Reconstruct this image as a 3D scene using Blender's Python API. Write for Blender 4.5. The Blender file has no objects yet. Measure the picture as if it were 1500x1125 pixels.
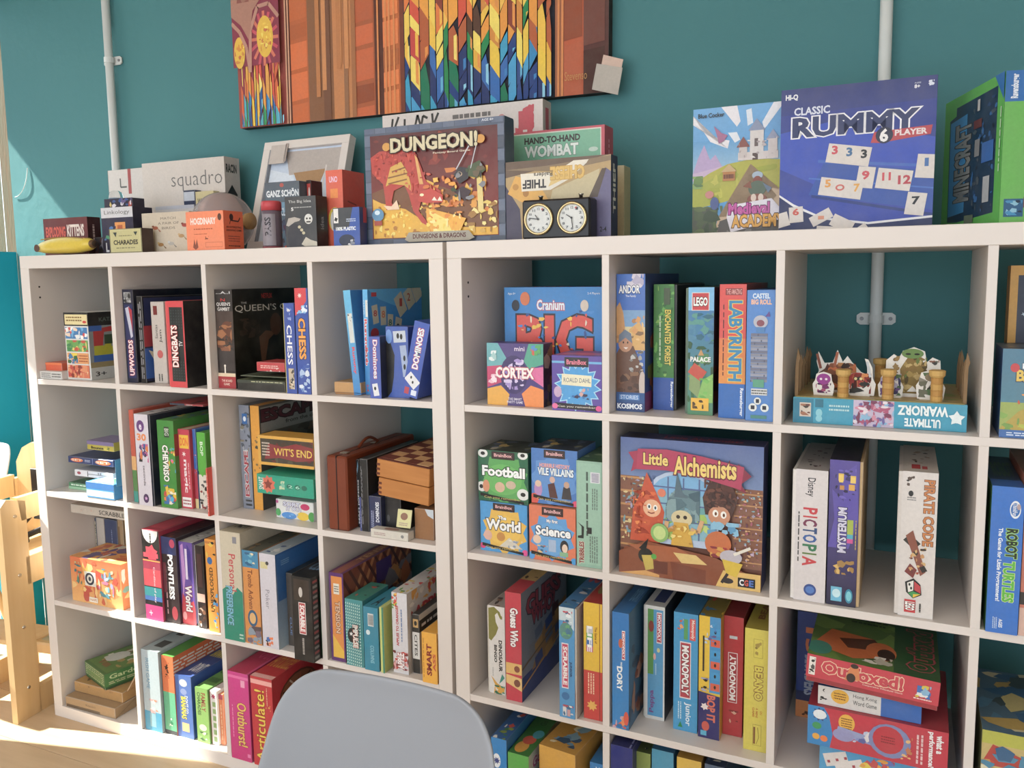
import bpy, bmesh, math, random
from mathutils import Vector, Matrix
C = bpy.context.scene.collection
sc = bpy.context.scene

# ---------------------------------------------------------------- camera, world, sun, exposure
CAMP = Vector((2.394091, -1.658547, 1.384023))
CM = ((0.912685, 0.408456, -0.01305), (0.032327, -0.103994, -0.994052), (-0.407384, 0.906835, -0.108117))
FOC, CX, CY = 1195.617, 758.074, 535.265
cam = bpy.data.cameras.new('camera'); camo = bpy.data.objects.new('camera', cam); C.objects.link(camo)
r_, d_, f_ = (Vector(v) for v in CM)
m3 = Matrix((r_, -d_, -f_)).transposed()
camo.matrix_world = Matrix.Translation(CAMP) @ m3.to_4x4()
cam.sensor_width = 36; cam.lens = 36*FOC/1500
cam.shift_x = -(CX-750)/1500; cam.shift_y = (CY-562.5)/1500
cam.clip_start = 0.02
sc.camera = camo
sc.view_settings.view_transform = 'Standard'; sc.view_settings.look = 'None'
sc.view_settings.gamma = 1; sc.view_settings.use_curve_mapping = False
sc.view_settings.exposure = -0.22

w = bpy.data.worlds.new('sky'); sc.world = w; w.use_nodes = True
bg = w.node_tree.nodes['Background']; bg.inputs[0].default_value = (0.80, 0.91, 1.0, 1); bg.inputs[1].default_value = 3.1
sl = bpy.data.lights.new('sun', 'SUN'); sl.energy = 25; sl.angle = math.radians(0.6); sl.color = (1.0, 0.95, 0.87)
so = bpy.data.objects.new('sun', sl); C.objects.link(so)
SUN = Vector((1, .24, -.955)); so.rotation_euler = SUN.to_track_quat('-Z', 'Y').to_euler(); so.location = (-2, -1, 3)
def area(name, loc, size, e, col, rot=(0, 0, 0)):
    l = bpy.data.lights.new(name, 'AREA'); l.shape = 'RECTANGLE'; l.size, l.size_y = size; l.energy = e; l.color = col
    o = bpy.data.objects.new(name, l); C.objects.link(o); o.location = loc; o.rotation_euler = rot
area('ceiling_fill', (1.6, -1.9, 2.66), (1.6, 1.0), 14, (1, .95, .9))  # unseen overhead fill, added to brighten the shelves
area('window_light', (-.55, -2.3, 1.6), (3.2, 1.9), 50, (1, .97, .94), (math.radians(90), 0, math.radians(-62)))
area('front_window_light', (2.6, -4.3, 1.7), (3.4, 1.6), 6, (1, .96, .93), (math.radians(84), 0, 0))

# ---------------------------------------------------------------- helpers
def hexc(h):
    h = h.lstrip('#')
    if len(h) == 3: h = ''.join(c*2 for c in h)
    o = []
    for i in (0, 2, 4):
        v = int(h[i:i+2], 16)/255
        o.append(v/12.92 if v <= .04045 else ((v+.055)/1.055)**2.4)
    return (*o, 1.0)

def mat(name, col=None, rough=.5, metal=0, bump=0, bscale=40, attr=False, var=0, vscale=6, trans=0, ior=1.45, coat=0, stretch=None, tint=None):
    m = bpy.data.materials.new(name); m.use_nodes = True; nt = m.node_tree; b = nt.nodes['Principled BSDF']
    b.inputs['Roughness'].default_value = rough; b.inputs['Metallic'].default_value = metal
    b.inputs['Transmission Weight'].default_value = trans; b.inputs['IOR'].default_value = ior
    b.inputs['Coat Weight'].default_value = coat
    tc = nt.nodes.new('ShaderNodeTexCoord'); mp = nt.nodes.new('ShaderNodeMapping'); nt.links.new(tc.outputs['Object'], mp.inputs[0])
    if stretch: mp.inputs['Scale'].default_value = stretch
    src = None
    if attr:
        a = nt.nodes.new('ShaderNodeAttribute'); a.attribute_name = 'Col'; src = a.outputs['Color']
        n2 = nt.nodes.new('ShaderNodeTexNoise'); n2.inputs['Scale'].default_value = 130; n2.inputs['Detail'].default_value = 6; n2.inputs['Roughness'].default_value = .7
        nt.links.new(tc.outputs['Object'], n2.inputs[0])
        r2 = nt.nodes.new('ShaderNodeMapRange'); r2.inputs['From Min'].default_value = .3; r2.inputs['From Max'].default_value = .7; r2.inputs['To Min'].default_value = .90; r2.inputs['To Max'].default_value = 1.02
        nt.links.new(n2.outputs[0], r2.inputs[0])
        hs = nt.nodes.new('ShaderNodeHueSaturation'); hs.inputs['Saturation'].default_value = .94; nt.links.new(r2.outputs[0], hs.inputs['Value']); nt.links.new(src, hs.inputs['Color']); src = hs.outputs[0]
    if var:
        n = nt.nodes.new('ShaderNodeTexNoise'); n.inputs['Scale'].default_value = vscale; n.inputs['Detail'].default_value = 5
        nt.links.new(mp.outputs[0], n.inputs[0])
        rp = nt.nodes.new('ShaderNodeMapRange'); rp.inputs['From Min'].default_value = .3; rp.inputs['From Max'].default_value = .7
        rp.inputs['To Min'].default_value = 0; rp.inputs['To Max'].default_value = var; nt.links.new(n.outputs[0], rp.inputs[0])
        mx = nt.nodes.new('ShaderNodeMix'); mx.data_type = 'RGBA'
        nt.links.new(rp.outputs[0], mx.inputs['Factor'])
        if src: nt.links.new(src, mx.inputs['A'])
        else: mx.inputs['A'].default_value = hexc(col)
        mx.inputs['B'].default_value = hexc(tint or '#8a8078')
        src = mx.outputs['Result']
    if src: nt.links.new(src, b.inputs['Base Color'])
    else: b.inputs['Base Color'].default_value = hexc(col)
    if bump:
        n = nt.nodes.new('ShaderNodeTexNoise'); n.inputs['Scale'].default_value = bscale; n.inputs['Detail'].default_value = 4
        nt.links.new(mp.outputs[0], n.inputs[0])
        bn = nt.nodes.new('ShaderNodeBump'); bn.inputs['Strength'].default_value = bump; bn.inputs['Distance'].default_value = .004
        nt.links.new(n.outputs[0], bn.inputs['Height']); nt.links.new(bn.outputs[0], b.inputs['Normal'])
    return m

M_CARD = mat('printed_card', rough=.38, attr=True, var=.10, vscale=22, tint='#9a948c')
M_MATTE = mat('matte_board', rough=.75, attr=True, var=.12, vscale=30, tint='#7c756c')
M_WHITE = mat('white_foil_shelf', '#dcd3cd', rough=.42, var=.07, vscale=3, tint='#c8b8ac')
M_WALL = mat('teal_wall_paint', '#4b8084', rough=.7, bump=.35, bscale=28, var=.16, vscale=1.6, tint='#2e5f66')
M_TEAL2 = mat('bright_teal_paint', '#1590a6', rough=.6, bump=.2, bscale=25, var=.1, vscale=3, tint='#0e7c90')
M_PIPE = mat('painted_pipe', '#d6d8d6', rough=.45, var=.15, vscale=9, tint='#9aa09f')
M_FLOOR = mat('pale_oak_laminate', '#d0b594', rough=.42, var=.45, vscale=3.2, stretch=(1.2, 14, 1), tint='#b89a78', bump=.05, bscale=20)
M_BIRCH = mat('birch_wood', '#dcbb8c', rough=.45, var=.4, vscale=4, stretch=(9, 9, 1.2), tint='#c9a06c')
M_OAK = mat('chess_wood', '#c0824a', rough=.5, var=.5, vscale=6, stretch=(1, 12, 12), tint='#a0622f')
M_DARKWOOD = mat('weathered_boards', '#54432c', rough=.8, var=.8, vscale=5, stretch=(10, 10, .8), tint='#414a3a', bump=.5, bscale=16)
M_GREY = mat('grey_plastic', '#8a8c92', rough=.36, var=.05, vscale=2)
M_BLACK = mat('black_plastic', '#15151a', rough=.35, var=.1, vscale=8, tint='#333')
M_CHROME = mat('chrome', '#cfc8ba', rough=.22, metal=1)
M_GLASS = mat('clear_glass', '#f2f4f4', rough=.03, trans=1, ior=1.1)
def window_glass():
    m = bpy.data.materials.new('window_glass'); m.use_nodes = True; nt = m.node_tree; nt.nodes.clear()
    o = nt.nodes.new('ShaderNodeOutputMaterial'); mx = nt.nodes.new('ShaderNodeMixShader'); t = nt.nodes.new('ShaderNodeBsdfTransparent'); g = nt.nodes.new('ShaderNodeBsdfGlossy'); f = nt.nodes.new('ShaderNodeFresnel')
    t.inputs[0].default_value = (.94, .97, .96, 1); g.inputs['Roughness'].default_value = .02; f.inputs[0].default_value = 1.3
    nt.links.new(f.outputs[0], mx.inputs[0]); nt.links.new(t.outputs[0], mx.inputs[1]); nt.links.new(g.outputs[0], mx.inputs[2]); nt.links.new(mx.outputs[0], o.inputs[0])
    return m
M_WINGLASS = window_glass()
M_LEATHER = mat('brown_leather', '#7b3a22', rough=.45, var=.3, vscale=12, tint='#5a2414', bump=.2, bscale=60)
M_GROUND = mat('outdoor_paving', '#b9b2a6', rough=.9, var=.3, vscale=2)
M_CEIL = mat('ceiling_paint', '#ece8e0', rough=.9, var=.04, vscale=2)
M_FARWALL = mat('plain_plaster', '#cfc6bb', rough=.9, var=.05, vscale=2)
M_BANANA = mat('yellow_vinyl', rough=.3, attr=True, bump=.3, bscale=30)
M_PANE = mat('mirror_pane', '#dfe6ee', rough=.12, attr=True)

def mesh_obj(name, verts, faces, m, parent=None, cols=None, smooth=False):
    me = bpy.data.meshes.new(name); me.from_pydata(verts, [], faces)
    if cols is not None:
        a = me.color_attributes.new('Col', 'FLOAT_COLOR', 'CORNER')
        buf = []
        for f, c in zip(faces, cols):
            if isinstance(c[0], (tuple, list)):
                for k in c: buf.extend(k)
            else: buf.extend(tuple(c)*len(f))
        a.data.foreach_set('color', buf)
    if smooth: me.polygons.foreach_set('use_smooth', [True]*len(me.polygons))
    me.materials.append(m); me.update()
    o = bpy.data.objects.new(name, me); C.objects.link(o)
    if parent: o.parent = parent
    return o

def cbox(x0, y0, z0, x1, y1, z1, b=.0012):
    """chamfered box -> verts, faces"""
    V = []; idx = {}
    for sx in (0, 1):
        for sy in (0, 1):
            for sz in (0, 1):
                X, Y, Z = (x0, x1)[sx], (y0, y1)[sy], (z0, z1)[sz]
                dx, dy, dz = b*(1-2*sx), b*(1-2*sy), b*(1-2*sz)
                for ax in range(3):
                    idx[(sx, sy, sz, ax)] = len(V)
                    V.append((X+(dx if ax != 0 else 0), Y+(dy if ax != 1 else 0), Z+(dz if ax != 2 else 0)))
    F = []
    for ax in range(3):
        o = [a for a in range(3) if a != ax]
        for s in (0, 1):
            q = []
            for a, c in ((0, 0), (1, 0), (1, 1), (0, 1)):
                k = [0, 0, 0]; k[ax] = s; k[o[0]] = a; k[o[1]] = c; q.append(idx[(*k, ax)])
            if (s == 0) == (ax != 1): q.reverse()
            F.append(q)
    for ax in range(3):  # edges along ax
        o = [a for a in range(3) if a != ax]
        for a in (0, 1):
            for c in (0, 1):
                q = []
                for s, fa in ((0, o[0]), (1, o[0]), (1, o[1]), (0, o[1])):
                    k = [0, 0, 0]; k[ax] = s; k[o[0]] = a; k[o[1]] = c; q.append(idx[(*k, fa)])
                F.append(q)
    for sx in (0, 1):
        for sy in (0, 1):
            for sz in (0, 1): F.append([idx[(sx, sy, sz, a)] for a in range(3)])
    ctr = Vector(((x0+x1)/2, (y0+y1)/2, (z0+z1)/2))
    out = []
    for q in F:
        v = [Vector(V[i]) for i in q]; n = (v[1]-v[0]).cross(v[2]-v[0]); mid = sum(v, Vector())/len(v)
        out.append(q if n.dot(mid-ctr) >= 0 else q[::-1])
    return V, out

class MB:
    def __init__(s): s.v = []; s.f = []; s.c = []
    def add(s, V, F, col=None, M=None):
        n = len(s.v); s.v += [tuple(M @ Vector(p)) for p in V] if M else [tuple(p) for p in V]
        s.f += [[i+n for i in f] for f in F]; s.c += [hexc(col) if isinstance(col, str) else (col or (1, 1, 1, 1))]*len(F); return s
    def box(s, x0, y0, z0, x1, y1, z1, b=.0012, col=None, M=None):
        V, F = cbox(x0, y0, z0, x1, y1, z1, b); s.add(V, F, col, M)
        if col is not None and b >= .001:   # rubbed pale edges of printed card
            c = hexc(col) if isinstance(col, str) else col; e = tuple(.72*c[i]+.28*.55 for i in range(3))+(1,)
            for k in range(len(s.c)-len(F)+6, len(s.c)): s.c[k] = e
        return s
    def lathe(s, prof, n=24, col=None, M=None, cap=True):
        V = []; F = []
        for r, z in prof:
            for i in range(n):
                a = 2*math.pi*i/n; V.append((r*math.cos(a), r*math.sin(a), z))
        for j in range(len(prof)-1):
            for i in range(n): F.append([j*n+i, j*n+(i+1) % n, (j+1)*n+(i+1) % n, (j+1)*n+i])
        if cap:
            F.append(list(range(n))[::-1]); F.append([(len(prof)-1)*n+i for i in range(n)])
        return s.add(V, F, col, M)
    def tube(s, pts, r, n=10, col=None, M=None):
        V = []; F = []; pts = [Vector(p) for p in pts]
        for k, p in enumerate(pts):
            t = (pts[min(k+1, len(pts)-1)]-pts[max(k-1, 0)]).normalized()
            u = t.cross(Vector((0.13, .2, 1))).normalized(); v = t.cross(u)
            rr = r[k] if isinstance(r, (list, tuple)) else r
            for i in range(n):
                a = 2*math.pi*i/n; V.append(p+u*rr*math.cos(a)+v*rr*math.sin(a))
        for k in range(len(pts)-1):
            for i in range(n): F.append([k*n+i, k*n+(i+1) % n, (k+1)*n+(i+1) % n, (k+1)*n+i])
        F.append(list(range(n))[::-1]); F.append([(len(pts)-1)*n+i for i in range(n)])
        return s.add(V, F, col, M)
    def prism(s, poly, y0, y1, col=None, M=None):
        """poly in XZ extruded along Y"""
        n = len(poly); V = [(x, y0, z) for x, z in poly]+[(x, y1, z) for x, z in poly]
        F = [list(range(n)), list(range(n, 2*n))[::-1]]+[[i, n+i, n+(i+1) % n, (i+1) % n] for i in range(n)]
        return s.add(V, F, col, M)
    def build(s, name, m, parent=None, smooth=False):
        return mesh_obj(name, s.v, s.f, m, parent, s.c, smooth)

def tag(o, label, cat, group=None, kind=None):
    if label: o['label'] = label
    if cat: o['category'] = cat
    if group: o['group'] = group
    if kind: o['kind'] = kind
    return o
def empty(name, loc, rot=(0, 0, 0), label=None, cat=None, group=None):
    o = bpy.data.objects.new(name, None); C.objects.link(o); o.location = loc; o.rotation_euler = rot; o.empty_display_size = .05
    return tag(o, label, cat, group)

# ---------------------------------------------------------------- printed art (flat print geometry)
_fc = bpy.data.curves.new('lettering', 'FONT'); _fc.resolution_u = 2; _fo = bpy.data.objects.new('lettering', _fc)
_tc = {}
def glyphs(s, off):
    k = (s, off)
    if k in _tc: return _tc[k]
    _fc.body = s; _fc.offset = off; _fc.align_x = 'LEFT'
    me = _fo.to_mesh(); V = [(v.co.x, v.co.y) for v in me.vertices]; F = [list(p.vertices) for p in me.polygons]
    _fo.to_mesh_clear()
    _tc[k] = (V, F); return _tc[k]
def text_mesh(s, bold, ow):
    bold = min(bold, .04); ow = min(ow, .055)
    V0, F0 = glyphs(s, bold)
    if not V0: return None
    xs = [v[0] for v in V0]; ys = [v[1] for v in V0]
    x0, x1, y0, y1 = min(xs), max(xs), min(ys), max(ys)
    nrm = lambda V: [((x-x0)/(x1-x0+1e-9), (y-y0)/(y1-y0+1e-9)) for x, y in V]
    out = [(nrm(V0), F0)]
    if ow:
        V1, F1 = glyphs(s, bold+ow); out.insert(0, (nrm(V1), F1))
    return out
def clip(poly):
    for ax, lim, sg in ((0, 0, 1), (0, 1, -1), (1, 0, 1), (1, 1, -1)):
        out = []
        for i in range(len(poly)):
            a, b = poly[i-1], poly[i]; da = sg*(a[ax]-lim); db = sg*(b[ax]-lim)
            if (da >= 0) != (db >= 0):
                t = da/(da-db); out.append((a[0]+t*(b[0]-a[0]), a[1]+t*(b[1]-a[1])))
            if db >= 0: out.append(b)
        poly = out
        if not poly: return []
    return poly
class Art:
    def __init__(s, W, H, P, step=.00004):
        s.W, s.H, s.P, s.n, s.step = W, H, P, 1, step; s.v = []; s.f = []; s.c = []
    def poly(s, pts, col, cols=None, layer=None):
        if any(p[0] < 0 or p[0] > 1 or p[1] < 0 or p[1] > 1 for p in pts): pts = clip(pts); cols = None
        if len(pts) < 3: return
        n = len(s.v); e = .0002+s.step*(layer or s.n)
        s.v += [s.P(u, v, e) for u, v in pts]; s.f.append(list(range(n, n+len(pts))))
        s.c.append(cols if cols else hexc(col) if isinstance(col, str) else col)
    def run(s, ops):
        for o in ops:
            s.n += 1; k = o[0]
            if k == 'r':
                x0, y0, x1, y1, c = o[1:6]; q = [(x0, y0), (x1, y0), (x1, y1), (x0, y1)]
                if len(o) > 6: s.poly(q, c, [hexc(c), hexc(c), hexc(o[6]), hexc(o[6])])
                else: s.poly(q, c)
            elif k == 'rr':   # rounded / skewed rectangle: centre, half sizes, angle
                cx, cy, a, b, ang, c = o[1:7]; t = math.radians(ang); q = []
                for dx, dy in ((-a, -b), (a, -b), (a, b), (-a, b)):
                    X, Y = dx*s.W, dy*s.H; q.append((cx+(X*math.cos(t)-Y*math.sin(t))/s.W, cy+(X*math.sin(t)+Y*math.cos(t))/s.H))
                s.poly(q, c)
            elif k == 'e':
                cx, cy, rx, ry, c = o[1:6]; s.poly([(cx+rx*math.cos(2*math.pi*i/18), cy+ry*math.sin(2*math.pi*i/18)) for i in range(18)], c)
            elif k == 'p': s.poly(o[1], o[2])
            elif k == 's':
                cx, cy, ro, ri, n, c = o[1:7]; R = min(s.W, s.H); q = []
                for i in range(2*n):
                    r = (ro if i % 2 == 0 else ri)*R; a = math.pi*i/n+.3; q.append((cx+r*math.cos(a)/s.W, cy+r*math.sin(a)/s.H))
                s.poly(q, c)
            elif k == 'ln':
                pts, wd, c = o[1:4]; wd *= min(s.W, s.H)/2
                for a, b in zip(pts, pts[1:]):
                    ax, ay, bx, by = a[0]*s.W, a[1]*s.H, b[0]*s.W, b[1]*s.H; l = math.hypot(bx-ax, by-ay) or 1
                    nx, ny = -(by-ay)/l*wd, (bx-ax)/l*wd
                    s.poly([((ax+nx)/s.W, (ay+ny)/s.H), ((bx+nx)/s.W, (by+ny)/s.H), ((bx-nx)/s.W, (by-ny)/s.H), ((ax-nx)/s.W, (ay-ny)/s.H)], c)
            elif k == 'l':    # small print: broken text lines
                x0, y0, x1, y1, n, c = o[1:7]; rot = o[7] if len(o) > 7 else 0; rnd = random.Random(int(x0*1e4+y0*1e3+n))
                for i in range(n):
                    a = (i+.25)/n; b = (i+.72)/n; t = 0
                    while t < .97:
                        L = rnd.uniform(.05, .16); t2 = min(t+L, 1)
                        if rot: q = [(x0+(x1-x0)*a, y0+(y1-y0)*t), (x0+(x1-x0)*b, y0+(y1-y0)*t), (x0+(x1-x0)*b, y0+(y1-y0)*t2), (x0+(x1-x0)*a, y0+(y1-y0)*t2)]
                        else: q = [(x0+(x1-x0)*t, y0+(y1-y0)*a), (x0+(x1-x0)*t2, y0+(y1-y0)*a), (x0+(x1-x0)*t2, y0+(y1-y0)*b), (x0+(x1-x0)*t, y0+(y1-y0)*b)]
                        s.poly(q, c); t = t2+rnd.uniform(.015, .04)
            elif k == 'b':    # busy illustration: irregular blobs of a palette
                x0, y0, x1, y1, pal, n, seed = o[1:8]; sz = o[8] if len(o) > 8 else .13; rnd = random.Random(seed); pal = pal.split()
                for i in range(n):
                    s.n += .5; cx, cy = rnd.uniform(x0, x1), rnd.uniform(y0, y1); R = rnd.uniform(.35, 1)*sz*min(s.W*(x1-x0), s.H*(y1-y0)); q = []
                    asp = rnd.uniform(.5, 1.6); m_ = rnd.randint(5, 9); ph = rnd.uniform(0, 6.28)
                    for j in range(m_):
                        a = ph+2*math.pi*j/m_; r = R*rnd.uniform(.55, 1.25)
                        q.append((min(max(cx+r*asp*math.cos(a)/s.W, x0), x1), min(max(cy+r/asp*math.sin(a)/s.H, y0), y1)))
                    s.poly(q, rnd.choice(pal))
            elif k == 't':
                st, x0, y0, x1, y1, c = o[1:7]; rot = o[7] if len(o) > 7 else 0; bold = o[8] if len(o) > 8 else .015
                oc = o[9] if len(o) > 9 else None; ow = o[10] if len(o) > 10 else .035
                tm = text_mesh(st, bold, ow if oc else 0)
                if not tm: continue
                for li, (V, F) in enumerate(tm):
                    cc = oc if (oc and li == 0) else c
                    if li: s.n += 1
                    for f in F:
                        q = []
                        for i in f:
                            a, b = V[i]
                            if rot == 0: p = (a, b)
                            elif rot == 180: p = (1-a, 1-b)
                            elif rot == -90: p = (b, 1-a)
                            elif rot == 90: p = (1-b, a)
                            q.append((x0+(x1-x0)*p[0], y0+(y1-y0)*p[1]))
                        s.poly(q, cc)
    def build(s, name, parent, m=None):
        if not s.f: return None
        return mesh_obj(name, s.v, s.f, m or M_CARD, parent, s.c)
def face_map(fc, x0, y0, z0, w, d, h):
    if fc == 'F': return w, h, lambda u, v, e: (x0+u*w, y0-e, z0+v*h)
    if fc == 'K': return w, h, lambda u, v, e: (x0+(1-u)*w, y0+d+e, z0+v*h)
    if fc == 'R': return d, h, lambda u, v, e: (x0+w+e, y0+u*d, z0+v*h)
    if fc == 'L': return d, h, lambda u, v, e: (x0-e, y0+(1-u)*d, z0+v*h)
    if fc == 'T': return w, d, lambda u, v, e: (x0+u*w, y0+v*d, z0+h+e)
PN = {'F': 'front_print', 'R': 'side_print', 'L': 'side_print', 'T': 'top_print', 'K': 'back_print'}
def art(fc, dims, ops, parent):
    W, H, P = face_map(fc, *dims); a = Art(W, H, P); a.run(ops); return a.build(PN[fc], parent)

# ---------------------------------------------------------------- shelf geometry (metres)
T_, D_, C_, H_ = .038, .016, .335, 1.465
cl = lambda i: T_+i*(C_+D_)
zt = lambda i: H_-(T_+i*(C_+D_))
floorz = lambda r: T_ if r == 3 else (H_ if r == -1 else zt(r+1)+D_)
UNITS = [Matrix.Identity(4), Matrix.Translation((1.465+.01521, -.01111, 0)) @ Matrix.Rotation(-.02106, 4, 'Z')]
def to_px(unit, p):
    q = UNITS[unit] @ Vector(p)-CAMP; z = f_.dot(q); return CX+FOC*r_.dot(q)/z, CY+FOC*d_.dot(q)/z
def sight(unit, u, v, ax, val):
    """photo point -> the point of a real plane (axis = value) in a unit's own frame; used once to measure where things stand"""
    ray = r_*((u-CX)/FOC)+d_*((v-CY)/FOC)+f_
    inv = UNITS[unit].inverted(); o = inv @ CAMP; d = inv.to_3x3() @ ray
    return o+d*((val-o[ax])/d[ax])
def solve_x(unit, u, y, z, x):
    for _ in range(4):
        a = to_px(unit, (x, y, z))[0]; b = to_px(unit, (x+.01, y, z))[0]; x += (u-a)/(b-a)*.01
    return x
def solve_z(unit, v, x, y, z):
    for _ in range(4):
        a = to_px(unit, (x, y, z))[1]; b = to_px(unit, (x, y, z+.01))[1]; z += (v-a)/(b-a)*.01
    return z
placed = []
ROWN = {-1: 'on top of the', 0: 'on the top shelf of the', 1: 'on the second shelf of the', 2: 'on the third shelf of the', 3: 'on the bottom shelf of the'}
def G(unit, cr, bl, br, tv, d, label, col='#333333', F=None, R=None, T=None, L=None, split=None, tray='#ddd6cc', y=None, z=None,
      yaw=0, lean=0, name='game_box', cat='board game', mtl=None, bev=.0012, pitch=0, xmax=None):
    c, r = cr; z0 = floorz(r) if z is None else z; z0 += .0004
    if y is None: p = sight(unit, bl[0], bl[1], 2, z0); y0 = max(p.y, -.004)
    else: y0 = y
    x0 = solve_x(unit, bl[0], y0, z0, .5); x1 = solve_x(unit, br, y0, z0, x0+.05)
    h = solve_z(unit, tv, x0, y0, z0+.2)-z0
    if r >= 0:
        if not lean and not yaw: x0 = max(x0, cl(c)+.0015); x1 = min(x1, cl(c+1)-D_-.0015)
        h = min(h, C_-.002-(z0-floorz(r)))
        d = min(d, .388-y0)
    if not lean and not yaw:
        for q in placed:
            if q[0] != unit: continue
            if y0 < q[4] and y0+d > q[3] and z0 < q[6]-.001 and z0+h > q[5]+.001:
                if x0 < q[2] and x1 > q[2] and q[2]-x0 < .035: x0 = q[2]+.0006
                elif x1 > q[1] and x0 < q[1] and x1-q[1] < .035: x1 = q[1]-.0006
    if xmax: x1 = min(x1, xmax)
    w = x1-x0
    if not lean and not yaw: placed.append((unit, x0, x1, y0, y0+d, z0, z0+h))
    Mw = UNITS[unit] @ Matrix.Translation((x0, y0, z0)) @ Matrix.Rotation(math.radians(yaw), 4, 'Z') @ Matrix.Rotation(math.radians(lean), 4, 'Y') @ Matrix.Rotation(math.radians(pitch), 4, 'X')
    root = empty(name, (0, 0, 0), (0, 0, 0), label, cat, 'games '+ROWN[r]+(' right' if unit else ' left')+' shelving unit')
    root.matrix_world = Mw
    cc = hexc(col); dims = (0, 0, 0, w, d, h)
    if split:
        g = .0012; tr = MB(); ld = MB()
        if split == 'L':   # tray lip shows at the left
            k = max(.004, w*.1); ld.box(k, 0, 0, w, d, h, bev, cc); tr.box(0, g, g, w*.6, d-g, h-g, bev, tray); dims = (k, 0, 0, w-k, d, h)
        elif split == 'R':
            k = max(.004, w*.1); ld.box(0, 0, 0, w-k, d, h, bev, cc); tr.box(w*.4, g, g, w, d-g, h-g, bev, tray); dims = (0, 0, 0, w-k, d, h)
        elif split == 'D':  # lid lowers over a tray, lip at the bottom
            k = min(.006, h*.15); ld.box(0, 0, k, w, d, h, bev, cc); tr.box(g, g, 0, w-g, d-g, h*.6, bev, tray); dims = (0, 0, k, w, d, h-k)
        elif split == 'B':  # cover faces front, tray behind
            k = max(.006, d*.12); ld.box(0, 0, 0, w, d-k, h, bev, cc); tr.box(g, d*.4, g, w-g, d, h-g, bev, tray); dims = (0, 0, 0, w, d-k, h)
        lid = ld.build('lid', mtl or M_CARD, root); tr.build('tray', mtl or M_CARD, root)
    else:
        lid = MB().box(0, 0, 0, w, d, h, bev, cc).build('box_body', mtl or M_CARD, root)
    for fc, ops in (('F', F), ('R', R), ('T', T), ('L', L)):
        if ops: art(fc, dims, ops, lid)
    return root, (w, d, h), (x0, y0, z0)
# ---------------------------------------------------------------- room shell
def struct(name, mb, m, parent=None):
    o = mb.build(name, m, parent)
    if parent is None: o['kind'] = 'structure'
    return o
WX = -.647; WY = .44
struct('wall_back', MB().box(WX, WY, 0, 4.4, WY+.12, 2.75, 0), M_WALL)
struct('ceiling', MB().box(-2.0+1.2, -4.6, 2.75, 4.52, WY+.12, 2.85, 0), M_CEIL)
struct('wall_right', MB().box(4.4, -4.6, 0, 4.52, WY, 2.75, 0), M_FARWALL)
fl = struct('floor', MB().box(WX-.12, -4.6, -.06, 4.52, WY+.12, -.008, 0), mat('floor_underlay', '#7d6a55', rough=.9, var=.2))
rnd = random.Random(4)
pm = None
for j in range(22):
    yj = WY-.01-.192*(j+1)
    off = rnd.uniform(0, 1.2)
    x = WX-.1
    k = 0
    while x < 4.3:
        x1 = min(x+(off if k == 0 and off > .25 else 1.25), 4.38)
        MB().box(x+.0008, yj+.0008, -.008, x1-.0008, yj+.1912, 0, .0008).build('plank', M_FLOOR, fl)
        x = x1; k += 1
# left wall: solid towards the room, tall opening beside the shelves, low teal panel in the corner
wl = MB(); wl.box(WX-.12, -4.6, 0, WX, -.37, 2.75, 0); wl.box(WX-.12, -.37, 2.45, WX, WY, 2.75, 0)
struct('wall_left', wl, M_FARWALL)
struct('trim_1', MB().box(WX-.12, .30, 0, WX, WY, 1.503, .002), M_TEAL2)
wf = MB(); wf.box(WX-.08, -.37, 0, WX-.03, -.33, 2.45, .002); wf.box(WX-.08, -.33, 2.40, WX-.03, WY, 2.45, .002)
win = struct('window_1', wf, M_PIPE)
MB().box(WX-.058, -.33, 0.0, WX-.054, .298, 2.40, 0).build('pane', M_WINGLASS, win)
MB().box(WX-.058, .302, 1.505, WX-.054, WY, 2.40, 0).build('pane', M_WINGLASS, win)
# outdoors: paving, weathered fence boards, awning that cuts the sun
struct('trim_2', MB().box(-6, -6, -.1, WX-.12, 4, -.02, 0), M_GROUND)['label'] = 'pale paving outside the window'
fe = empty('board_fence', (-1.15, .80, 0), (0, 0, 0), 'weathered brown wooden boarding outside the window in the far left corner', 'fence')
for i in range(9):
    MB().box(-.62+i*.122, (i % 2)*.012, 0, -.62+i*.122+.116, .022+(i % 2)*.012, 2.7, .003).build('board', M_DARKWOOD, fe)
aw = MB(); k_ = .27
za = lambda Y: 2.673+k_*Y
n0 = [(-1.5, -1.3), (-.77, -1.3), (-.77, .9), (-1.5, .9)]
V = [(x, y, za(y)) for x, y in n0]+[(x, y, za(y)+.03) for x, y in n0]
aw.add(V, [[3, 2, 1, 0], [4, 5, 6, 7], [0, 1, 5, 4], [1, 2, 6, 5], [2, 3, 7, 6], [3, 0, 4, 7]])
tag(aw.build('awning', M_CEIL), 'white sloping awning above the window outside', 'awning')

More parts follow.
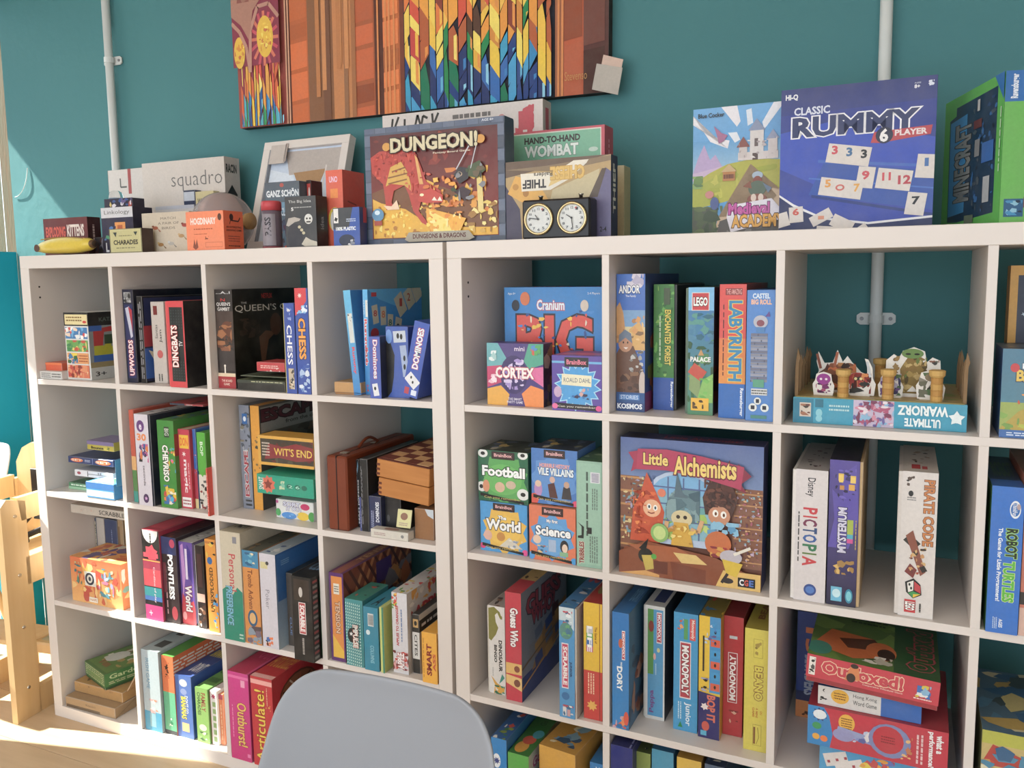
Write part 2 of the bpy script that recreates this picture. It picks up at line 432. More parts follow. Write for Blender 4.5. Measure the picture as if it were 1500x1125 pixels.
# pipes
def pipe(name, x, z0, z1, clips, label):
    t = empty(name, (x, WY-.022, 0), (0, 0, 0), label, 'pipe')
    MB().lathe([(.0135, z0), (.0135, z1)], 16).build('tube', M_PIPE, t, True)
    for z in clips:
        m = MB(); m.lathe([(.0165, z-.009), (.0165, z+.009)], 16)
        pl = [(-.042, z-.008), (-.034, z-.014), (.034, z-.014), (.042, z-.008), (.042, z+.008), (.034, z+.014), (-.034, z+.014), (-.042, z+.008)]
        m.prism(pl, .014, .018); cp = m.build('clip', M_PIPE, t)
        for s in (-1, 1):
            MB().lathe([(.0045, -.002), (.004, .002)], 10, M=Matrix.Translation((s*.031, .012, z)) @ Matrix.Rotation(math.pi/2, 4, 'X')).build('screw', M_GREY, cp)
    return t
pipe('wall_pipe', -.06, .0, 2.75, [2.14], 'thin pale painted pipe on the teal wall left of the painting')
pipe('wall_pipe', 2.378, .0, 2.75, [1.275], 'pale painted pipe running behind the right shelving unit and its blue rummy game')

# ---------------------------------------------------------------- shelving units
def unit(idx, ncol, label):
    u = empty('shelving_unit', (0, 0, 0), (0, 0, 0), label, 'shelving unit', 'white cube shelving units')
    u.matrix_world = UNITS[idx]; Wd = 2*T_+ncol*C_+(ncol-1)*D_; D = .39
    MB().box(0, 0, H_-T_, Wd, D, H_, .001).build('top_panel', M_WHITE, u)
    MB().box(0, 0, 0, Wd, D, T_, .001).build('bottom_panel', M_WHITE, u)
    for x in (0, Wd-T_): MB().box(x, 0, T_, x+T_, D, H_-T_, .001).build('side_panel', M_WHITE, u)
    for r in (1, 2, 3): MB().box(T_, .001, zt(r), Wd-T_, D, zt(r)+D_, .0006).build('shelf', M_WHITE, u)
    me = {}
    for r in range(4):
        zb = floorz(r); ztp = zb+C_
        for c in range(1, ncol):
            x = cl(c)-D_
            if r in me:
                o = bpy.data.objects.new('divider', me[r]); C.objects.link(o); o.parent = u; o.location = (x, 0, 0)
            else:
                o = MB().box(0, .001, zb, D_, D, ztp, .0006).build('divider', M_WHITE, u); o.location = (x, 0, 0); me[r] = o.data
    for z in (1.372, 1.34):
        MB().lathe([(.0028, 0), (.0028, .0008)], 10, '#1c1814', Matrix.Translation((T_, .03, z)) @ Matrix.Rotation(math.pi/2, 4, 'Y')).build('peg_hole', M_MATTE, u)
    return u
unit(0, 4, 'white square shelving unit of four by four cubes, the left one')
unit(1, 4, 'white cube shelving unit on the right, its right end outside the photo')

# ---------------------------------------------------------------- painting on the wall
def PT(u, v, y=.405):   # measured point on the canvas plane
    p = sight(0, u, v, 1, y); return p.x, p.z
pa = empty('canvas_painting', (.485, .405, 1.87), (0, 0, 0), 'large orange and stained glass canvas painting hanging on the teal wall', 'painting')
cx0, cz0 = PT(352, 187); cx1, cz1 = PT(891, 133); cw = cx1-cx0; ch = .95
pa.location = (cx0, .405, cz0-.003); pa.rotation_euler = (0, math.radians(.45), 0)
cv = MB().box(0, 0, 0, cw, .033, ch, .002, '#2a1d18').build('canvas', M_MATTE, pa)
A = Art(cw, ch, lambda u, v, e: (u*cw, -e, v*ch), .00003)
def sh(colr, k, rn):
    h = colr.lstrip('#'); c = [min(255, max(0, int(int(h[i:i+2], 16)*k*rn))) for i in (0, 2, 4)]; return '#%02x%02x%02x' % tuple(c)
A.run([('r', 0, 0, 1, 1, '#8a4a30')])
# bands: u from zoomed photo ((x-20)/1382)
bands = [(.0, .155, '#a0453c'), (.155, .172, '#6a3a30'), (.172, .225, '#c0602c'), (.225, .30, '#8c5c3c'), (.30, .36, '#c9824c'), (.36, .42, '#b05a30'),
         (.42, .445, '#5a2c20'), (.445, .49, '#c8682e'), (.49, .502, '#7a3a26'), (.502, .88, '#23222c'), (.88, .90, '#b8704a'), (.90, .945, '#c05a34'), (.945, 1, '#5a3430')]
for a, b, c in bands: A.run([('r', a, 0, b, 1, c)])
rn = random.Random(5)
for a, b, c, n in ((.172, .225, '#c0602c', 1), (.36, .42, '#b3562c', 1), (.90, .945, '#c4603a', 1), (.945, .995, '#643a32', 1), (.505-.06, .49, '#cc6e34', 1)):
    v = -.02
    while v < 1:
        hh = rn.uniform(.05, .10) if a < .9 else rn.uniform(.14, .2)
        A.run([('p', [(a, v), (b-.003, v+.008), (b-.003, v+hh), (a, v+hh-.006)], sh(c, rn.uniform(.75, 1.2), 1))]); v += hh+.006
for i in range(26):   # brush streaks of the columns
    a = rn.uniform(.225, .36); c = rn.choice(['#9a6a48', '#7a4e36', '#d08a52', '#c07a44', '#a86a3e']); v = rn.uniform(-.2, .8)
    A.run([('p', [(a, v), (a+.012, v), (a+.014, v+.5), (a+.002, v+.55)], c)])
for a in (.158, .166, .43, .452, .462, .475, .888, .897): A.run([('ln', [(a, 0), (a+.004, 1)], .006, '#e08a4a' if a > .2 else '#d9a080')])
def shards(ua, ub, cw_, bandsv, seed, vtop=1.0):
    r2 = random.Random(seed); u = ua
    while u < ub:
        wd = cw_*r2.uniform(.6, 1.3); v = -.03; ue = min(u+wd, ub); sl = r2.choice((-1, 1))
        while v < vtop:
            h_ = r2.uniform(.035, .10); s_ = r2.uniform(.02, .045)*sl; sl = -sl if r2.random() < .3 else sl
            vm = v+h_/2+r2.uniform(-.05, .05)
            for lim, pal in bandsv:
                if vm < lim: break
            A.run([('p', [(u, v), (ue-.0022, v+s_), (ue-.0022, v+s_+h_-.005), ((u+ue)/2, v+h_+abs(s_)*.6-.004), (u, v+h_-.005)], r2.choice(pal.split()))])
            if r2.random() < .35: A.run([('p', [(u+wd*.5, v+.01+s_*.5), (u+wd*.8, v+s_*.8+.01), (u+wd*.8, v+h_*.8), (u+wd*.5, v+h_*.75)], r2.choice(['#5fb4d8', '#2f7fc0', '#8fd0e8'] if vm < bandsv[0][0] else ['#f8dc6a', '#f2b93a', '#e8923a']))])
            v += h_
        u = ue
A.run([('r', .503, 0, .88, 1, '#1d2030')]); shards(.505, .878, .0205, [(.125, '#1c3f80 #2a6ab4 #3f9fd0 #20356c #2fa0c8 #264a8c #147a58'), (.165, '#2a8ac0 #1f8a50 #4aa84a #f0c838 #224080 #e8b030'), (.25, '#f2c23a #e8962c #d88a30 #5a3a2a #f6dc60 #1f8a50 #b85a2a'), (2, '#f0a030 #e87828 #d84a2c #f6d050 #c83a34 #8a3a2a #f2bc48')], 3)
shards(.02, .15, .011, [(.075, '#2a80b8 #2f9a60 #f0c838 #1f5a98 #4ab0c0'), (.16, '#f2c040 #e89a38 #f6e078 #d8602e #e8b848'), (2, '#e8a040 #b83c44 #d85038 #8c2c48')], 8, .19)
A.run([('r', 0, .19, .15, 1, '#8c3048')])
for i in range(16):
    a = math.pi*2*i/16; A.run([('ln', [(.102, .27), (.102+.045*math.cos(a), .27+.085*math.sin(a))], .010, '#c8485a' if i % 2 else '#d87058')])
A.run([('e', .105, .275, .026, .065, '#e8b838'), ('b', .085, .22, .125, .33, '#f6dc60 #d88a30 #c86a3a #f0c848', 26, 5, .14), ('e', .022, .235, .018, .05, '#e8b838'), ('b', .006, .20, .038, .27, '#f6dc60 #d88a30 #c86a3a', 12, 6, .2)])
A.run([('ln', [(.0, .33), (.025, .30), (.045, .25), (.055, .17)], .012, '#c08a78'), ('ln', [(.055, .17), (.06, .30), (.085, .37), (.12, .375), (.15, .33)], .012, '#c08a78'), ('p', [(0, .35), (.03, .32), (.055, .27), (.07, .36), (.1, .40), (.15, .38), (.15, 1), (0, 1)], '#b07c6a'), ('b', .0, .39, .15, 1, '#b88070 #a06a5c #c89a8a #8c5048', 30, 7, .2)])
A.run([('t', 'Stevenso', .908, .035, .958, .058, '#c89858', 0, -.01)])
A.build('front_print', cv, M_MATTE)
# card hooked on the corner of the canvas
cd = empty('price_card', (0, 0, 0), (0, 0, 0), 'pale paper card hooked on the lower right corner of the big canvas', 'card')
q = [(874, 93), (912, 99), (905, 139), (867, 131)]; q2 = [(884, 80), (913, 87), (909, 105), (880, 99)]
for nm, qq, yy, cc in (('card', q, .392, '#bdb4aa'), ('tab', q2, .395, '#d6b8a8')):
    p = [PT(u, v, yy) for u, v in qq]; MB().prism(p, yy, yy+.0012, cc).build(nm, M_MATTE, cd)
# ================================================================ GAMES, left unit
# ---- top shelf
G(0, (0, 0), (58, 554.5), 91, 543, .09, 'small white printed card box under the orange one in the top left cube', '#d8d4d0', F=[('l', .08, .15, .5, .85, 3, '#777'), ('l', .55, .2, .95, .8, 2, '#555')], cat='card game', name='card_box')
G(0, (0, 0), (60, 543.5), 91, 530.5, .085, 'small orange card box lying on the white one in the top left cube', '#e2582c', z=1.092+.0225, y=.03, F=[('r', 0, .75, 1, 1, '#f07a40')], cat='card game', name='card_box')
G(0, (0, 0), (94.5, 555), 134.5, 457.5, .15, 'tall box with a black top and coloured comic panels in top left cube', '#e8e6e2',
  F=[('r', 0, .80, 1, 1, '#16161a'), ('r', .04, .82, .98, .97, '#ead9a0'), ('l', .1, .86, .75, .95, 2, '#8a6a30'), ('e', .86, .86, .08, .02, '#d83020'), ('r', .03, .61, .95, .78, '#3a7cb8'), ('b', .03, .61, .95, .78, '#f0f0f0 #d83a3a #6ab0e0 #f4d8c0 #fff', 22, 1, .3), ('r', .06, .42, .95, .59, '#6aa850'), ('b', .06, .42, .95, .59, '#e8d070 #3a8a50 #c84a30 #8cc070', 22, 2, .3), ('r', .06, .24, .95, .40, '#e8a060'), ('b', .06, .24, .5, .40, '#2f6a3a #f0f0f0 #3a7ab0 #f0d040', 16, 3, .35), ('l', .55, .26, .93, .38, 3, '#b05a30'), ('r', .06, .03, .95, .22, '#e0704a'), ('b', .06, .03, .95, .22, '#f0c090 #c83a30 #e89060 #8a2f20', 30, 4, .3)],
  R=[('r', 0, .80, 1, 1, '#131316'), ('t', 'KATAMINO', .25, .86, .95, .92, '#5a6a60'), ('r', 0, .2, 1, .8, '#8a8f90'), ('p', [(.1, .48), (.1, .74), (.5, .78), (1, .78), (1, .72), (.35, .70), (.3, .48)], '#b82428'), ('p', [(.1, .36), (.1, .50), (.35, .50), (.35, .62), (.5, .62), (.5, .48), (.9, .48), (.9, .34)], '#b8b428'), ('r', .08, .26, 1, .36, '#2a5fae'), ('r', .35, .52, .9, .66, '#2f4a30'), ('r', .0, .72, .3, .80, '#2a5fae'), ('r', 0, .18, 1, .26, '#9a8a60'), ('r', 0, 0, 1, .18, '#c8c8c4'), ('t', '3+', .1, .05, .35, .12, '#222')], z=None)
G(0, (1, 0), (184.5, 560), 202.5, 424, .275, 'navy and black box with a red lettered spine, first in top row second cube', '#15182a',
  F=[('r', 0, 0, 1, 1, '#1a1f3a'), ('r', .12, .86, .8, .97, '#b8b8b8'), ('b', .12, .86, .8, .97, '#333 #888 #eee', 14, 3, .3), ('r', .12, .05, .9, .84, '#232c60'), ('p', [(.2, .80), (.6, .82), (.8, .5), (.6, .48)], '#c8c8d8'), ('p', [(.5, .82), (.85, .78), (.8, .55)], '#b02838'), ('t', 'UPWORDS', .3, .08, .75, .46, '#f8f0f0', 90, .03, '#c82030', .07)])
G(0, (1, 0), (207, 561), 215, 434, .27, 'black edged box with a blue cover, second in top row second cube', '#101014', F=[('l', .2, .05, .8, .95, 2, '#9a9aa0', 1)],
  R=[('r', 0.02, .02, 1, .98, '#26305c'), ('r', .0, .42, .3, .66, '#a82838'), ('r', .0, .05, .3, .4, '#2a5fae'), ('p', [(.05, .38), (.2, .32), (.12, .25)], '#f0e0c0')])
G(0, (1, 0), (227, 561), 246, 442, .24, 'pale grey box with a handwritten black title, top row second cube', '#cbc2ba',
  F=[('t', 'Santas', .25, .55, .45, .72, '#222', 90, 0), ('t', 'Jam', .55, .5, .8, .66, '#222', 90, 0), ('r', .2, .84, .5, .95, '#7a2020'), ('e', .55, .36, .22, .05, '#c85a5a'), ('l', .3, .03, .7, .12, 2, '#333', 1)])
G(0, (1, 0), (248, 567), 275, 441, .27, 'bright red box with black studded spine and white lettering, top row second cube', '#15120f', split='L', tray='#e04848',
  F=[('r', 0, 0, 1, 1, '#d8313c'), ('r', .14, .07, .92, .93, '#23282a')]+[('s', .26+.16*i, .10+.033*j, .05, .02, 4, '#3d4a4a') for i in range(5) for j in range(25) if not 6 < j < 18]+[('t', 'DINGBATS', .24, .24, .6, .72, '#f8f2ec', 90, .03, '#c02828', .08), ('t', 'TV', .68, .48, .9, .54, '#eee', 90)], R=[('r', 0, 0, 1, 1, '#141114'), ('r', .4, 0, .43, 1, '#26221f')], T=[('r', 0, 0, 1, 1, '#c03038')])
G(0, (2, 0), (321, 568), 346.5, 424, .27, 'large black box with red base band and white serif title, top row third cube', '#120e0e',
  F=[('r', 0, 0, 1, 1, '#2a2222'), ('r', 0, .5, 1, .78, '#4a3a34'), ('p', [(.1, .18), (.1, .38), (.45, .46), (.95, .38), (.95, .18)], '#3c3434'), ('b', .05, .38, .9, .68, '#6a3c28 #8a5236 #50301f #a4683f', 26, 3, .3), ('t', '...A..I', .1, .955, .9, .98, '#ddd'), ('t', 'N', .35, .88, .6, .91, '#c02020'), ('t', "QUEEN'S", .1, .83, .9, .87, '#e8e4e0'), ('t', 'GAMBIT', .15, .785, .85, .82, '#e8e4e0'), ('r', .38, .13, .46, .22, '#f0e6d8'), ('e', .42, .23, .06, .012, '#f0e6d8'), ('r', 0, .12, 1, .155, '#e8d0b0'), ('r', 0, 0, 1, .12, '#a8202c'), ('t', 'THE BOARD', .2, .065, .8, .09, '#f0d0c0'), ('t', 'GAME', .3, .03, .65, .055, '#f0d0c0')],
  R=[('r', 0, 0, 1, 1, '#130f0f'), ('r', 0, .1, 1, .3, '#0c0a0a'), ('t', 'NETFLIX', .42, .90, .58, .95, '#b81818', 0, .02), ('t', 'THE', .12, .85, .2, .87, '#bbb'), ('t', "QUEEN'S GAMBIT", .03, .76, 1.25, .84, '#d8d4ce', 0, 0), ('p', [(.38, .25), (.36, .5), (.46, .56), (.62, .54), (.5, .46), (.44, .25)], '#5a3826'), ('b', .08, .5, .38, .7, '#241a18 #33231e #3a2a24', 14, 5, .3), ('e', .62, .62, .09, .12, '#4a2a1a'), ('r', .15, .06, 1, .12, '#403a2a')])
G(0, (2, 0), (348, 573.5), 418, 556, .10, 'flat black tin of pieces in front of the black box, top row third cube', '#22211f', z=1.092, y=.012, F=[('r', 0, .72, 1, 1, '#3a4238'), ('l', .3, .82, .95, .95, 1, '#d8d8a8')], T=[('r', 0, 0, 1, 1, '#8a9070')], cat='tin')
G(0, (2, 0), (352, 556), 418, 550, .095, 'thin green grey printed tray on the black tin, top row third cube', '#5d6654', z=1.092+.0385, y=.014, cat='tin', F=[('l', .1, .3, .95, .8, 1, '#c8c8a0')])
G(0, (2, 0), (376, 549), 417, 530, .08, 'small red box on top of the black tin, top row third cube', '#c43038', z=1.092+.052, y=.02, F=[('l', .15, .3, .8, .7, 2, '#f0c8c0'), ('b', .3, 0, 1, .4, '#e8e0d8 #c43038', 8, 2, .4)], cat='card game', name='card_box')
G(0, (2, 0), (419, 576), 435.5, 444, .27, 'blue chess box with white serif lettering down its spine', '#2b4ca6', split='L', tray='#e4d36a',
  F=[('r', 0, 0, 1, 1, '#2b4ca6'), ('b', .25, .8, .75, .95, '#8aa0d8 #e0e0e8 #4a68b8', 14, 1, .35), ('t', 'CHESS', .22, .32, .72, .76, '#f4f4f8', -90, .02), ('r', .25, .05, .8, .28, '#c8b8a0'), ('b', .25, .05, .8, .28, '#222 #8a6a4a #e8d8c0 #444', 16, 2, .3)])
G(0, (2, 0), (437.5, 577), 456, 422, .27, 'blue chess box with orange lettering and red top corner', '#2f55b4',
  F=[('r', 0, 0, 1, 1, '#2a4ea8'), ('p', [(0, 1), (.9, 1), (.9, .88), (.2, .76), (0, .74)], '#d8303a'), ('s', .4, .93, .18, .08, 7, '#f0d8d0'), ('b', .1, .76, .95, .84, '#8ac0e8 #e8f0f8', 8, 2, .4), ('t', 'CHESS', .2, .33, .75, .72, '#f2a030', -90, .05, '#20306a', .06), ('b', .1, .02, .95, .30, '#dfe8f4 #6a8cc8 #b0c8e8 #3058b0 #2a2f50', 16, 3, .3)])
# leaning, curved and small boxes of the fourth cube
G(0, (3, 0), (490, 575), 529, 559, .07, 'small flat wooden domino box with a sliding lid, top row fourth cube', '#c99a64', mtl=M_MATTE, y=.03, split='D', tray='#b88552', cat='domino box', name='domino_box', F=[('r', 0, .0, 1, .06, '#8a5f36')])
G(0, (3, 0), (531.5, 570), 543, 424, .26, 'blue rummy box with a tile picture cover and red lettered spine', '#2a7cc8', y=.05,
  F=[('r', 0, 0, 1, 1, '#2f86cc', '#58b8ec'), ('r', .5, .74, .95, .9, '#e8e6dc'), ('b', .5, .74, .95, .9, '#333 #888 #e8e6dc', 6, 1, .3), ('t', 'CLASSIC', .1, .76, .3, .9, '#f0f8ff', -90, 0), ('t', 'Rummikub', .2, .28, .75, .72, '#e84048', -90, .03, '#ffffff', .07), ('t', '2-4', .3, .03, .7, .1, '#d83a3a', -90)],
  R=[('r', 0, 0, 1, 1, '#1f78c8', '#2f96dc'), ('p', [(0, 1), (.2, .9), (.6, .8), (1, .95), (1, 1)], '#58b4e8'), ('r', .06, .93, .15, .97, '#c03040'), ('rr', .12, .76, .05, .09, 8, '#d8d0b8'), ('t', '8', .09, .74, .15, .80, '#c83030'), ('rr', .26, .74, .05, .09, 0, '#d8d0b8'), ('t', '8', .23, .72, .29, .79, '#e07030'), ('rr', .38, .66, .05, .09, -5, '#d8d0b8'), ('t', '8', .35, .64, .41, .70, '#207868'), ('rr', .52, .62, .06, .09, -15, '#d8d0b8'), ('e', .52, .62, .03, .03, '#333'), ('rr', .58, .84, .08, .11, 30, '#d8cdb0'), ('t', '1', .56, .82, .61, .9, '#b83020'), ('rr', .75, .9, .08, .1, 30, '#d8cdb0'), ('t', '2', .71, .87, .77, .95, '#c04020'), ('rr', .9, .97, .08, .1, 30, '#d8cdb0'), ('e', .1, .58, .07, .05, '#b82838')])
DOM = [('r', 0, 0, 1, 1, '#2c52b4'), ('t', 'DOMINOES', .32, .38, .72, .92, '#e8f0f8', 90, .05, '#c83850', .07), ('rr', .5, .22, .3, .10, 55, '#e8e8ec'), ('e', .4, .26, .06, .02, '#222'), ('e', .55, .2, .06, .02, '#222'), ('r', .1, .03, .4, .12, '#b83a50'), ('r', .55, .03, .9, .10, '#dde4f4')]
G(0, (3, 0), (519, 571), 529, 425, .24, 'pale blue rummy box tilting to the left, top row fourth cube', '#2c86cc', y=.03, lean=-5, z=1.092,
  F=[('r', 0, 0, 1, 1, '#2f86cc', '#62c0ea'), ('r', .25, .5, .9, .78, '#d8dcd8'), ('b', .25, .5, .9, .78, '#333 #888 #e8e6dc', 8, 1, .3), ('t', 'Rummy', .3, .2, .8, .46, '#e84048', -90, .03)])
G(0, (3, 0), (543, 575), 559, 493, .05, 'small upright blue domino box with red title, front of top row fourth cube', '#3a4ea8', F=[('r', 0, 0, 1, 1, '#3f58b4'), ('t', 'Dominoes', .35, .32, .75, .95, '#e8e8f4', -90, .03, '#c03a58', .06), ('rr', .5, .14, .25, .1, 10, '#e8e8ec'), ('e', .45, .16, .1, .03, '#222')], R=[('r', 0, 0, 1, 1, '#1c2240')], y=.004)
G(0, (3, 0), (561, 574), 600, 478, .05, 'torn blue domino box with black opening and curved flap, top row fourth cube', '#2c489c', y=.03,
  F=[('r', 0, 0, 1, 1, '#101218'), ('p', [(.0, 0), (.2, .08), (.32, .3), (.38, .6), (.2, .78), (0, .8), (.0, 1), (1, 1), (1, 0)], '#3458b0'), ('e', .14, .86, .14, .1, '#6a98dc'), ('rr', .62, .86, .28, .08, 4, '#c8d0dc'), ('e', .55, .87, .06, .04, '#222'), ('e', .7, .86, .06, .04, '#222'), ('rr', .82, .52, .14, .22, 6, '#a8b8d8'), ('e', .82, .56, .05, .04, '#222'), ('e', .82, .44, .05, .04, '#222')], L=[('r', 0, 0, 1, 1, '#101218')])
G(0, (3, 0), (589, 577.5), 611, 466, .20, 'blue domino box leaning to the right against the side, top row fourth cube', '#2a4eac', y=.008, z=1.092+.0125, lean=13, F=DOM)
# ---- second shelf
ZS = .741
rt, _, _ = G(0, (0, 1), (101, 723), 139, 706, .10, 'green flat card box at the bottom of the left pile, second row first cube', '#4f8c62', z=ZS, y=.05, F=[('r', 0, 0, 1, .4, '#9ac8a4'), ('l', .1, .5, .9, .9, 1, '#d8e8d8')], T=[('b', 0, 0, 1, 1, '#3f7a54 #7ab08a #2f5a44 #d8e0d0', 14, 3, .3)], cat='card game', name='card_box')
G(0, (0, 1), (127, 728), 168, 705, .07, 'bright blue flat card box leaning out in front, second row first cube', '#3f9bd8', z=ZS, y=.0, T=[('r', .1, .1, .9, .9, '#a0d0f0')], F=[('r', .02, .1, .98, .5, '#d8ecd8'), ('r', 0, .6, 1, 1, '#2f78c0')], cat='card game', name='card_box')
G(0, (0, 1), (109.5, 704), 166, 687, .12, 'white card box with a small round emblem, middle of pile in second row first cube', '#dcdce2', z=ZS+.044, y=.05, F=[('e', .12, .5, .05, .22, '#a04858'), ('r', .34, .1, .36, .9, '#555'), ('r', .36, .45, .9, .52, '#555'), ('t', 'H', .62, .55, .7, .85, '#555')], cat='card game', name='card_box')
G(0, (0, 1), (100, 686), 166, 667.5, .13, 'navy card box with two orange emblems, second row first cube', '#23386f', z=ZS+.086, y=.045, F=[('e', .2, .5, .14, .3, '#e8702c'), ('t', 'SET', .08, .35, .32, .65, '#fff0d8', 0, .02, '#a03018'), ('l', .38, .3, .5, .7, 2, '#c8d0e8'), ('r', .55, 0, .56, 1, '#8a98c8'), ('e', .78, .5, .17, .35, '#e8702c'), ('t', 'SET', .62, .35, .92, .65, '#fff0d8', 0, .02, '#a03018')], cat='card game', name='card_box')
G(0, (0, 1), (128, 665), 167, 645, .09, 'yellow box with purple lid and black lettering on top of the pile', '#b8a83c', z=ZS+.1325, y=.05, F=[('r', 0, .58, 1, 1, '#7a6a98'), ('t', 'Bounce', .15, .12, .62, .42, '#222', 0, .03), ('s', .8, .28, .3, .1, 4, '#5a6a20')], T=[('r', 0, 0, 1, 1, '#9080ac')], cat='card game', name='card_box')
G(0, (0, 1), (164, 699), 171, 673, .05, 'light blue small box at the right of the pile, second row first cube', '#58aede', z=ZS+.040, y=-.003+.012, F=[('l', .1, .2, .9, .8, 2, '#e0f0f8')], cat='card game', name='card_box')
G(0, (0, 1), (168.5, 726), 173, 701, .06, 'small pale green and white box under the light blue one, second row first cube', '#d8e0d0', z=ZS, y=.012, F=[('r', 0, .6, 1, 1, '#8cc8a0'), ('r', 0, 0, 1, .35, '#d0c4a8')], cat='card game', name='card_box')
ZZ = ZS
G(0, (1, 1), (197, 735), 203.5, 600, .27, 'thin orange red box against the side, second row second cube', '#d8583c', F=[('r', 0, 0, 1, 1, '#c85038'), ('r', 0, .12, 1, .35, '#5a8a50'), ('r', 0, 0, 1, .12, '#3f9a90'), ('r', 0, .35, 1, .5, '#e8b070')])
G(0, (1, 1), (204.5, 739), 226.5, 606, .27, 'white box with purple round logo and orange numerals on its spine', '#1d2236', split='R', tray='#1d2236',
  F=[('r', 0, 0, 1, 1, '#d9d2dc'), ('e', .42, .87, .28, .065, '#6a3c80'), ('t', 'e', .32, .83, .52, .89, '#f0e0f0', 0, .03), ('t', '30', .12, .71, .8, .79, '#e88848', 0, .04), ('b', .2, .48, .9, .68, '#c85a90 #5a3c78 #e0783c #3a5aa0 #222', 18, 2, .3), ('t', 'seconds', .45, .22, .6, .44, '#5a5060', -90, 0), ('e', .55, .08, .2, .05, '#4a2c5c'), ('s', .55, .08, .12, .06, 5, '#d8a8d8')],
  T=[('r', 0, 0, 1, 1, '#d0cccc'), ('b', .1, .1, .9, .9, '#333 #555 #222', 14, 6, .2)], R=[('r', 0, 0, 1, 1, '#1f2440'), ('p', [(0, .2), (.5, .5), (1, .2)], '#18305c')])
G(0, (1, 1), (237, 742), 261, 615, .27, 'green box with slanted white lettering and cartoon vegetables on spine', '#4a9a3c',
  F=[('r', 0, 0, 1, 1, '#3f8f38'), ('b', .5, .4, 1, .7, '#4aa8d0 #e85a9a #f0d050 #6ab850 #e8783c', 20, 2, .2), ('r', .42, .81, .72, .93, '#3a4838'), ('t', 'BIG', .45, .83, .7, .91, '#d0d8c8', -90), ('t', 'CHEVRISO', .25, .30, .60, .72, '#f8f8f0', -90, .05, '#1a2a18', .08), ('b', .2, .04, .95, .26, '#e8c030 #c83c30 #4ab0d8 #e87838 #f0e8d0 #3a70b0', 30, 5, .22)],
  T=[('r', 0, 0, 1, 1, '#4f9a44'), ('b', 0, .1, 1, 1, '#e8c030 #2a5fae #3a70b0 #2f6a30', 20, 3, .25)], R=[('r', 0, 0, 1, 1, '#3f8a38'), ('r', 0, .6, 1, .85, '#8a2c30')])
G(0, (1, 1), (263.5, 743), 283, 628, .25, 'raspberry red box with yellow block and white script on spine', '#b8283c',
  F=[('r', 0, 0, 1, 1, '#c8304a'), ('r', .08, .76, .92, .93, '#f0c030'), ('t', 'DON', .15, .79, .85, .9, '#e87020', 0, .04), ('s', .45, .69, .2, .08, 6, '#f8e0e0'), ('t', 'magic', .3, .2, .7, .62, '#f8e8ec', -90, .03), ('l', .75, .25, .88, .6, 1, '#f0c0c8', 1), ('r', .1, .02, .9, .14, '#f0ecec'), ('l', .15, .04, .85, .12, 2, '#a03040')],
  T=[('r', 0, 0, 1, 1, '#c02c40'), ('r', .2, .0, .8, .6, '#e0c8b0')])
G(0, (1, 1), (285, 744), 292, 628, .25, 'slim blue and red box, second row second cube', '#2a62ae', F=[('r', 0, 0, 1, .5, '#b03048'), ('b', .3, .4, 1, .7, '#e8e0e8 #c83a50 #3a70c0', 10, 2, .4), ('r', 0, 0, 1, .12, '#d8c890')])
G(0, (1, 1), (294, 745), 306, 633, .25, 'light green topped box with dark pattern below, second row second cube', '#58a838', F=[('r', 0, 0, 1, .45, '#e0d8cc'), ('b', 0, 0, 1, .42, '#222 #8a3030 #d8d0c4 #555', 22, 3, .25), ('p', [(0, .5), (.5, .42), (1, .55), (1, 1), (0, 1)], '#56b038'), ('t', 'BOP', .35, .7, .7, .88, '#e8f8e0', -90)])
rt, dm, _ = G(0, (1, 1), (306.5, 754), 313.5, 686, .12, 'narrow bright red box sticking out over the shelf edge', '#dd4430', y=-.018, z=ZZ, F=[('t', 'MIND TRAP', .25, .1, .75, .9, '#f8e8e0', 90, .02)])
G(0, (1, 1), (249, 612), 297, 590, .27, 'red box with a dark edge lying across the tops of the green and white boxes', '#a82430', z=ZZ+.292, y=.04, T=[('r', 0, 0, 1, 1, '#c02c38'), ('b', .4, 0, 1, 1, '#222 #b02430 #d84048', 12, 3, .25)], F=[('r', 0, 0, .45, 1, '#3a4050'), ('t', 'mix', .5, .25, .7, .7, '#eee')], xmax=cl(2)-D_-.002)
G(0, (2, 1), (357, 744), 371.5, 593, .27, 'grey box with a red outlined title running up its spine', '#6f7480',
  F=[('r', 0, 0, 1, 1, '#8a90a0'), ('b', 0, .55, 1, .95, '#5a6270 #b0b4bc #444a55 #8a8270', 26, 3, .2), ('r', .3, .82, .8, .92, '#2a6ab0'), ('e', .55, .87, .15, .025, '#e8f0f8'), ('t', 'ESCAPE', .3, .12, .72, .56, '#b03848', 90, .03, '#e8e4e4', .06), ('l', .3, .02, .9, .1, 2, '#444')])
G(0, (2, 1), (373.5, 746), 386, 594, .27, 'orange edged box whose grey cover shows a dark red title', '#e09a28',
  F=[('r', 0, 0, 1, 1, '#e29c28'), ('b', .1, .3, .9, .74, '#4a4638 #e29c28 #8a7040', 16, 2, .25)], T=[('r', 0, 0, 1, 1, '#d8962a')],
  R=[('r', 0, 0, 1, 1, '#5e5a55'), ('r', 0.02, .74, 1, .98, '#9a9894'), ('t', 'ESCAPE', .03, .84, .95, .96, '#5a2430', 0, .04, '#221418', .05), ('t', 'from the city', .4, .77, .95, .82, '#3a3434'), ('b', 0, .4, 1, .74, '#4a4238 #7a7264 #3a3028 #6a5040', 24, 3, .25)])
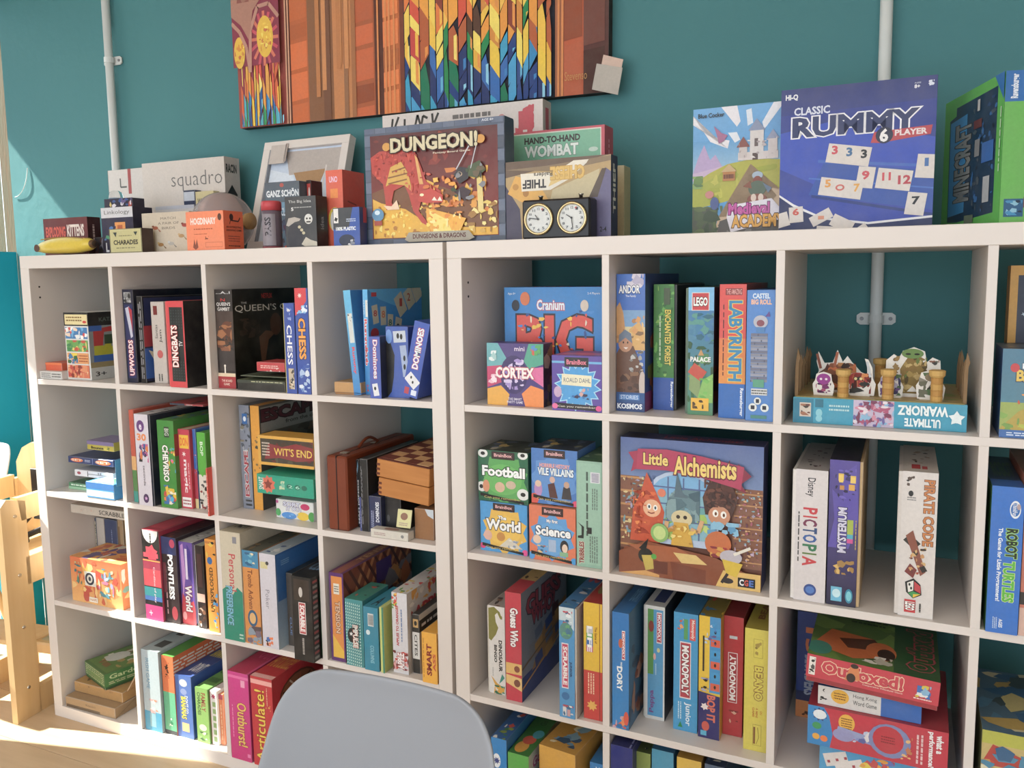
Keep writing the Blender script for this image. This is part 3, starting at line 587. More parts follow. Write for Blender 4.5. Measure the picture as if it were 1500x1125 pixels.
G(0, (2, 1), (405, 757.5), 460, 730, .10, 'small white box with bubble lettering and fruit shapes at shelf front', '#e8e6e4', xmax=cl(3)-D_-.003,
  F=[('t', 'SORT', .2, .66, .65, .9, '#e8e8f8', 0, .03, '#6a5a80', .08), ('t', 'IT OUT', .28, .44, .7, .64, '#e8e8f8', 0, .03, '#6a5a80', .08), ('e', .78, .72, .12, .17, '#d02868'), ('e', .35, .18, .2, .18, '#4a90d8'), ('e', .72, .22, .16, .22, '#f0c838'), ('e', .06, .3, .07, .2, '#50a860'), ('e', .95, .25, .09, .25, '#50a050'), ('s', .04, .85, .12, .06, 6, '#c04890'), ('b', .1, .02, .6, .3, '#3a80c8 #68b0e8 #a8d0f0', 8, 4, .3)])
G(0, (2, 1), (377.5, 726), 460, 693.6, .24, 'turquoise box with an orange badge lying under the framed maroon box', '#22a384', z=ZZ+.0745, y=.012, xmax=cl(3)-D_-.003,
  F=[('r', 0, 0, 1, 1, '#1fa083'), ('s', .2, .5, .48, .36, 9, '#d86a50'), ('s', .2, .5, .3, .15, 5, '#8a3a30'), ('t', 'SMART', .03, .2, .12, .85, '#e8f0e8', 90), ('e', .58, .5, .05, .13, '#14705c'), ('e', .72, .5, .05, .13, '#14705c'), ('e', .84, .5, .05, .13, '#14705c'), ('t', '2 6', .56, .42, .76, .58, '#a8e8d0'), ('b', .4, .3, .5, .75, '#c8d8b0 #7ac0a8', 8, 2, .5)], T=[('r', 0, 0, 1, 1, '#2ab090')])
G(0, (2, 1), (379, 690), 460, 637, .07, 'gold framed maroon box with serif title, second row third cube', '#dfa83a', z=ZZ+.0745+.0735, y=.03, xmax=cl(3)-D_-.003,
  F=[('r', 0, 0, 1, 1, '#e0a83c'), ('r', .05, .10, 1, .9, '#443c30'), ('b', .05, .1, 1, .9, '#3a3a30 #5a5440 #6a2a28 #4a3428', 26, 3, .2), ('p', [(.12, .2), (.2, .75), (.45, .66), (.7, .8), (1, .7), (1, .28), (.7, .2), (.4, .28)], '#8c2c30'), ('t', "WIT'S END", .3, .36, .98, .62, '#ecc850', 0, .01), ('l', .08, .3, .22, .8, 5, '#d8c8b8')])
# fourth cube: leather cases, mah jongg, chess board box
def case(bl, br, tv, d, y, label):
    rt, (w, d, h), p = G(0, (3, 1), bl, br, tv, d, label, '#7b3a22', y=y, mtl=M_LEATHER, bev=.004, name='leather_case', cat='case', split=None)
    MB().box(w*.5-.0012, -.0008, .002, w*.5+.0012, d*.98, h+.0008, 0).build('seam', M_BLACK, rt)
    for yy in (.03, d*.5):
        MB().box(w*.5-.011, yy, h, w*.5+.011, yy+.018, h+.003, .001).build('latch', M_CHROME, rt)
    hd = [(w/2, d*.3+.09*t, h+.004+.018*math.sin(math.pi*t)) for t in [i/8 for i in range(9)]]
    MB().tube(hd, .004, 8).build('handle', M_LEATHER, rt)
    return rt
case((481.5, 775), 511, 667, .33, .012, 'chestnut brown leather case standing upright, front in the second row fourth cube')
G(0, (3, 1), (517, 771.6), 529, 672, .27, 'tall black box with bold white lettering reading upwards, beside leather case', '#111217', F=[('r', .02, .02, .98, .98, '#16171d'), ('t', 'MAH JONGG', .35, .06, .8, .70, '#f2f2f4', 90, .04), ('p', [(.25, .84), (.6, .98), (.7, .9), (.4, .8)], '#88b8d8'), ('l', .1, .05, .25, .9, 1, '#999', 1)])
G(0, (3, 1), (530, 772), 541, 672, .25, 'black box with fine silver outline, between mah jongg box and wooden board', '#17181c', y=.03, F=[('r', .05, .03, .95, .97, '#101114'), ('l', .1, .1, .3, .9, 2, '#8a8a90', 1)])
G(0, (3, 1), (528, 778.5), 540, 728, .06, 'small purple blue box, second row fourth cube', '#3d4684', F=[('r', 0, 0, 1, 1, '#46508e'), ('l', .6, .1, .9, .6, 1, '#c8d0f0', 1)], y=.032)
G(0, (3, 1), (541, 779), 559, 726, .055, 'small dark navy domino box with white upright lettering', '#20284e', F=[('r', .02, .02, .98, .98, '#252e58'), ('t', 'DOMINOES', .55, .3, .85, .85, '#e8ecf4', 90, .03), ('l', .15, .15, .4, .6, 2, '#aab4d8', 1)], y=.032)
G(0, (3, 1), (561, 768), 588, 727, .10, 'black tin under the overhanging chequered wooden box', '#1a1a1c', y=.05, cat='tin', name='storage_tin', F=[('r', .05, .1, .95, .9, '#232326'), ('e', .2, .4, .1, .1, '#555')])
G(0, (3, 1), (608, 774), 636, 744, .10, 'small kraft cardboard box under the chequered wooden box', '#9a6a40', mtl=M_MATTE, y=.03, name='carton', cat='cardboard box', F=[('p', [(.55, 1), (1, 1), (1, .7), (.7, .8)], '#c8d0d8')])
rt, (w, d, h), p = G(0, (3, 1), (543, 788), 598, 774, .028, 'flat white matchbox style card box at the shelf edge', '#d9d3c8', y=.001, F=[('l', .1, .3, .4, .7, 2, '#a88'), ('e', .85, .5, .04, .2, '#888')], T=[('r', .05, .1, .95, .9, '#cfc6b8'), ('e', .5, .5, .2, .3, '#a07868')], cat='card game', name='card_box')
rt, (w, d, h), p = G(0, (3, 1), (580, 770), 601, 746, .003, 'pale yellow card with brown figure leaning on small kraft box', '#d8d296', y=.008, z=ZZ+.031, pitch=-14, F=[('e', .5, .62, .25, .2, '#8a5a40'), ('l', .2, .1, .8, .3, 2, '#a88')], cat='card', name='playing_card')
# chequered wooden folding board, two halves, lying crooked on the boxes
cb = empty('chess_board_box', (0, 0, 0), (0, 0, 0), 'folded wooden chess board box with chequered top lying crooked on other boxes', 'chess board', 'games on the second shelf of the left shelving unit')
cb.matrix_world = Matrix.Translation((1.239, .032, .842)) @ Matrix.Rotation(math.radians(-3.5), 4, 'Z') @ Matrix.Rotation(math.radians(4.5), 4, 'Y') @ Matrix.Rotation(math.radians(1.5), 4, 'X')
bw, bd, bh = .158, .325, .046
for k, nm in ((0, 'lower_half'), (1, 'upper_half')):
    z0 = k*(bh+.002); o = MB().box(.006*(1-k), 0, z0, bw, bd, z0+bh, .0015).build(nm, M_OAK, cb)
    for j in range(3):
        MB().box(-.0004+.006*(1-k), -.0006, z0+.005+j*.012, .010+.006*(1-k), .002, z0+.011+j*.012, 0, '#6a2f1c').build('dovetail', M_MATTE, o)
tp = [c for c in cb.children if c.name.startswith('upper')][0]
zt_ = 2*bh+.002
MB().box(0, 0, zt_, bw, bd, zt_+.0015, 0, '#6a2c1c').build('border', M_MATTE, tp)
for i in range(4):
    for j in range(9):
        s = .0345; x0 = .010+i*s; y0 = .010+j*s
        MB().box(x0+.0004, y0+.0004, zt_+.0012, x0+s-.0004, y0+s-.0004, zt_+.0026, 0, '#d3a06a' if (i+j) % 2 else '#74301f').build('square', M_MATTE, tp)
# ---- third shelf
ZT = .39
G(0, (0, 2), (107, 878.5), 181, 814, .14, 'orange cartoon print carton box with white dial panel, third row first cube', '#e08a3e', name='game_box',
  F=[('r', 0, 0, 1, 1, '#f0b468', '#dc6a38'), ('b', .02, .03, .98, .97, '#f0b050 #e88a48 #d86038 #f4c880 #c84c38', 36, 5, .16), ('r', .28, .4, .5, .72, '#e8e2d4'), ('e', .38, .56, .09, .14, '#3a3c4c'), ('e', .38, .56, .055, .09, '#e8e2d4'), ('e', .38, .56, .025, .05, '#3a3c4c'), ('b', .55, .2, .85, .85, '#7ab8c8 #f0e8d8 #a8b0d8 #5a9aa8 #c87a98 #f0e0b0', 26, 6, .16), ('b', .08, .4, .22, .9, '#5a8a78 #c8d098 #3a7a80', 12, 8, .3), ('r', .35, .05, .52, .16, '#f8f0e0'), ('t', 'HAPE', .37, .075, .50, .135, '#c87a30')],
  T=[('r', 0, 0, 1, 1, '#e8a050'), ('b', 0, 0, 1, 1, '#f0c880 #d86a38 #c8583c #e8e0d0 #6a5a8a', 30, 5, .2)], R=[('r', 0, 0, 1, 1, '#e0824a'), ('b', 0, 0, 1, 1, '#f0c880 #d86a38 #8ab0a0 #e8e0d0', 22, 5, .2)])
for bl, br, tv, col, lab, ops in (((134, 848), 146.5, 757, '#23305e', 'navy book with cream title panel, leftmost behind the orange carton', [('r', .12, .45, .85, .95, '#e0d8b8'), ('t', 'MINDER', .25, .5, .75, .9, '#222', -90, .03)]),
                                 ((147, 850), 158, 758, '#c5bcb2', 'plain beige grey box, second behind the orange carton', [('l', .4, .12, .6, .4, 1, '#8a8078', 1)]),
                                 ((159, 852), 177, 760, '#39466a', 'slate blue box with gold ornaments behind the orange carton', [('e', .55, .28, .2, .05, '#c8a860'), ('l', .5, .55, .62, .85, 1, '#8a98b8', 1), ('r', .45, .1, .6, .2, '#c8a860')]),
                                 ((178, 853), 186, 761, '#a58a66', 'tan brown box at the right behind the orange carton', [('r', 0, .2, .4, .9, '#7a6248')])):
    G(0, (0, 2), bl, br, tv, .19, lab, col, y=.16, z=ZT, F=ops)
G(0, (0, 2), (104, 758), 185, 738, .33, 'long beige box with spaced dark lettering lying across four upright books', '#bdb3a8', y=.03, z=ZT+.2825, F=[('t', 'SCRABBLE', .52, .25, .97, .75, '#2a2826', 0, .01), ('b', .12, .3, .45, .7, '#c89a88 #9a7a70 #b8a898 #cabfb4', 14, 3, .25)], T=[('r', 0, 0, 1, 1, '#c6bcb0')])
G(0, (1, 2), (215, 906), 240, 775, .27, 'black and magenta striped box with white half disc on its spine', '#b02848',
  F=[('r', 0, 0, 1, 1, '#17141a'), ('r', 0, .66, 1, 1, '#1a1518'), ('e', .5, 1.0, .45, .14, '#e8e0dc'), ('l', .42, .83, .6, .97, 1, '#222', 1), ('r', .05, .70, .9, .75, '#d84058'), ('s', .5, .75, .4, .28, 6, '#d03c50'), ('r', 0, .56, 1, .68, '#a02848'), ('r', 0, .66, 1, .67, '#f0b040'), ('r', 0, .38, 1, .57, '#c83848'), ('r', 0, .27, 1, .37, '#2a8a90'), ('r', 0, .22, 1, .27, '#3a68a8'), ('r', 0, .17, 1, .21, '#1a1620'), ('r', 0, .0, 1, .17, '#c8307a'), ('t', 'Cardline of play', .55, .2, .68, .6, '#f0d0d8', -90, 0), ('t', '+', .2, .05, .4, .11, '#f8c0d0')], T=[('r', 0, 0, 1, 1, '#b82c48'), ('r', .1, .1, .9, .5, '#d04058')])
G(0, (1, 2), (242, 910), 264, 785, .27, 'dark box with bold white title reading down, red circle in its corner', '#2a1c2c',
  F=[('r', 0, 0, 1, 1, '#2c1c24'), ('r', 0, .8, 1, 1, '#2a3468'), ('e', .75, .93, .18, .05, '#c83860'), ('t', 'POINTLESS', .38, .28, .75, .80, '#f4f0f0', -90, .05), ('l', .15, .1, .3, .7, 1, '#c89aa0', 1), ('e', .7, .12, .2, .08, '#a83040'), ('r', .05, .35, .25, .7, '#6a2434')], T=[('r', 0, 0, 1, 1, '#3a2a30'), ('b', 0, 0, 1, 1, '#6a3a38 #241a20 #8a5040', 18, 3, .25)])
G(0, (1, 2), (265, 912), 288, 792, .27, 'rounded purple and red box with white outlined lettering on its spine', '#5a3c8c', bev=.006,
  F=[('r', 0, 0, 1, 1, '#6a4aa4'), ('p', [(.1, .95), (.3, .98), (.4, .6), (.15, .3)], '#c890d0'), ('p', [(.6, .98), (.85, .9), (.9, .5), (.6, .6)], '#463090'), ('r', 0, 0, 1, .2, '#d0404c'), ('p', [(0, .2), (1, .2), (.9, .3), (.5, .25), (.1, .38)], '#d0404c'), ('t', 'World', .3, .16, .8, .48, '#f8f4f4', -90, .05, '#8a2840', .07), ('r', .42, .55, .58, .92, '#e8dcf0'), ('e', .2, .1, .15, .05, '#f0a8a8')], T=[('r', 0, 0, 1, 1, '#c8c8c4'), ('b', 0, 0, 1, 1, '#888 #b0b0a8 #eee #6a6a66', 14, 2, .2)])
G(0, (1, 2), (290.5, 919), 303, 798, .27, 'white edged dark box with brown pattern, third row second cube', '#2c2224', split='L', tray='#e4e0da', F=[('r', 0, 0, 1, 1, '#2a1f22'), ('r', 0, .32, 1, .42, '#e0b0a0'), ('b', 0, .02, 1, .3, '#8a5a40 #e8dcd0 #4a2a20 #c8a890', 14, 3, .3), ('r', .2, .5, .8, .9, '#4a2a2c')], T=[('r', 0, 0, 1, 1, '#a8b0a0')])
G(0, (1, 2), (307, 924), 322, 789, .26, 'orange box with black graffiti style letters, third row second cube', '#e0922c',
  F=[('r', 0, 0, 1, 1, '#e8982c'), ('e', .4, .77, .25, .04, '#2a68a8'), ('t', 'UNEXPLODED', .3, .22, .65, .70, '#2a2018', 90, .02), ('b', .5, .05, 1, .45, '#3a88d0 #f0e070 #58b0e0 #222', 14, 3, .35), ('b', 0, .8, 1, .98, '#222 #c8782c #e8c040', 8, 2, .3)])
G(0, (2, 2), (330, 937), 359, 777, .27, 'cream over green box with red script and white lettering on spine', '#cfc4ae',
  F=[('r', 0, 0, 1, 1, '#cdc1aa'), ('p', [(0, 0), (1, 0), (1, .46), (.75, .5), (.5, .42), (.25, .5), (0, .46)], '#1f8a72'), ('r', .62, .90, .82, .96, '#8a8890'), ('t', 'Personal', .38, .46, .72, .80, '#c43a44', -90, .01), ('t', 'PREFERENCE', .18, .14, .50, .50, '#7ac0d8', -90, .03, '#3a4a60', .04), ('l', .75, .02, .95, .08, 2, '#c8e0d0')],
  T=[('r', 0, 0, 1, 1, '#bdb096'), ('t', 'NEW', .2, .15, .8, .3, '#333', 0, .04)])
G(0, (2, 2), (361, 941), 384, 805, .27, 'blue topped orange adventure box with wave emblem, third row third cube', '#c8843c',
  F=[('r', 0, 0, 1, 1, '#d88c40'), ('r', 0, .82, 1, 1, '#3c88b0'), ('b', .15, .84, .8, .98, '#e8d8b0 #2a6088 #6ab0c8', 10, 2, .3), ('t', 'Tomb Adven', .3, .38, .6, .80, '#8a4a28', -90, .02), ('e', .5, .28, .3, .09, '#2a5a80'), ('e', .5, .28, .2, .06, '#e0b070'), ('b', .1, .0, 1, .2, '#7a6878 #c88a50 #8a98a8 #5a4a50', 16, 3, .3)], T=[('r', 0, 0, 1, 1, '#58584c'), ('b', 0, 0, 1, 1, '#8a6a40 #3a3830 #5a8098', 14, 3, .25)])
G(0, (2, 2), (386, 947), 409, 809.5, .27, 'white box with faint grey script spine and bright blue cover', '#dcd6d8',
  F=[('r', 0, 0, 1, 1, '#d4ced6'), ('r', .05, .84, .5, .91, '#d8cc98'), ('e', .48, .9, .1, .02, '#444'), ('t', 'Poker', .3, .42, .55, .62, '#8a8490', -90, 0), ('b', .15, .02, .65, .12, '#3a68b0 #222 #e87838 #3a68b0', 10, 3, .3)],
  R=[('r', 0, 0, 1, 1, '#b8ccd8', '#1f62a8'), ('r', .02, .5, .98, .98, '#2a70b8'), ('l', .08, .86, .2, .92, 3, '#8ab8e0'), ('r', .18, .28, .4, .5, '#9aa890'), ('r', .2, .3, .38, .48, '#b8c8d0'), ('e', .3, .56, .08, .03, '#2a68b0')], T=[('r', 0, 0, 1, 1, '#b8c4cc'), ('b', .1, 0, .8, .3, '#3a5a90 #e8e8e8', 6, 2, .3)])
G(0, (2, 2), (423, 946), 432, 838.7, .20, 'dark grey brown box half hidden behind the black word game box', '#4b443f', y=.03, F=[('t', 'CLUE', .4, .15, .7, .4, '#6a8ac0', -90)], T=[('r', 0, 0, 1, 1, '#26323a')])
G(0, (2, 2), (432, 972), 460, 843, .27, 'black box with red letter tile panel hanging over the shelf edge', '#1c1b1c', y=-.028, z=ZT,
  F=[('r', 0, 0, 1, 1, '#1d1c1d'), ('r', .1, .72, .9, .97, '#3a302a'), ('r', .32, .32, .68, .70, '#e8dcd8'), ('r', .35, .33, .65, .69, '#b83438'), ('t', 'SCRABBLE', .38, .35, .62, .67, '#f8f0ec', -90, .04), ('e', .45, .82, .1, .06, '#c8c0b8'), ('l', .4, .08, .6, .28, 1, '#b0a8a0', 1)],
  R=[('r', 0, 0, 1, 1, '#1a1a1b')]+[('r', .02+.0, .03+.06*i, .09, .06+.06*i, '#8a2f30' if i % 2 else '#7a7a78') for i in range(16)]+[('r', .12, 0.03, 1, .95, '#1c6a40')], T=[('r', 0, 0, 1, 1, '#1a1c1e'), ('t', 'CLUB', .1, .2, .9, .45, '#5a80a0', 0)])
G(0, (3, 2), (486.5, 966), 507, 837.5, .33, 'purple and orange box with lattice pattern cover, third row fourth cube', '#5a2c6c',
  F=[('r', 0, 0, 1, 1, '#5c2c70'), ('r', .14, .04, .9, .96, '#e08a38'), ('p', [(.14, .04), (.9, .04), (.9, .12), (.14, .3)], '#e8b838'), ('r', .3, .76, .7, .88, '#e8e0d0'), ('l', .34, .78, .66, .86, 3, '#555'), ('t', 'TENSION', .38, .32, .72, .68, '#e8c0a0', -90, .03, '#5a2030', .06)],
  R=[('r', 0, 0, 1, 1, '#8a4430')]+[('ln', [(-.2+.12*i, 0), (.3+.12*i, 1)], .05, '#c88050') for i in range(10)]+[('ln', [(.1+.12*i, 0), (-.4+.12*i, 1)], .04, '#5a2828') for i in range(12)]+[('r', .45, .66, .68, .92, '#4a2c78'), ('b', .5, .3, 1, .8, '#c86a38 #4a2c78 #8a8088 #d89050', 14, 3, .3)], T=[('r', 0, 0, 1, 1, '#6a3068'), ('r', .2, 0, .8, 1, '#a05848'), ('t', 'TENSION', .3, .3, .7, .9, '#d8a870', 90)])
G(0, (3, 2), (508.5, 973), 534, 876, .12, 'teal patterned box with white and black lettering, third row fourth cube', '#3a8c90',
  F=[('r', 0, 0, 1, 1, '#47979a')]+[('p', [(.02+.12*i, .03+.045*j), (.08+.12*i, .06+.045*j), (.1+.12*i, .03+.045*j), (.05+.12*i, .022+.045*j)], '#b8dcd8') for i in range(8) for j in range(21)]+[('e', .42, .48, .22, .11, '#1c2426'), ('t', 'IMPULSE', .5, .3, .78, .64, '#e8e8e0', -90, .04, '#b84838', .08), ('s', .4, .5, .12, .05, 5, '#e8e8e8')], T=[('r', 0, 0, 1, 1, '#3f9080'), ('b', .2, .1, .8, .9, '#222 #3f9080 #c85848', 8, 2, .3)])
G(0, (3, 2), (535, 980), 556, 887.6, .14, 'plain sea blue box with small barcode label, third row fourth cube', '#2c8aa4',
  F=[('r', 0, 0, 1, 1, '#2b87a2'), ('r', .3, .7, .7, .9, '#d8dcdc')]+[('r', .34+.045*i, .72, .36+.045*i, .88, '#333') for i in range(8)]+[('t', 'COLUMNS', .42, .12, .68, .4, '#8ac8d8', -90, .02), ('e', .3, .6, .14, .04, '#d8e8ec')], T=[('r', 0, 0, 1, 1, '#308fa8'), ('t', 'A', .3, .1, .7, .5, '#1a2a30')])
G(0, (3, 2), (558, 987), 564, 889, .2, 'thin pale yellow green box, third row fourth cube', '#c8d07a', F=[('r', .6, 0, 1, 1, '#3f8a70')])
G(0, (3, 2), (565.5, 985), 574, 950, .15, 'small dark box with pale base between the yellow and white spines', '#2a2a2e', F=[('r', 0, 0, 1, .5, '#d8d4d0')], y=.03)
G(0, (3, 2), (577, 984), 599, 866.7, .30, 'white box bordered with red fruits and red title, third row fourth cube', '#d9d4d4',
  F=[('r', 0, 0, 1, 1, '#d9d6da'), ('b', 0, .8, .35, 1, '#c83a30 #5a9a48 #f0c040 #d84838', 20, 2, .35), ('t', 'APPLES TO ORANGES', .25, .34, .42, .84, '#c02c34', 90, .03), ('l', .55, .4, .68, .8, 1, '#5a7ab0', 1), ('b', .0, .02, 1, .28, '#c83a30 #d8d4d0 #e0a0a0 #7a3030 #f0f0f0', 40, 3, .18), ('t', 'APPLE', .3, .06, .75, .26, '#f8f0f0', 90, .04, '#a82830', .07)],
  T=[('r', 0, 0, 1, 1, '#d8d0cc'), ('b', 0, 0, 1, 1, '#c83a30 #5a9a48 #d8d0cc #e0c040', 40, 3, .2)], R=[('r', 0, 0, 1, 1, '#cfc8c4'), ('b', 0, .7, 1, 1, '#c83a30 #5a9a48 #e8e0d8 #e0a040', 50, 6, .2), ('t', 'APPLES', .1, .62, .7, .78, '#c03038', 0, .04)])
G(0, (3, 2), (605.5, 985.5), 616, 899, .22, 'narrow black and white striped box, third row fourth cube', '#2a2826', F=[('r', 0, .25, 1, .7, '#dcdad6'), ('t', 'CITES', .3, .3, .7, .66, '#2a2a2a', -90, .02), ('r', .15, .78, .85, .92, '#c8a060'), ('e', .5, .85, .2, .04, '#222')], R=[('r', 0, 0, 1, 1, '#c8c4bc'), ('r', .0, .7, 1, .9, '#222'), ('l', .05, .75, .8, .85, 1, '#ddd')])
G(0, (3, 2), (619.5, 995), 641, 925, .10, 'yellow box with vertical dark red letters at right of third row fourth cube', '#eaa628', y=-.003,
  F=[('r', 0, 0, 1, 1, '#eeac2c'), ('t', 'SMART', .3, .15, .65, .78, '#8a2018', 90, .06), ('t', 'ASS', .72, .25, .92, .6, '#c84828', 90, .05), ('l', .05, .1, .15, .9, 1, '#b87820', 1)])
# ---- bottom shelf
ZB = T_
def crooked(cx_, cy_, z0, w, d, h, yaw, label, col, F=None, L=None, T=None, R=None, name='game_box', cat='board game', mtl=None, group='games on the bottom shelf of the left shelving unit', split=None, tray='#ccc', unit_=0, tilt=0, roll=0):
    root = empty(name, (0, 0, 0), (0, 0, 0), label, cat, group)
    root.matrix_world = UNITS[unit_] @ Matrix.Translation((cx_, cy_, z0)) @ Matrix.Rotation(math.radians(yaw), 4, 'Z') @ Matrix.Rotation(math.radians(tilt), 4, 'Y') @ Matrix.Rotation(math.radians(roll), 4, 'X')
    dims = (0, 0, 0, w, d, h)
    if split == 'D':
        k = h*.18; body = MB().box(0, 0, k, w, d, h, .0012, hexc(col)).build('lid', mtl or M_CARD, root); MB().box(.001, .001, 0, w-.001, d-.001, h*.5, .001, hexc(tray)).build('tray', mtl or M_CARD, root); dims = (0, 0, k, w, d, h-k)
    else: body = MB().box(0, 0, 0, w, d, h, .0015, hexc(col)).build('carton', mtl or M_CARD, root)
    for fc, ops in (('F', F), ('R', R), ('T', T), ('L', L)):
        if ops: art(fc, dims, ops, body)
    return root
crooked(.050, .004, ZB+.001, .215, .30, .034, 1.5, 'lowest kraft cardboard box of the pile, flap side open at the left', '#a88a66', F=[('r', .02, .04, .7, .3, '#5a4a3c'), ('t', 'Knockit', .42, .5, .62, .75, '#6f5a44', 0, 0)], R=[('ln', [(0, 0), (.3, 1)], .06, '#8a6c4a')], mtl=M_MATTE, name='carton', cat='cardboard box')
crooked(.050, .038, ZB+.036, .212, .27, .033, 1, 'worn kraft box in the middle of the pile under the green one', '#b98d54', F=[('b', 0, .7, 1, 1, '#8a6434 #a87a44', 10, 2, .5)], T=[('b', 0, 0, 1, 1, '#9a7444 #a8854f #7a5a34', 14, 2, .2)], mtl=M_MATTE, name='carton', cat='cardboard box')
tin = crooked(.058, .075, ZB+.070, .150, .24, .052, -17, 'green striped tin with cream picture on lid on top of kraft boxes', '#3f6e3c', name='storage_tin', cat='tin', split='D', tray='#2f5a30',
  F=[('r', 0, 0, 1, 1, '#4c7a42')]+[('l', .04, .08+.15*i, .96, .20+.15*i, 1, '#c8c89a') for i in range(6)]+[('r', .1, .28, .85, .55, '#6a8c4c')], R=[('r', 0, 0, 1, 1, '#3f7a3c'), ('t', 'Gardeners', .06, .5, .7, .85, '#c8d8a0', 0, .02), ('l', .05, .1, .9, .35, 2, '#c8c89a')],
  T=[('r', 0, 0, 1, 1, '#557a3c'), ('r', .05, .04, .95, .96, '#6a8a44'), ('b', .1, .1, .9, .9, '#d8d4c0 #8a6a3a #b89858 #e8e4d4 #5a7a38 #a8844a', 22, 3, .22), ('e', .35, .35, .2, .16, '#d8d6cc'), ('e', .65, .7, .22, .18, '#8a6a38')])
crooked(.275, .05, ZB+.072, .075, .16, .004, 0, 'torn kraft cardboard flap leaning at the right of the kraft pile', '#b08858', mtl=M_MATTE, name='cardboard_flap', cat='cardboard', tilt=-55)
G(0, (1, 3), (214, 1067), 238.5, 950, .28, 'pale grey and aqua box with small blue lettering on spine', '#b9c6ca',
  F=[('r', 0, 0, 1, 1, '#b4c2c8'), ('r', 0, 0, 1, .24, '#3f9cc0'), ('t', 'IRISH GAME', .22, .52, .42, .90, '#4a88a8', -90, 0), ('r', .3, .05, .65, .22, '#88b8c8'), ('b', .3, .22, .8, .4, '#d88868 #c8a0a0 #e8d8d0', 10, 2, .3)], T=[('r', 0, 0, 1, 1, '#b0bcc0'), ('r', .3, .1, .8, .25, '#444'), ('r', .3, .4, .7, .48, '#333')])
G(0, (1, 3), (239.5, 1072), 260, 958, .28, 'orange over mint green box with black base edge', '#5a8a40', split='L', tray='#35353a',
  F=[('r', 0, 0, 1, 1, '#62b88c'), ('r', 0, .54, 1, 1, '#e07038'), ('r', 0, 0, 1, .05, '#33373c'), ('s', .4, .85, .2, .1, 5, '#3a2a20'), ('b', .25, .72, .6, .92, '#3a2a20 #5a3424', 9, 2, .3), ('b', .35, .1, .7, .22, '#f0f0e0 #2a8a5c', 8, 2, .3)], T=[('r', 0, 0, 1, 1, '#4f9438')], R=[('r', 0, 0, 1, 1, '#d8682f'), ('l', .0, .75, .9, .95, 5, '#e8e4da')])
G(0, (1, 3), (261, 1077), 284.5, 986.5, .28, 'royal blue box with yellow vertical lettering, bottom row second cube', '#2c54a4',
  F=[('r', 0, 0, 1, 1, '#4a70b8'), ('e', .5, .88, .25, .06, '#c8ccd0'), ('e', .5, .74, .2, .05, '#8a9ac8'), ('t', "DON'T GO", .55, .40, .75, .68, '#e8ecf0', -90, .02), ('t', 'BANANAS', .3, .3, .62, .66, '#e8d848', -90, .05, '#2a3a70', .05), ('r', .3, .1, .75, .24, '#e8c088')],
  T=[('r', 0, 0, 1, 1, '#284c94'), ('t', 'BANANAS', .15, .45, .95, .62, '#e0d048', 0, .04), ('t', "DON'T", .35, .1, .95, .3, '#e8ecf0', 0, .04)])
G(0, (1, 3), (290, 1085.5), 308, 1006, .27, 'apple green box with small brown and white lettering, bottom row second cube', '#6a9c4c',
  F=[('r', 0, 0, 1, 1, '#86b05c'), ('t', 'FAMILY', .45, .58, .8, .92, '#8a3a30', -90, .03), ('t', 'CHARADES', .15, .5, .4, .92, '#3a5a30', -90, .03), ('e', .5, .28, .3, .06, '#d8e4c0'), ('b', .2, .04, .8, .2, '#f0f0e8 #3a6a30 #d8e0b8', 9, 2, .3)], T=[('r', 0, 0, 1, 1, '#689848'), ('l', .1, .1, .9, .9, 4, '#3a6430')])
G(0, (1, 3), (309.5, 1089), 321, 1010.6, .26, 'white box with raspberry edge and small green windows, bottom row second cube', '#e8e0dc', split='L', tray='#c83868',
  F=[('r', 0, 0, 1, 1, '#ece6e0'), ('s', .5, .9, .4, .2, 6, '#b03860')]+[('r', .3, .06+.13*i, .8, .15+.13*i, '#9ab878') for i in range(6)], T=[('r', 0, 0, 1, 1, '#e0d0d0')])
G(0, (1, 3), (322, 1090), 330, 1016, .25, 'thin salmon orange box at right end of bottom row second cube', '#dd7f4e', F=[('r', 0, .9, 1, 1, '#b04058'), ('l', .3, .1, .7, .8, 1, '#f0c8a0', 1)])
G(0, (2, 3), (340, 1109), 369.5, 981.6, .30, 'magenta box with gold script reading down its spine', '#c4216e',
  F=[('r', 0, 0, 1, 1, '#cc1f76', '#d4308a'), ('r', .0, .93, 1, .96, '#e868a8'), ('r', .62, .84, .82, .92, '#f0a0c0'), ('t', 'Outburst!', .38, .16, .85, .66, '#ecc060', -90, .02, '#8a1038', .03), ('l', .12, .25, .2, .62, 1, '#f090c0', 1), ('r', .8, .05, .95, .09, '#e878b0')], T=[('r', 0, 0, 1, 1, '#c01c50'), ('r', .9, 0, 1, 1, '#d84880'), ('t', 'Out', .3, .3, .85, .6, '#d84878', 0, 0)])
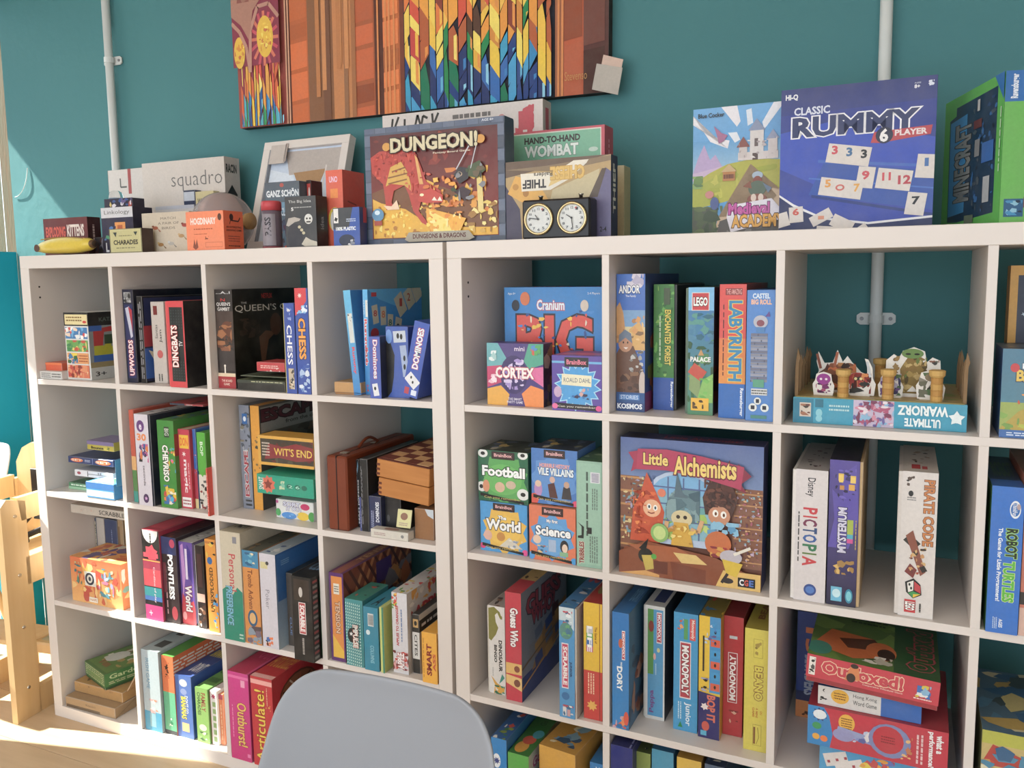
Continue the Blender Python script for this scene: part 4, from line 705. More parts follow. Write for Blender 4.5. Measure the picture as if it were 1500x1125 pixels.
G(0, (2, 3), (373, 1125), 404, 989, .31, 'large red box with gold script reading up its spine, bottom row third cube', '#b81d28',
  F=[('r', 0, 0, 1, 1, '#c4202c'), ('r', 0, .92, 1, .97, '#f0a8a0'), ('t', 'Articulate!', .15, .05, .62, .86, '#ecc848', 90, .01, '#8a1018', .03), ('b', .68, .1, .9, .75, '#8a2a20 #e0a050 #6a1a18', 18, 4, .2), ('l', .72, .7, .78, .9, 1, '#f0c0a0', 1)],
  R=[('r', 0, 0, 1, 1, '#bc2430'), ('e', .35, .72, .26, .2, '#5a3420'), ('e', .35, .72, .24, .18, '#8a5a38')]+[('ln', [(.35, .72), (.35+.23*math.cos(a*.7), .72+.17*math.sin(a*.7))], .02, ('#d8c8b0', '#3a2a20', '#a8583a')[a % 3]) for a in range(9)]+[('t', 'Art', .75, .8, 1, .9, '#d8a060', 0, 0)],
  T=[('r', 0, 0, 1, 1, '#c02028'), ('r', 0, 0, 1, .06, '#f0b0a8'), ('t', 'Articulate!', .05, .2, .95, .5, '#e0a840', 0, 0), ('l', .1, .6, .9, .9, 1, '#a81820')])
G(0, (2, 3), (440, 1136), 463, 1003, .28, 'plain dark red box in the bottom row behind the grey chair', '#a8222c', F=[('r', 0, 0, 1, 1, '#b02430')], T=[('r', 0, 0, 1, 1, '#b42a34'), ('l', .1, .1, .9, .4, 1, '#d8a060')], y=.03, z=ZB)
G(0, (3, 3), (575, 1150), 606, 1004, .26, 'pale grey blue box seen just above grey chair', '#8a98a0', y=.06, T=[('r', 0, 0, 1, 1, '#7a8a94'), ('b', .1, .1, .9, .9, '#c8d0d4 #4a6a80', 8, 2, .2)])
G(0, (3, 3), (607, 1156), 640, 1018, .26, 'black box with white specks seen just above the grey chair', '#17181a', y=.05, T=[('r', 0, 0, 1, 1, '#141518'), ('b', .1, .1, .9, .9, '#b0b4b8 #2a2c30 #444', 14, 2, .15)])

# ================================================================ GAMES, right unit
G(1, (0, 0), (741, 583), 884, 421, .20, 'large blue box with huge red capital letters, behind two small boxes', '#1a76c0', y=.12, z=1.092, split='B', tray='#155e9c', bev=.006,
  F=[('r', 0, 0, 1, 1, '#1a76be', '#2484cc'), ('t', 'Cranium', .34, .80, .62, .89, '#e8f0f8', 0, .03, '#c05060', .07), ('t', 'BIG', .13, .33, .9, .76, '#dc4436', 0, .05, '#2a2030', .03),
     ('p', [(.1, .42), (.35, .33), (.65, .33), (.93, .46), (.9, .38), (.65, .24), (.3, .25)], '#c8283a'), ('b', .14, .3, .92, .8, '#3a8ad0 #f0a060 #e8d8c0 #d84838 #1a4a90 #f0c040', 46, 9, .055), ('e', .12, .84, .04, .05, '#222838'), ('e', .22, .9, .05, .06, '#d8703c'), ('e', .82, .84, .04, .05, '#d8c8b8'), ('t', 'Ages 8+', .04, .93, .12, .955, '#d8e8f8'), ('t', '2-4 Players', .85, .93, .97, .955, '#d8e8f8'), ('r', .45, .12, .7, .3, '#e84a38'), ('b', .35, .05, .8, .3, '#f0c040 #c03048 #3a2a50 #e0e0e0', 18, 3, .2)],
  T=[('r', 0, 0, 1, 1, '#1a6cb0'), ('t', 'BIG BRAIN', .12, .25, .6, .6, '#d84a38', 0, .06), ('t', 'GAME', .7, .2, .95, .5, '#d84a38', 0, .05)])
G(1, (0, 0), (714.5, 586), 796.5, 502, .052, 'small square box with a brain outline and coloured segments', '#4f3a7c', y=.025, cat='card game',
  F=[('r', 0, 0, 1, 1, '#4d3a80'), ('p', [(0, .55), (.3, .62), (.36, .75), (.2, 1), (0, 1)], '#6ab0b8'), ('p', [(0, .28), (.35, .4), (.3, .65), (0, .62)], '#c83a6c'), ('p', [(0, 0), (.36, 0), (.4, .18), (.25, .32), (0, .26)], '#e8a838'), ('p', [(.75, 1), (1, 1), (1, .68), (.75, .6), (.66, .72)], '#50a890'), ('p', [(1, .32), (.7, .5), (.85, .62), (1, .64)], '#e06aa0'), ('p', [(1, 0), (.68, 0), (.62, .2), (.78, .34), (1, .28)], '#f08a38'),
     ('e', .48, .5, .24, .31, '#3c2c68'), ('b', .3, .26, .66, .76, '#a890d0 #d8c8ec #9078c0', 26, 3, .2), ('e', .48, .5, .02, .28, '#3c2c68'), ('t', 'CORTEX', .16, .44, .84, .62, '#f6f0ec', 0, .05, '#c85a6c', .08), ('t', 'mini', .5, .88, .68, .95, '#e8d8f0'), ('t', 'THE SMART', .38, .09, .62, .13, '#e8e0f0'), ('t', 'PARTY GAME', .36, .04, .64, .08, '#e8e0f0'), ('b', .04, .7, .18, .88, '#e8f0f0 #a8d0d0', 6, 2, .5), ('b', .78, .82, .96, .98, '#e8c040 #d85040 #58b060 #4a90d0', 10, 3, .4), ('b', .02, .34, .18, .5, '#f0c0d0 #f8e0e8', 6, 2, .4)],
  R=[('r', 0, 0, 1, 1, '#3a2c48'), ('b', 0, 0, 1, 1, '#5a3a68 #2a2030 #8a6a40 #c8a890', 12, 3, .4)])
G(1, (0, 0), (809, 597), 882, 520, .11, 'small purple box with a blue burst and cream name panel', '#4f3f96', y=.004, cat='card game',
  F=[('r', 0, 0, 1, 1, '#5a3fa0'), ('r', 0, .86, 1, .9, '#6ab0e0'), ('s', .52, .45, .48, .36, 16, '#a8d8f0'), ('s', .52, .45, .44, .33, 16, '#3f9cdc'), ('r', .26, .8, .74, .97, '#17141c'), ('t', 'BrainBox', .3, .84, .7, .93, '#e87890', 0, .03), ('rr', .5, .56, .30, .1, -2, '#ece4c4'), ('t', 'ROALD DAHL', .24, .52, .78, .6, '#3a4a70', 0, .0), ('b', .3, .22, .75, .42, '#2a70b8 #8ad0f0 #3a3050 #d8a8a0', 12, 2, .25), ('e', .12, .34, .08, .1, '#c8a8c8'), ('rr', .5, .08, .44, .05, -2, '#1c1828'), ('t', 'Can you remember', .12, .055, .88, .10, '#d8d0c0'), ('e', .06, .08, .06, .05, '#e86aa0'), ('e', .94, .07, .06, .05, '#e04890')],
  T=[('r', 0, 0, 1, 1, '#8a5a9a'), ('r', .1, .2, .9, .6, '#c86a88')])
G(1, (1, 0), (899.5, 601), 944.5, 401.6, .28, 'tall blue fantasy village box with bold white base lettering', '#243c74',
  F=[('r', 0, 0, 1, 1, '#2f5fb0', '#3a6cc0'), ('b', .3, .9, .95, 1, '#d8d0dc #b8b0c8', 8, 2, .5), ('t', 'ANDOR', .08, .86, .82, .92, '#f4f4f6', 0, .03, '#1a2c58', .07), ('t', 'The Family', .32, .83, .68, .85, '#e8ecf4'), ('r', 0, .5, 1, .72, '#d8c898'), ('r', 0, .62, 1, .74, '#7aa0c8'), ('p', [(0, .76), (.12, .8), (.24, .72), (.3, .62), (.3, .5), (0, .5)], '#c8925a'), ('p', [(.45, .6), (.8, .66), (.98, .58), (1, .45), (.45, .45)], '#d8a860'), ('b', 0, .5, 1, .7, '#e8c080 #b07a48 #8a6a48 #d89a58', 16, 2, .14),
     ('p', [(0, .1), (0, .42), (.2, .5), (.6, .48), (.95, .3), (1, .1)], '#6a4430'), ('e', .32, .5, .25, .065, '#c08a68'), ('p', [(.08, .5), (.1, .56), (.3, .6), (.52, .57), (.56, .5), (.32, .54)], '#6f7c90'), ('e', .25, .505, .025, .008, '#222'), ('e', .4, .505, .025, .008, '#222'), ('p', [(.25, .47), (.42, .47), (.34, .455)], '#f0e0d8'), ('b', .4, .28, .95, .46, '#a8a8a8 #8a8480 #c4c0bc #6a6664', 18, 3, .18), ('b', 0, .12, .8, .3, '#5a3826 #7a5038 #4a2c20 #8a6244', 16, 3, .2), ('e', .92, .2, .12, .1, '#c8b8b0'), ('r', 0, .0, 1, .14, '#24508c'), ('r', .1, .085, .82, .125, '#4a80c0'), ('t', 'STORIES', .15, .09, .78, .12, '#c8d8f0', 0, .02), ('r', 0, .005, 1, .065, '#23427c'), ('t', 'KOSMOS', .04, .018, .92, .058, '#f2f4f8', 0, .05)],
  R=[('r', 0, 0, 1, 1, '#2a3f78'), ('r', 0, 0, 1, .14, '#8a3468'), ('b', 0, .1, 1, .8, '#8a4a38 #5a3a28 #c88a40 #6a6a38 #3a4a70', 30, 3, .2)], T=[('r', 0, 0, 1, 1, '#1f3058')])
G(1, (1, 0), (957, 599.5), 990, 416.5, .27, 'green forest box with yellow lettering and blue lower spine', '#2a4a2a', split='R', tray='#1c1c1e',
  F=[('r', 0, 0, 1, 1, '#3f7f34'), ('b', 0, .27, 1, 1, '#4f9838 #2f6a2c #6aac48 #3a7a30 #88b850', 60, 3, .14), ('r', 0, 0, 1, .26, '#1f4fa4'), ('t', 'ENCHANTED FOREST', .55, .36, .85, .80, '#e8d050', -90, .03, '#2a4a20', .06), ('l', .25, .4, .4, .75, 1, '#c8d8b0', 1), ('r', .5, .84, .8, .97, '#4a5a3a'), ('t', 'Ravensburger', .82, .02, .98, .23, '#f0f4fa', -90, .03)],
  T=[('r', 0, 0, 1, 1, '#1f2a20')], R=[('r', 0, 0, 1, 1, '#24301f'), ('b', 0, 0, 1, 1, '#1a1f16 #3a4a30 #4a3a28 #2a3a40', 30, 2, .2)])
G(1, (1, 0), (1003, 606.5), 1044, 421, .24, 'box with red square emblem, jungle picture and yellow base panel', '#3c5a42', split='L', tray='#56705a',
  F=[('r', 0, 0, 1, .82, '#56906a', '#3a7cb0'), ('r', 0, .82, 1, 1, '#78bce8'), ('r', .13, .82, .82, .96, '#e8d8d0'), ('r', .16, .825, .79, .955, '#c8242c'), ('t', 'LEGO', .2, .855, .75, .925, '#f8f8f4', 0, .06, '#2a1a10', .12), ('b', 0, .56, 1, .8, '#3a78b0 #4a88a8 #2f6a80 #5a9a90', 26, 2, .2), ('b', 0, .08, 1, .6, '#4a8a5a #3a6a40 #6aa060 #2f5a38', 30, 5, .18), ('p', [(.4, .47), (.52, .52), (.64, .47)], '#c89858'), ('t', 'PALACE', .1, .42, .9, .46, '#f4f4f0', 0, .05), ('p', [(.05, .2), (.5, .12), (.5, .4), (.1, .38)], '#8aa068'), ('rr', .38, .34, .30, .045, -35, '#c8442c'), ('p', [(.35, .1), (.6, .28), (1, .33), (1, .1)], '#8cc060'), ('b', .4, .12, 1, .3, '#9ad070 #6ab050 #7ac058', 10, 2, .2), ('r', .14, .035, .84, .135, '#f0b828'), ('b', .2, .05, .78, .12, '#6a4a18 #4a3410', 8, 4, .3)],
  R=[('r', 0, 0, 1, 1, '#2c3a4c'), ('b', 0, 0, 1, 1, '#5a3424 #2a3a50 #3a4a30 #1a1c24', 22, 3, .25)])
G(1, (1, 0), (1052, 611.5), 1090.5, 416.5, .27, 'red and orange box with blue 3D lettering and blue lower spine', '#b8342c',
  F=[('r', 0, 0, 1, 1, '#e8a030', '#d83c34'), ('r', 0, .6, 1, 1, '#dc4038'), ('r', .22, .92, .85, .97, '#8a2020'), ('t', 'THE AMAZING', .25, .925, .83, .965, '#e8a8a0'), ('r', 0, 0, 1, .26, '#1b66b8'), ('t', 'LABYRINTH', .36, .28, .86, .88, '#2f86b4', -90, .09, '#f0d040', .04), ('l', .12, .32, .2, .85, 1, '#5a2018', 1), ('t', 'Ravensburger', .78, .02, .94, .23, '#f0f4fa', -90, .03)],
  R=[('r', 0, 0, 1, 1, '#8a3028')])
G(1, (1, 0), (1091.5, 615.5), 1132, 424.8, .27, 'sky blue box with a grey brick tower on spine', '#3468a8',
  F=[('r', 0, 0, 1, 1, '#4a84cc'), ('t', 'CASTEL', .2, .935, .82, .975, '#d8e4f0', 0, .05), ('t', 'BIG ROLL', .15, .89, .88, .93, '#f0b890', 0, .06)]+[('r', .16+.0, .3+.022*j, .76, .32+.022*j, ('#8a8c9a', '#74768a', '#9a9cac')[j % 3]) for j in range(17)]+[('r', .16+.12*((j*7+i*3) % 5), .3+.022*j, .2+.12*((j*7+i*3) % 5), .315+.022*j, '#5a5c70') for j in range(17) for i in range(1)]+[('e', .5, .76, .26, .05, '#b8b8c4'), ('e', .5, .75, .14, .025, '#8a4a58'), ('r', .35, .68, .65, .72, '#4a80b8'), ('p', [(.66, .8), (.8, .84), (.84, .8)], '#6a4a90'), ('r', .26, .26, .66, .32, '#58a080'), ('r', .2, .2, .78, .25, '#d8d8d8'), ('l', .22, .205, .76, .245, 2, '#444'), ('e', .44, .155, .13, .028, '#e8ece8'), ('e', .27, .105, .15, .032, '#e8ece8'), ('e', .7, .105, .15, .032, '#e8ece8'), ('r', .2, .09, .34, .12, '#223'), ('r', .62, .09, .76, .12, '#223'), ('r', .38, .14, .5, .17, '#223'), ('r', .2, .02, .78, .045, '#4a8a80')],
  R=[('r', 0, 0, 1, 1, '#2c5890')])
# third cube: upturned game tray with paper figures
st = empty('fantasy_game_stage', (0, 0, 0), (0, 0, 0), 'turquoise game box bottom used as a stage with cardboard figures and stone pillars', 'game display', 'games on the top shelf of the right shelving unit')
st.matrix_world = UNITS[1] @ Matrix.Translation((.757, .036, 1.0925))
sw, sd, shh = .300, .295, .050
tb = MB().box(0, 0, 0, sw, sd, shh, .0012, '#2f9ab4').build('base_box', M_CARD, st)
art('F', (0, 0, 0, sw, sd, shh), [('r', 0, 0, 1, 1, '#2f9ab8'), ('r', .005, .02, .125, .96, '#1f7c98'), ('r', .04, .25, .11, .8, '#d8c8b8'), ('b', .045, .3, .105, .75, '#6a3428 #a86a4a #3a2a20', 9, 2, .4), ('r', .135, .64, .185, .96, '#1f7088'), ('e', .16, .42, .02, .16, '#8accd8'), ('e', .16, .2, .02, .13, '#8accd8'), ('l', .22, .5, .34, .8, 2, '#b8dce0'),
   ('r', .365, 0, .60, 1, '#c8b8d0'), ('b', .365, 0, .60, 1, '#b04a70 #6a5a9a #d88aa0 #88b8d8 #e8d8e0 #7a2c50', 70, 3, .14), ('t', 'WARIORZ', .62, .52, .90, .9, '#eef6f6', 180, .04), ('t', 'ULTIMATE', .66, .1, .86, .42, '#eef6f6', 180, .04), ('s', .945, .5, .28, .16, 5, '#e8f0f0'), ('e', .945, .5, .022, .18, '#e8f0f0')], tb)
MB().box(.004, .004, shh, sw-.004, sd-.004, shh+.0015, 0, '#b09a58').build('board_floor', M_MATTE, st)
art('T', (.004, .004, 0, sw-.008, sd-.008, shh+.0015), [('r', 0, 0, 1, 1, '#b49a5c'), ('b', 0, 0, 1, 1, '#a8883c #c8ac68 #98a048 #b8904c #d0b878', 40, 3, .12)], st)
def pillar(x, y, hgt):
    p = MB(); r = .0105
    for i in range(4): p.lathe([(r, shh+i*hgt/4), (r*.94, shh+(i+.12)*hgt/4), (r, shh+(i+.9)*hgt/4), (r*.9, shh+(i+1)*hgt/4)], 14, ('#c89a4c', '#b8863c')[i % 2])
    p.lathe([(r, shh+hgt), (r*1.3, shh+hgt+.004), (r*1.35, shh+hgt+.013), (r*1.05, shh+hgt+.014)], 14, '#cfa558')
    p.v = [(vx+x, vy+y, vz) for vx, vy, vz in p.v]; p.build('stone_pillar', M_MATTE, st)
for x, y, hg in ((.089, .018, .042), (.168, .018, .045), (.250, .020, .046), (.150, .17, .05)): pillar(x, y, hg)
def standee(x, y, hgt, outline, ops, seed, yaw=0):
    hlf = max(abs(p[0]) for p in outline); s = hgt; o = [(x+p[0]*s, shh+.003+p[1]*s) for p in outline]
    m = MB().prism(o, y, y+.0018, '#e8e2da').build('paper_figure', M_MATTE, st)
    x0, x1 = min(p[0] for p in o), max(p[0] for p in o); z0 = shh+.003; z1 = max(p[1] for p in o)
    A = Art(x1-x0, z1-z0, lambda u, v, e: (x0+u*(x1-x0), y-e, z0+v*(z1-z0))); A.run(ops); A.build('front_print', m, M_MATTE)
    MB().box(x-.018, y-.002, shh+.0015, x+.018, y+.006, shh+.006, .0005, '#e4ddd4').build('slot_foot', M_MATTE, st)
sp = [(-.45, 0), (-.5, .3), (-.42, .5), (-.48, .72), (-.44, .95), (-.3, .68), (-.12, .7), (-.02, 1), (.1, .72), (.2, .86), (.3, .72), (.5, .5), (.38, .3), (.42, 0)]
standee(.075, .075, .085, sp, [('p', [(.12, .05), (.08, .45), (.3, .62), (.7, .62), (.92, .45), (.85, .05)], '#6a4030'), ('b', .1, .05, .9, .7, '#8a5034 #5a2c24 #b87a44 #3a2420 #c86a38', 30, 2, .2), ('ln', [(.03, .9), (.12, .55)], .06, '#8a4a38'), ('ln', [(.48, .95), (.42, .6)], .06, '#a85a3c')], 1)
ob = [(-.4, 0), (-.45, .45), (-.35, .62), (-.3, .9), (0, 1), (.3, .9), (.35, .6), (.45, .4), (.4, 0)]
standee(.052, .032, .045, ob, [('b', .15, .05, .85, .5, '#7a2c6a #4a1c48 #a84a70', 14, 2, .3), ('e', .5, .68, .32, .24, '#9a3c90'), ('e', .38, .68, .06, .05, '#f0e0e8'), ('e', .62, .68, .06, .05, '#f0e0e8')], 2)
oc = [(-.5, 0), (-.45, .3), (-.5, .55), (-.3, .75), (0, .82), (.22, .72), (.2, 1.05), (.12, 1.28), (.24, 1.25), (.38, .95), (.4, .6), (.5, .4), (.45, 0)]
standee(.118, .045, .056, oc, [('e', .42, .42, .34, .2, '#b03838'), ('b', .15, .05, .85, .6, '#8a2c28 #c85a3c #5a1c1c #d88a50 #3a3a38', 26, 2, .22), ('ln', [(.70, .92), (.82, .5)], .08, '#c8ccd0'), ('e', .35, .45, .05, .04, '#f0e0a0'), ('e', .52, .45, .05, .04, '#f0e0a0')], 3)
od = [(-.42, 0), (-.4, .25), (-.5, .4), (-.5, .72), (-.36, .85), (-.26, .78), (-.2, .92), (0, 1), (.2, .92), (.24, .7), (.34, .8), (.48, .74), (.5, .45), (.36, .35), (.4, 0)]
standee(.210, .060, .095, od, [('p', [(.3, .06), (.26, .55), (.4, .8), (.65, .8), (.72, .5), (.66, .06)], '#8a7038'), ('b', .25, .08, .75, .8, '#8a6c38 #a88c4c #5a4a28 #6a7a40 #c0a468', 34, 2, .16), ('e', .48, .87, .2, .1, '#6a8a4c'), ('e', .4, .86, .05, .02, '#222'), ('e', .56, .86, .05, .02, '#222'), ('b', .04, .42, .25, .82, '#7a5a34 #9a7a48', 10, 2, .3), ('b', .78, .4, .96, .75, '#6a6a5c #8a5a4a #444', 10, 2, .3), ('p', [(.4, .1), (.5, .22), (.6, .1)], '#e8e2da')], 4)
standee(.240, .035, .055, ob, [('b', .1, .05, .9, .9, '#3a3a30 #6a6a58 #55704a #8a8478', 22, 2, .25), ('e', .5, .75, .2, .14, '#8a7a60')], 5)
standee(.172, .042, .050, ob, [('b', .1, .05, .9, .9, '#3a3860 #6a4a80 #55704a #b0a8c0', 22, 2, .25), ('e', .5, .75, .2, .14, '#5a4a80')], 6)
for xs in (.004, .296):
    for i in range(5):
        y = .012+.055*i; hh = .085-.008*(i % 3)+(.01 if i == 0 else 0)
        m = MB().prism([(xs-.003, shh-.01), (xs+.003, shh-.01), (xs+.0035, shh+hh*.7), (xs+.006, shh+hh*.8), (xs+.001, shh+hh), (xs-.0015, shh+hh*.8), (xs-.003, shh+hh*.6)], y, y+.008, '#8a6c48').build('palisade_stake', M_MATTE, st)
# fourth cube, cut by the photo's edge
G(1, (3, 0), (1469, 509), 1590, 389, .06, 'yellow framed football picture box above the blue creature box', '#d89c28', y=.146, z=1.092, split='B', tray='#b8801c',
  F=[('r', 0, 0, 1, 1, '#dca02c'), ('r', .1, .04, .95, .94, '#1c2440'), ('r', .1, .04, .95, .4, '#6a9a48'), ('b', .1, .1, .9, .45, '#8ab058 #5a8a40 #c8b878 #4a7a38', 20, 2, .2), ('s', .25, .8, .05, .02, 5, '#e8f0f8'), ('s', .18, .7, .03, .01, 4, '#c8d8e8'), ('p', [(.38, .55), (.42, .68), (.6, .7), (.6, .5)], '#c03038'), ('t', 'ACADEMY', .22, .42, .9, .55, '#f0f4f4', 0, .04)])
G(1, (3, 0), (1463, 632), 1600, 510.6, .13, 'blue box with yellow capitals over a grassy meadow', '#3a6ca8', y=.012, z=1.092,
  F=[('r', 0, 0, 1, 1, '#5a8a9a', '#4a7c98'), ('r', 0, 0, 1, .4, '#a0b058'), ('p', [(0, .1), (.2, .3), (.35, .38), (.5, .3), (1, .4), (1, 0), (0, 0)], '#b8a040'), ('b', 0, .08, .8, .34, '#b8c048 #7aa048 #d8c060 #88b050', 20, 2, .2), ('t', 'MY', .22, .78, .36, .84, '#e8f0f8', 0, .04, '#2a3a58', .06), ('t', 'BATTLE', .16, .64, .7, .77, '#e8c448', 0, .07, '#2a3a58', .06), ('e', .14, .79, .05, .05, '#c83038'), ('r', 0, 0, 1, .09, '#3568ac'), ('l', .08, .02, .6, .07, 2, '#d8e4f4'), ('b', .1, .38, .7, .5, '#d86a38 #e89a50 #c85a34', 8, 2, .3)], T=[('r', 0, 0, 1, 1, '#6a7a88'), ('b', 0, 0, 1, 1, '#8a9aa8 #4a5a68 #a89878', 10, 2, .3)])
# ---- second shelf right
def brainbox(bl, br, tv, z, y, lab, base, ops, top):
    return G(1, (0, 1), bl, br, tv, .12, lab, base, y=y, z=z, cat='card game', split=None, F=[('r', 0, 0, 1, 1, base)]+ops+[('r', .28, .84, .74, .985, '#1c1414'), ('r', .30, .85, .72, .975, '#3a1c20'), ('t', 'BrainBox', .33, .885, .69, .95, '#e8b0b0', 0, .03), ('p', [(.04, .16), (.92, .06), (.92, 0.01), (.04, .10)], '#1a1512'), ('t', 'Can you remember', .12, .055, .86, .11, '#d8c070', 0, 0)], T=[('r', 0, 0, 1, 1, top), ('b', .05, .05, .95, .95, '#8a8a68 #c8a860 #5a6a88 #b8b0a0 #2a2a28', 22, 4, .14)])
bz = .741
brainbox((704.7, 804.6), 773, 733, bz, .03, 'pale blue small box with yellow island picture, lower left of the four', '#3f9ad8', [('s', .52, .45, .50, .40, 10, '#e8b848'), ('e', .5, .45, .36, .3, '#ecc050'), ('t', 'The', .38, .66, .56, .74, '#f8f8f8', 0, .04, '#3a3a48', .07), ('t', 'World', .12, .44, .86, .66, '#f8f8f8', 0, .07, '#3a3a48', .06), ('e', .16, .32, .09, .1, '#e0b0a0'), ('e', .44, .32, .09, .09, '#c88a40'), ('p', [(.4, .12), (.62, .32), (.9, .12)], '#d8d0c0'), ('b', .55, .1, .9, .28, '#c8b898 #e8e4dc #8a98b0', 10, 2, .25), ('e', .05, .1, .06, .06, '#d83878'), ('e', .95, .06, .06, .06, '#e04890')], '#3a7ab0')
brainbox((776, 813.5), 843.5, 738.7, bz, .02, 'orange small box with blue burst, lower right of the four', '#e0744c', [('s', .5, .45, .50, .40, 10, '#5a9cd8'), ('e', .5, .42, .36, .3, '#62a4dc'), ('t', 'My first', .38, .69, .62, .77, '#f8f8f8', 0, .03, '#2a4a80', .06), ('t', 'Science', .14, .46, .9, .64, '#f8f8f8', 0, .06, '#3a3a48', .06), ('e', .17, .38, .09, .08, '#e8c8b0'), ('r', .42, .18, .58, .4, '#a8bcd8'), ('e', .76, .3, .09, .12, '#2a2a30'), ('e', .77, .27, .06, .08, '#ecd0b8'), ('r', .66, .12, .84, .2, '#88b890'), ('b', .14, .14, .4, .28, '#c85a38 #f0c880 #3a6a90', 10, 2, .3), ('e', .05, .07, .07, .07, '#4a98d8'), ('e', .97, .06, .07, .06, '#3f9ad8')], '#e08a60')
brainbox((701.5, 731), 774, 657.8, bz+.1185, .035, 'green small football box, upper left of the four', '#27694a', [('s', .52, .45, .52, .42, 10, '#5aa858'), ('e', .5, .45, .38, .3, '#6ab860'), ('t', 'Football', .08, .50, .94, .70, '#f8f8f8', 0, .06, '#22342c', .06), ('e', .1, .93, .1, .08, '#e8e8e4'), ('e', .1, .93, .045, .035, '#222'), ('e', .9, .95, .1, .08, '#e8e8e4'), ('e', .9, .95, .045, .035, '#222'), ('e', .07, .28, .1, .1, '#e4e4e0'), ('e', .06, .28, .04, .04, '#222'), ('e', .9, .2, .12, .11, '#e8e8e4'), ('e', .9, .2, .05, .04, '#222'), ('e', .16, .3, .07, .12, '#d8906a'), ('e', .44, .3, .1, .1, '#d8b498'), ('e', .66, .36, .1, .08, '#d0b8a0'), ('b', 0, 0, 1, .06, '#e8e8e4 #222 #27694a', 8, 2, .8)], '#3a4238')
brainbox((779, 732.5), 846, 655.5, bz+.1295, .03, 'mid blue small villain box, upper right of the four', '#3f78c0', [('s', .5, .45, .54, .44, 9, '#5a90d0'), ('t', 'HORRIBLE HISTORY', .18, .66, .84, .74, '#e8a090', 0, .04), ('t', 'VILE VILLAINS', .14, .52, .92, .66, '#e8f0f4', 0, .04, '#2a3c68', .06), ('p', [(.4, .12), (.36, .36), (.5, .4), (.58, .12)], '#5a3430'), ('e', .46, .45, .06, .06, '#d8b0a0'), ('p', [(.66, .12), (.7, .34), (.84, .34), (.88, .12)], '#3a3438'), ('e', .77, .38, .06, .06, '#c8a088'), ('e', .15, .26, .09, .14, '#b88ac0'), ('e', .15, .36, .07, .06, '#e0c0a8'), ('e', .06, .08, .1, .1, '#d85040'), ('e', .97, .05, .08, .06, '#e04870')], '#343c4c')
G(1, (0, 1), (845, 828.5), 882, 674, .22, 'tall mint green box back with small print, right of the four small boxes', '#9ab8a4',
  F=[('r', 0, 0, 1, 1, '#93b8a2'), ('r', .05, .03, .95, .98, '#9bc0aa'), ('r', .55, .8, .92, .9, '#d8d8dc')]+[('r', .6, .81+.012*i, .88, .815+.012*i, '#6a5a80') for i in range(7)]+[('l', .35, .3, .5, .9, 1, '#4a5a50', 1), ('l', .6, .55, .85, .75, 3, '#6a7a70', 1), ('l', .5, .05, .85, .3, 4, '#6a7a70', 1), ('p', [(.05, .27), (.28, .27), (.3, .38), (.05, .42), (.2, .38), (.2, .3), (.05, .29)], '#2a302c'), ('t', 'TRIBBLES', .1, .03, .3, .24, '#8a3a30', 90, .04, '#e8e0d0', .07), ('r', .42, .32, .6, .38, '#222')], T=[('r', 0, 0, 1, 1, '#4a6a4a'), ('b', 0, 0, 1, 1, '#5a7a50 #3a5a48 #8aa080', 10, 2, .3)])
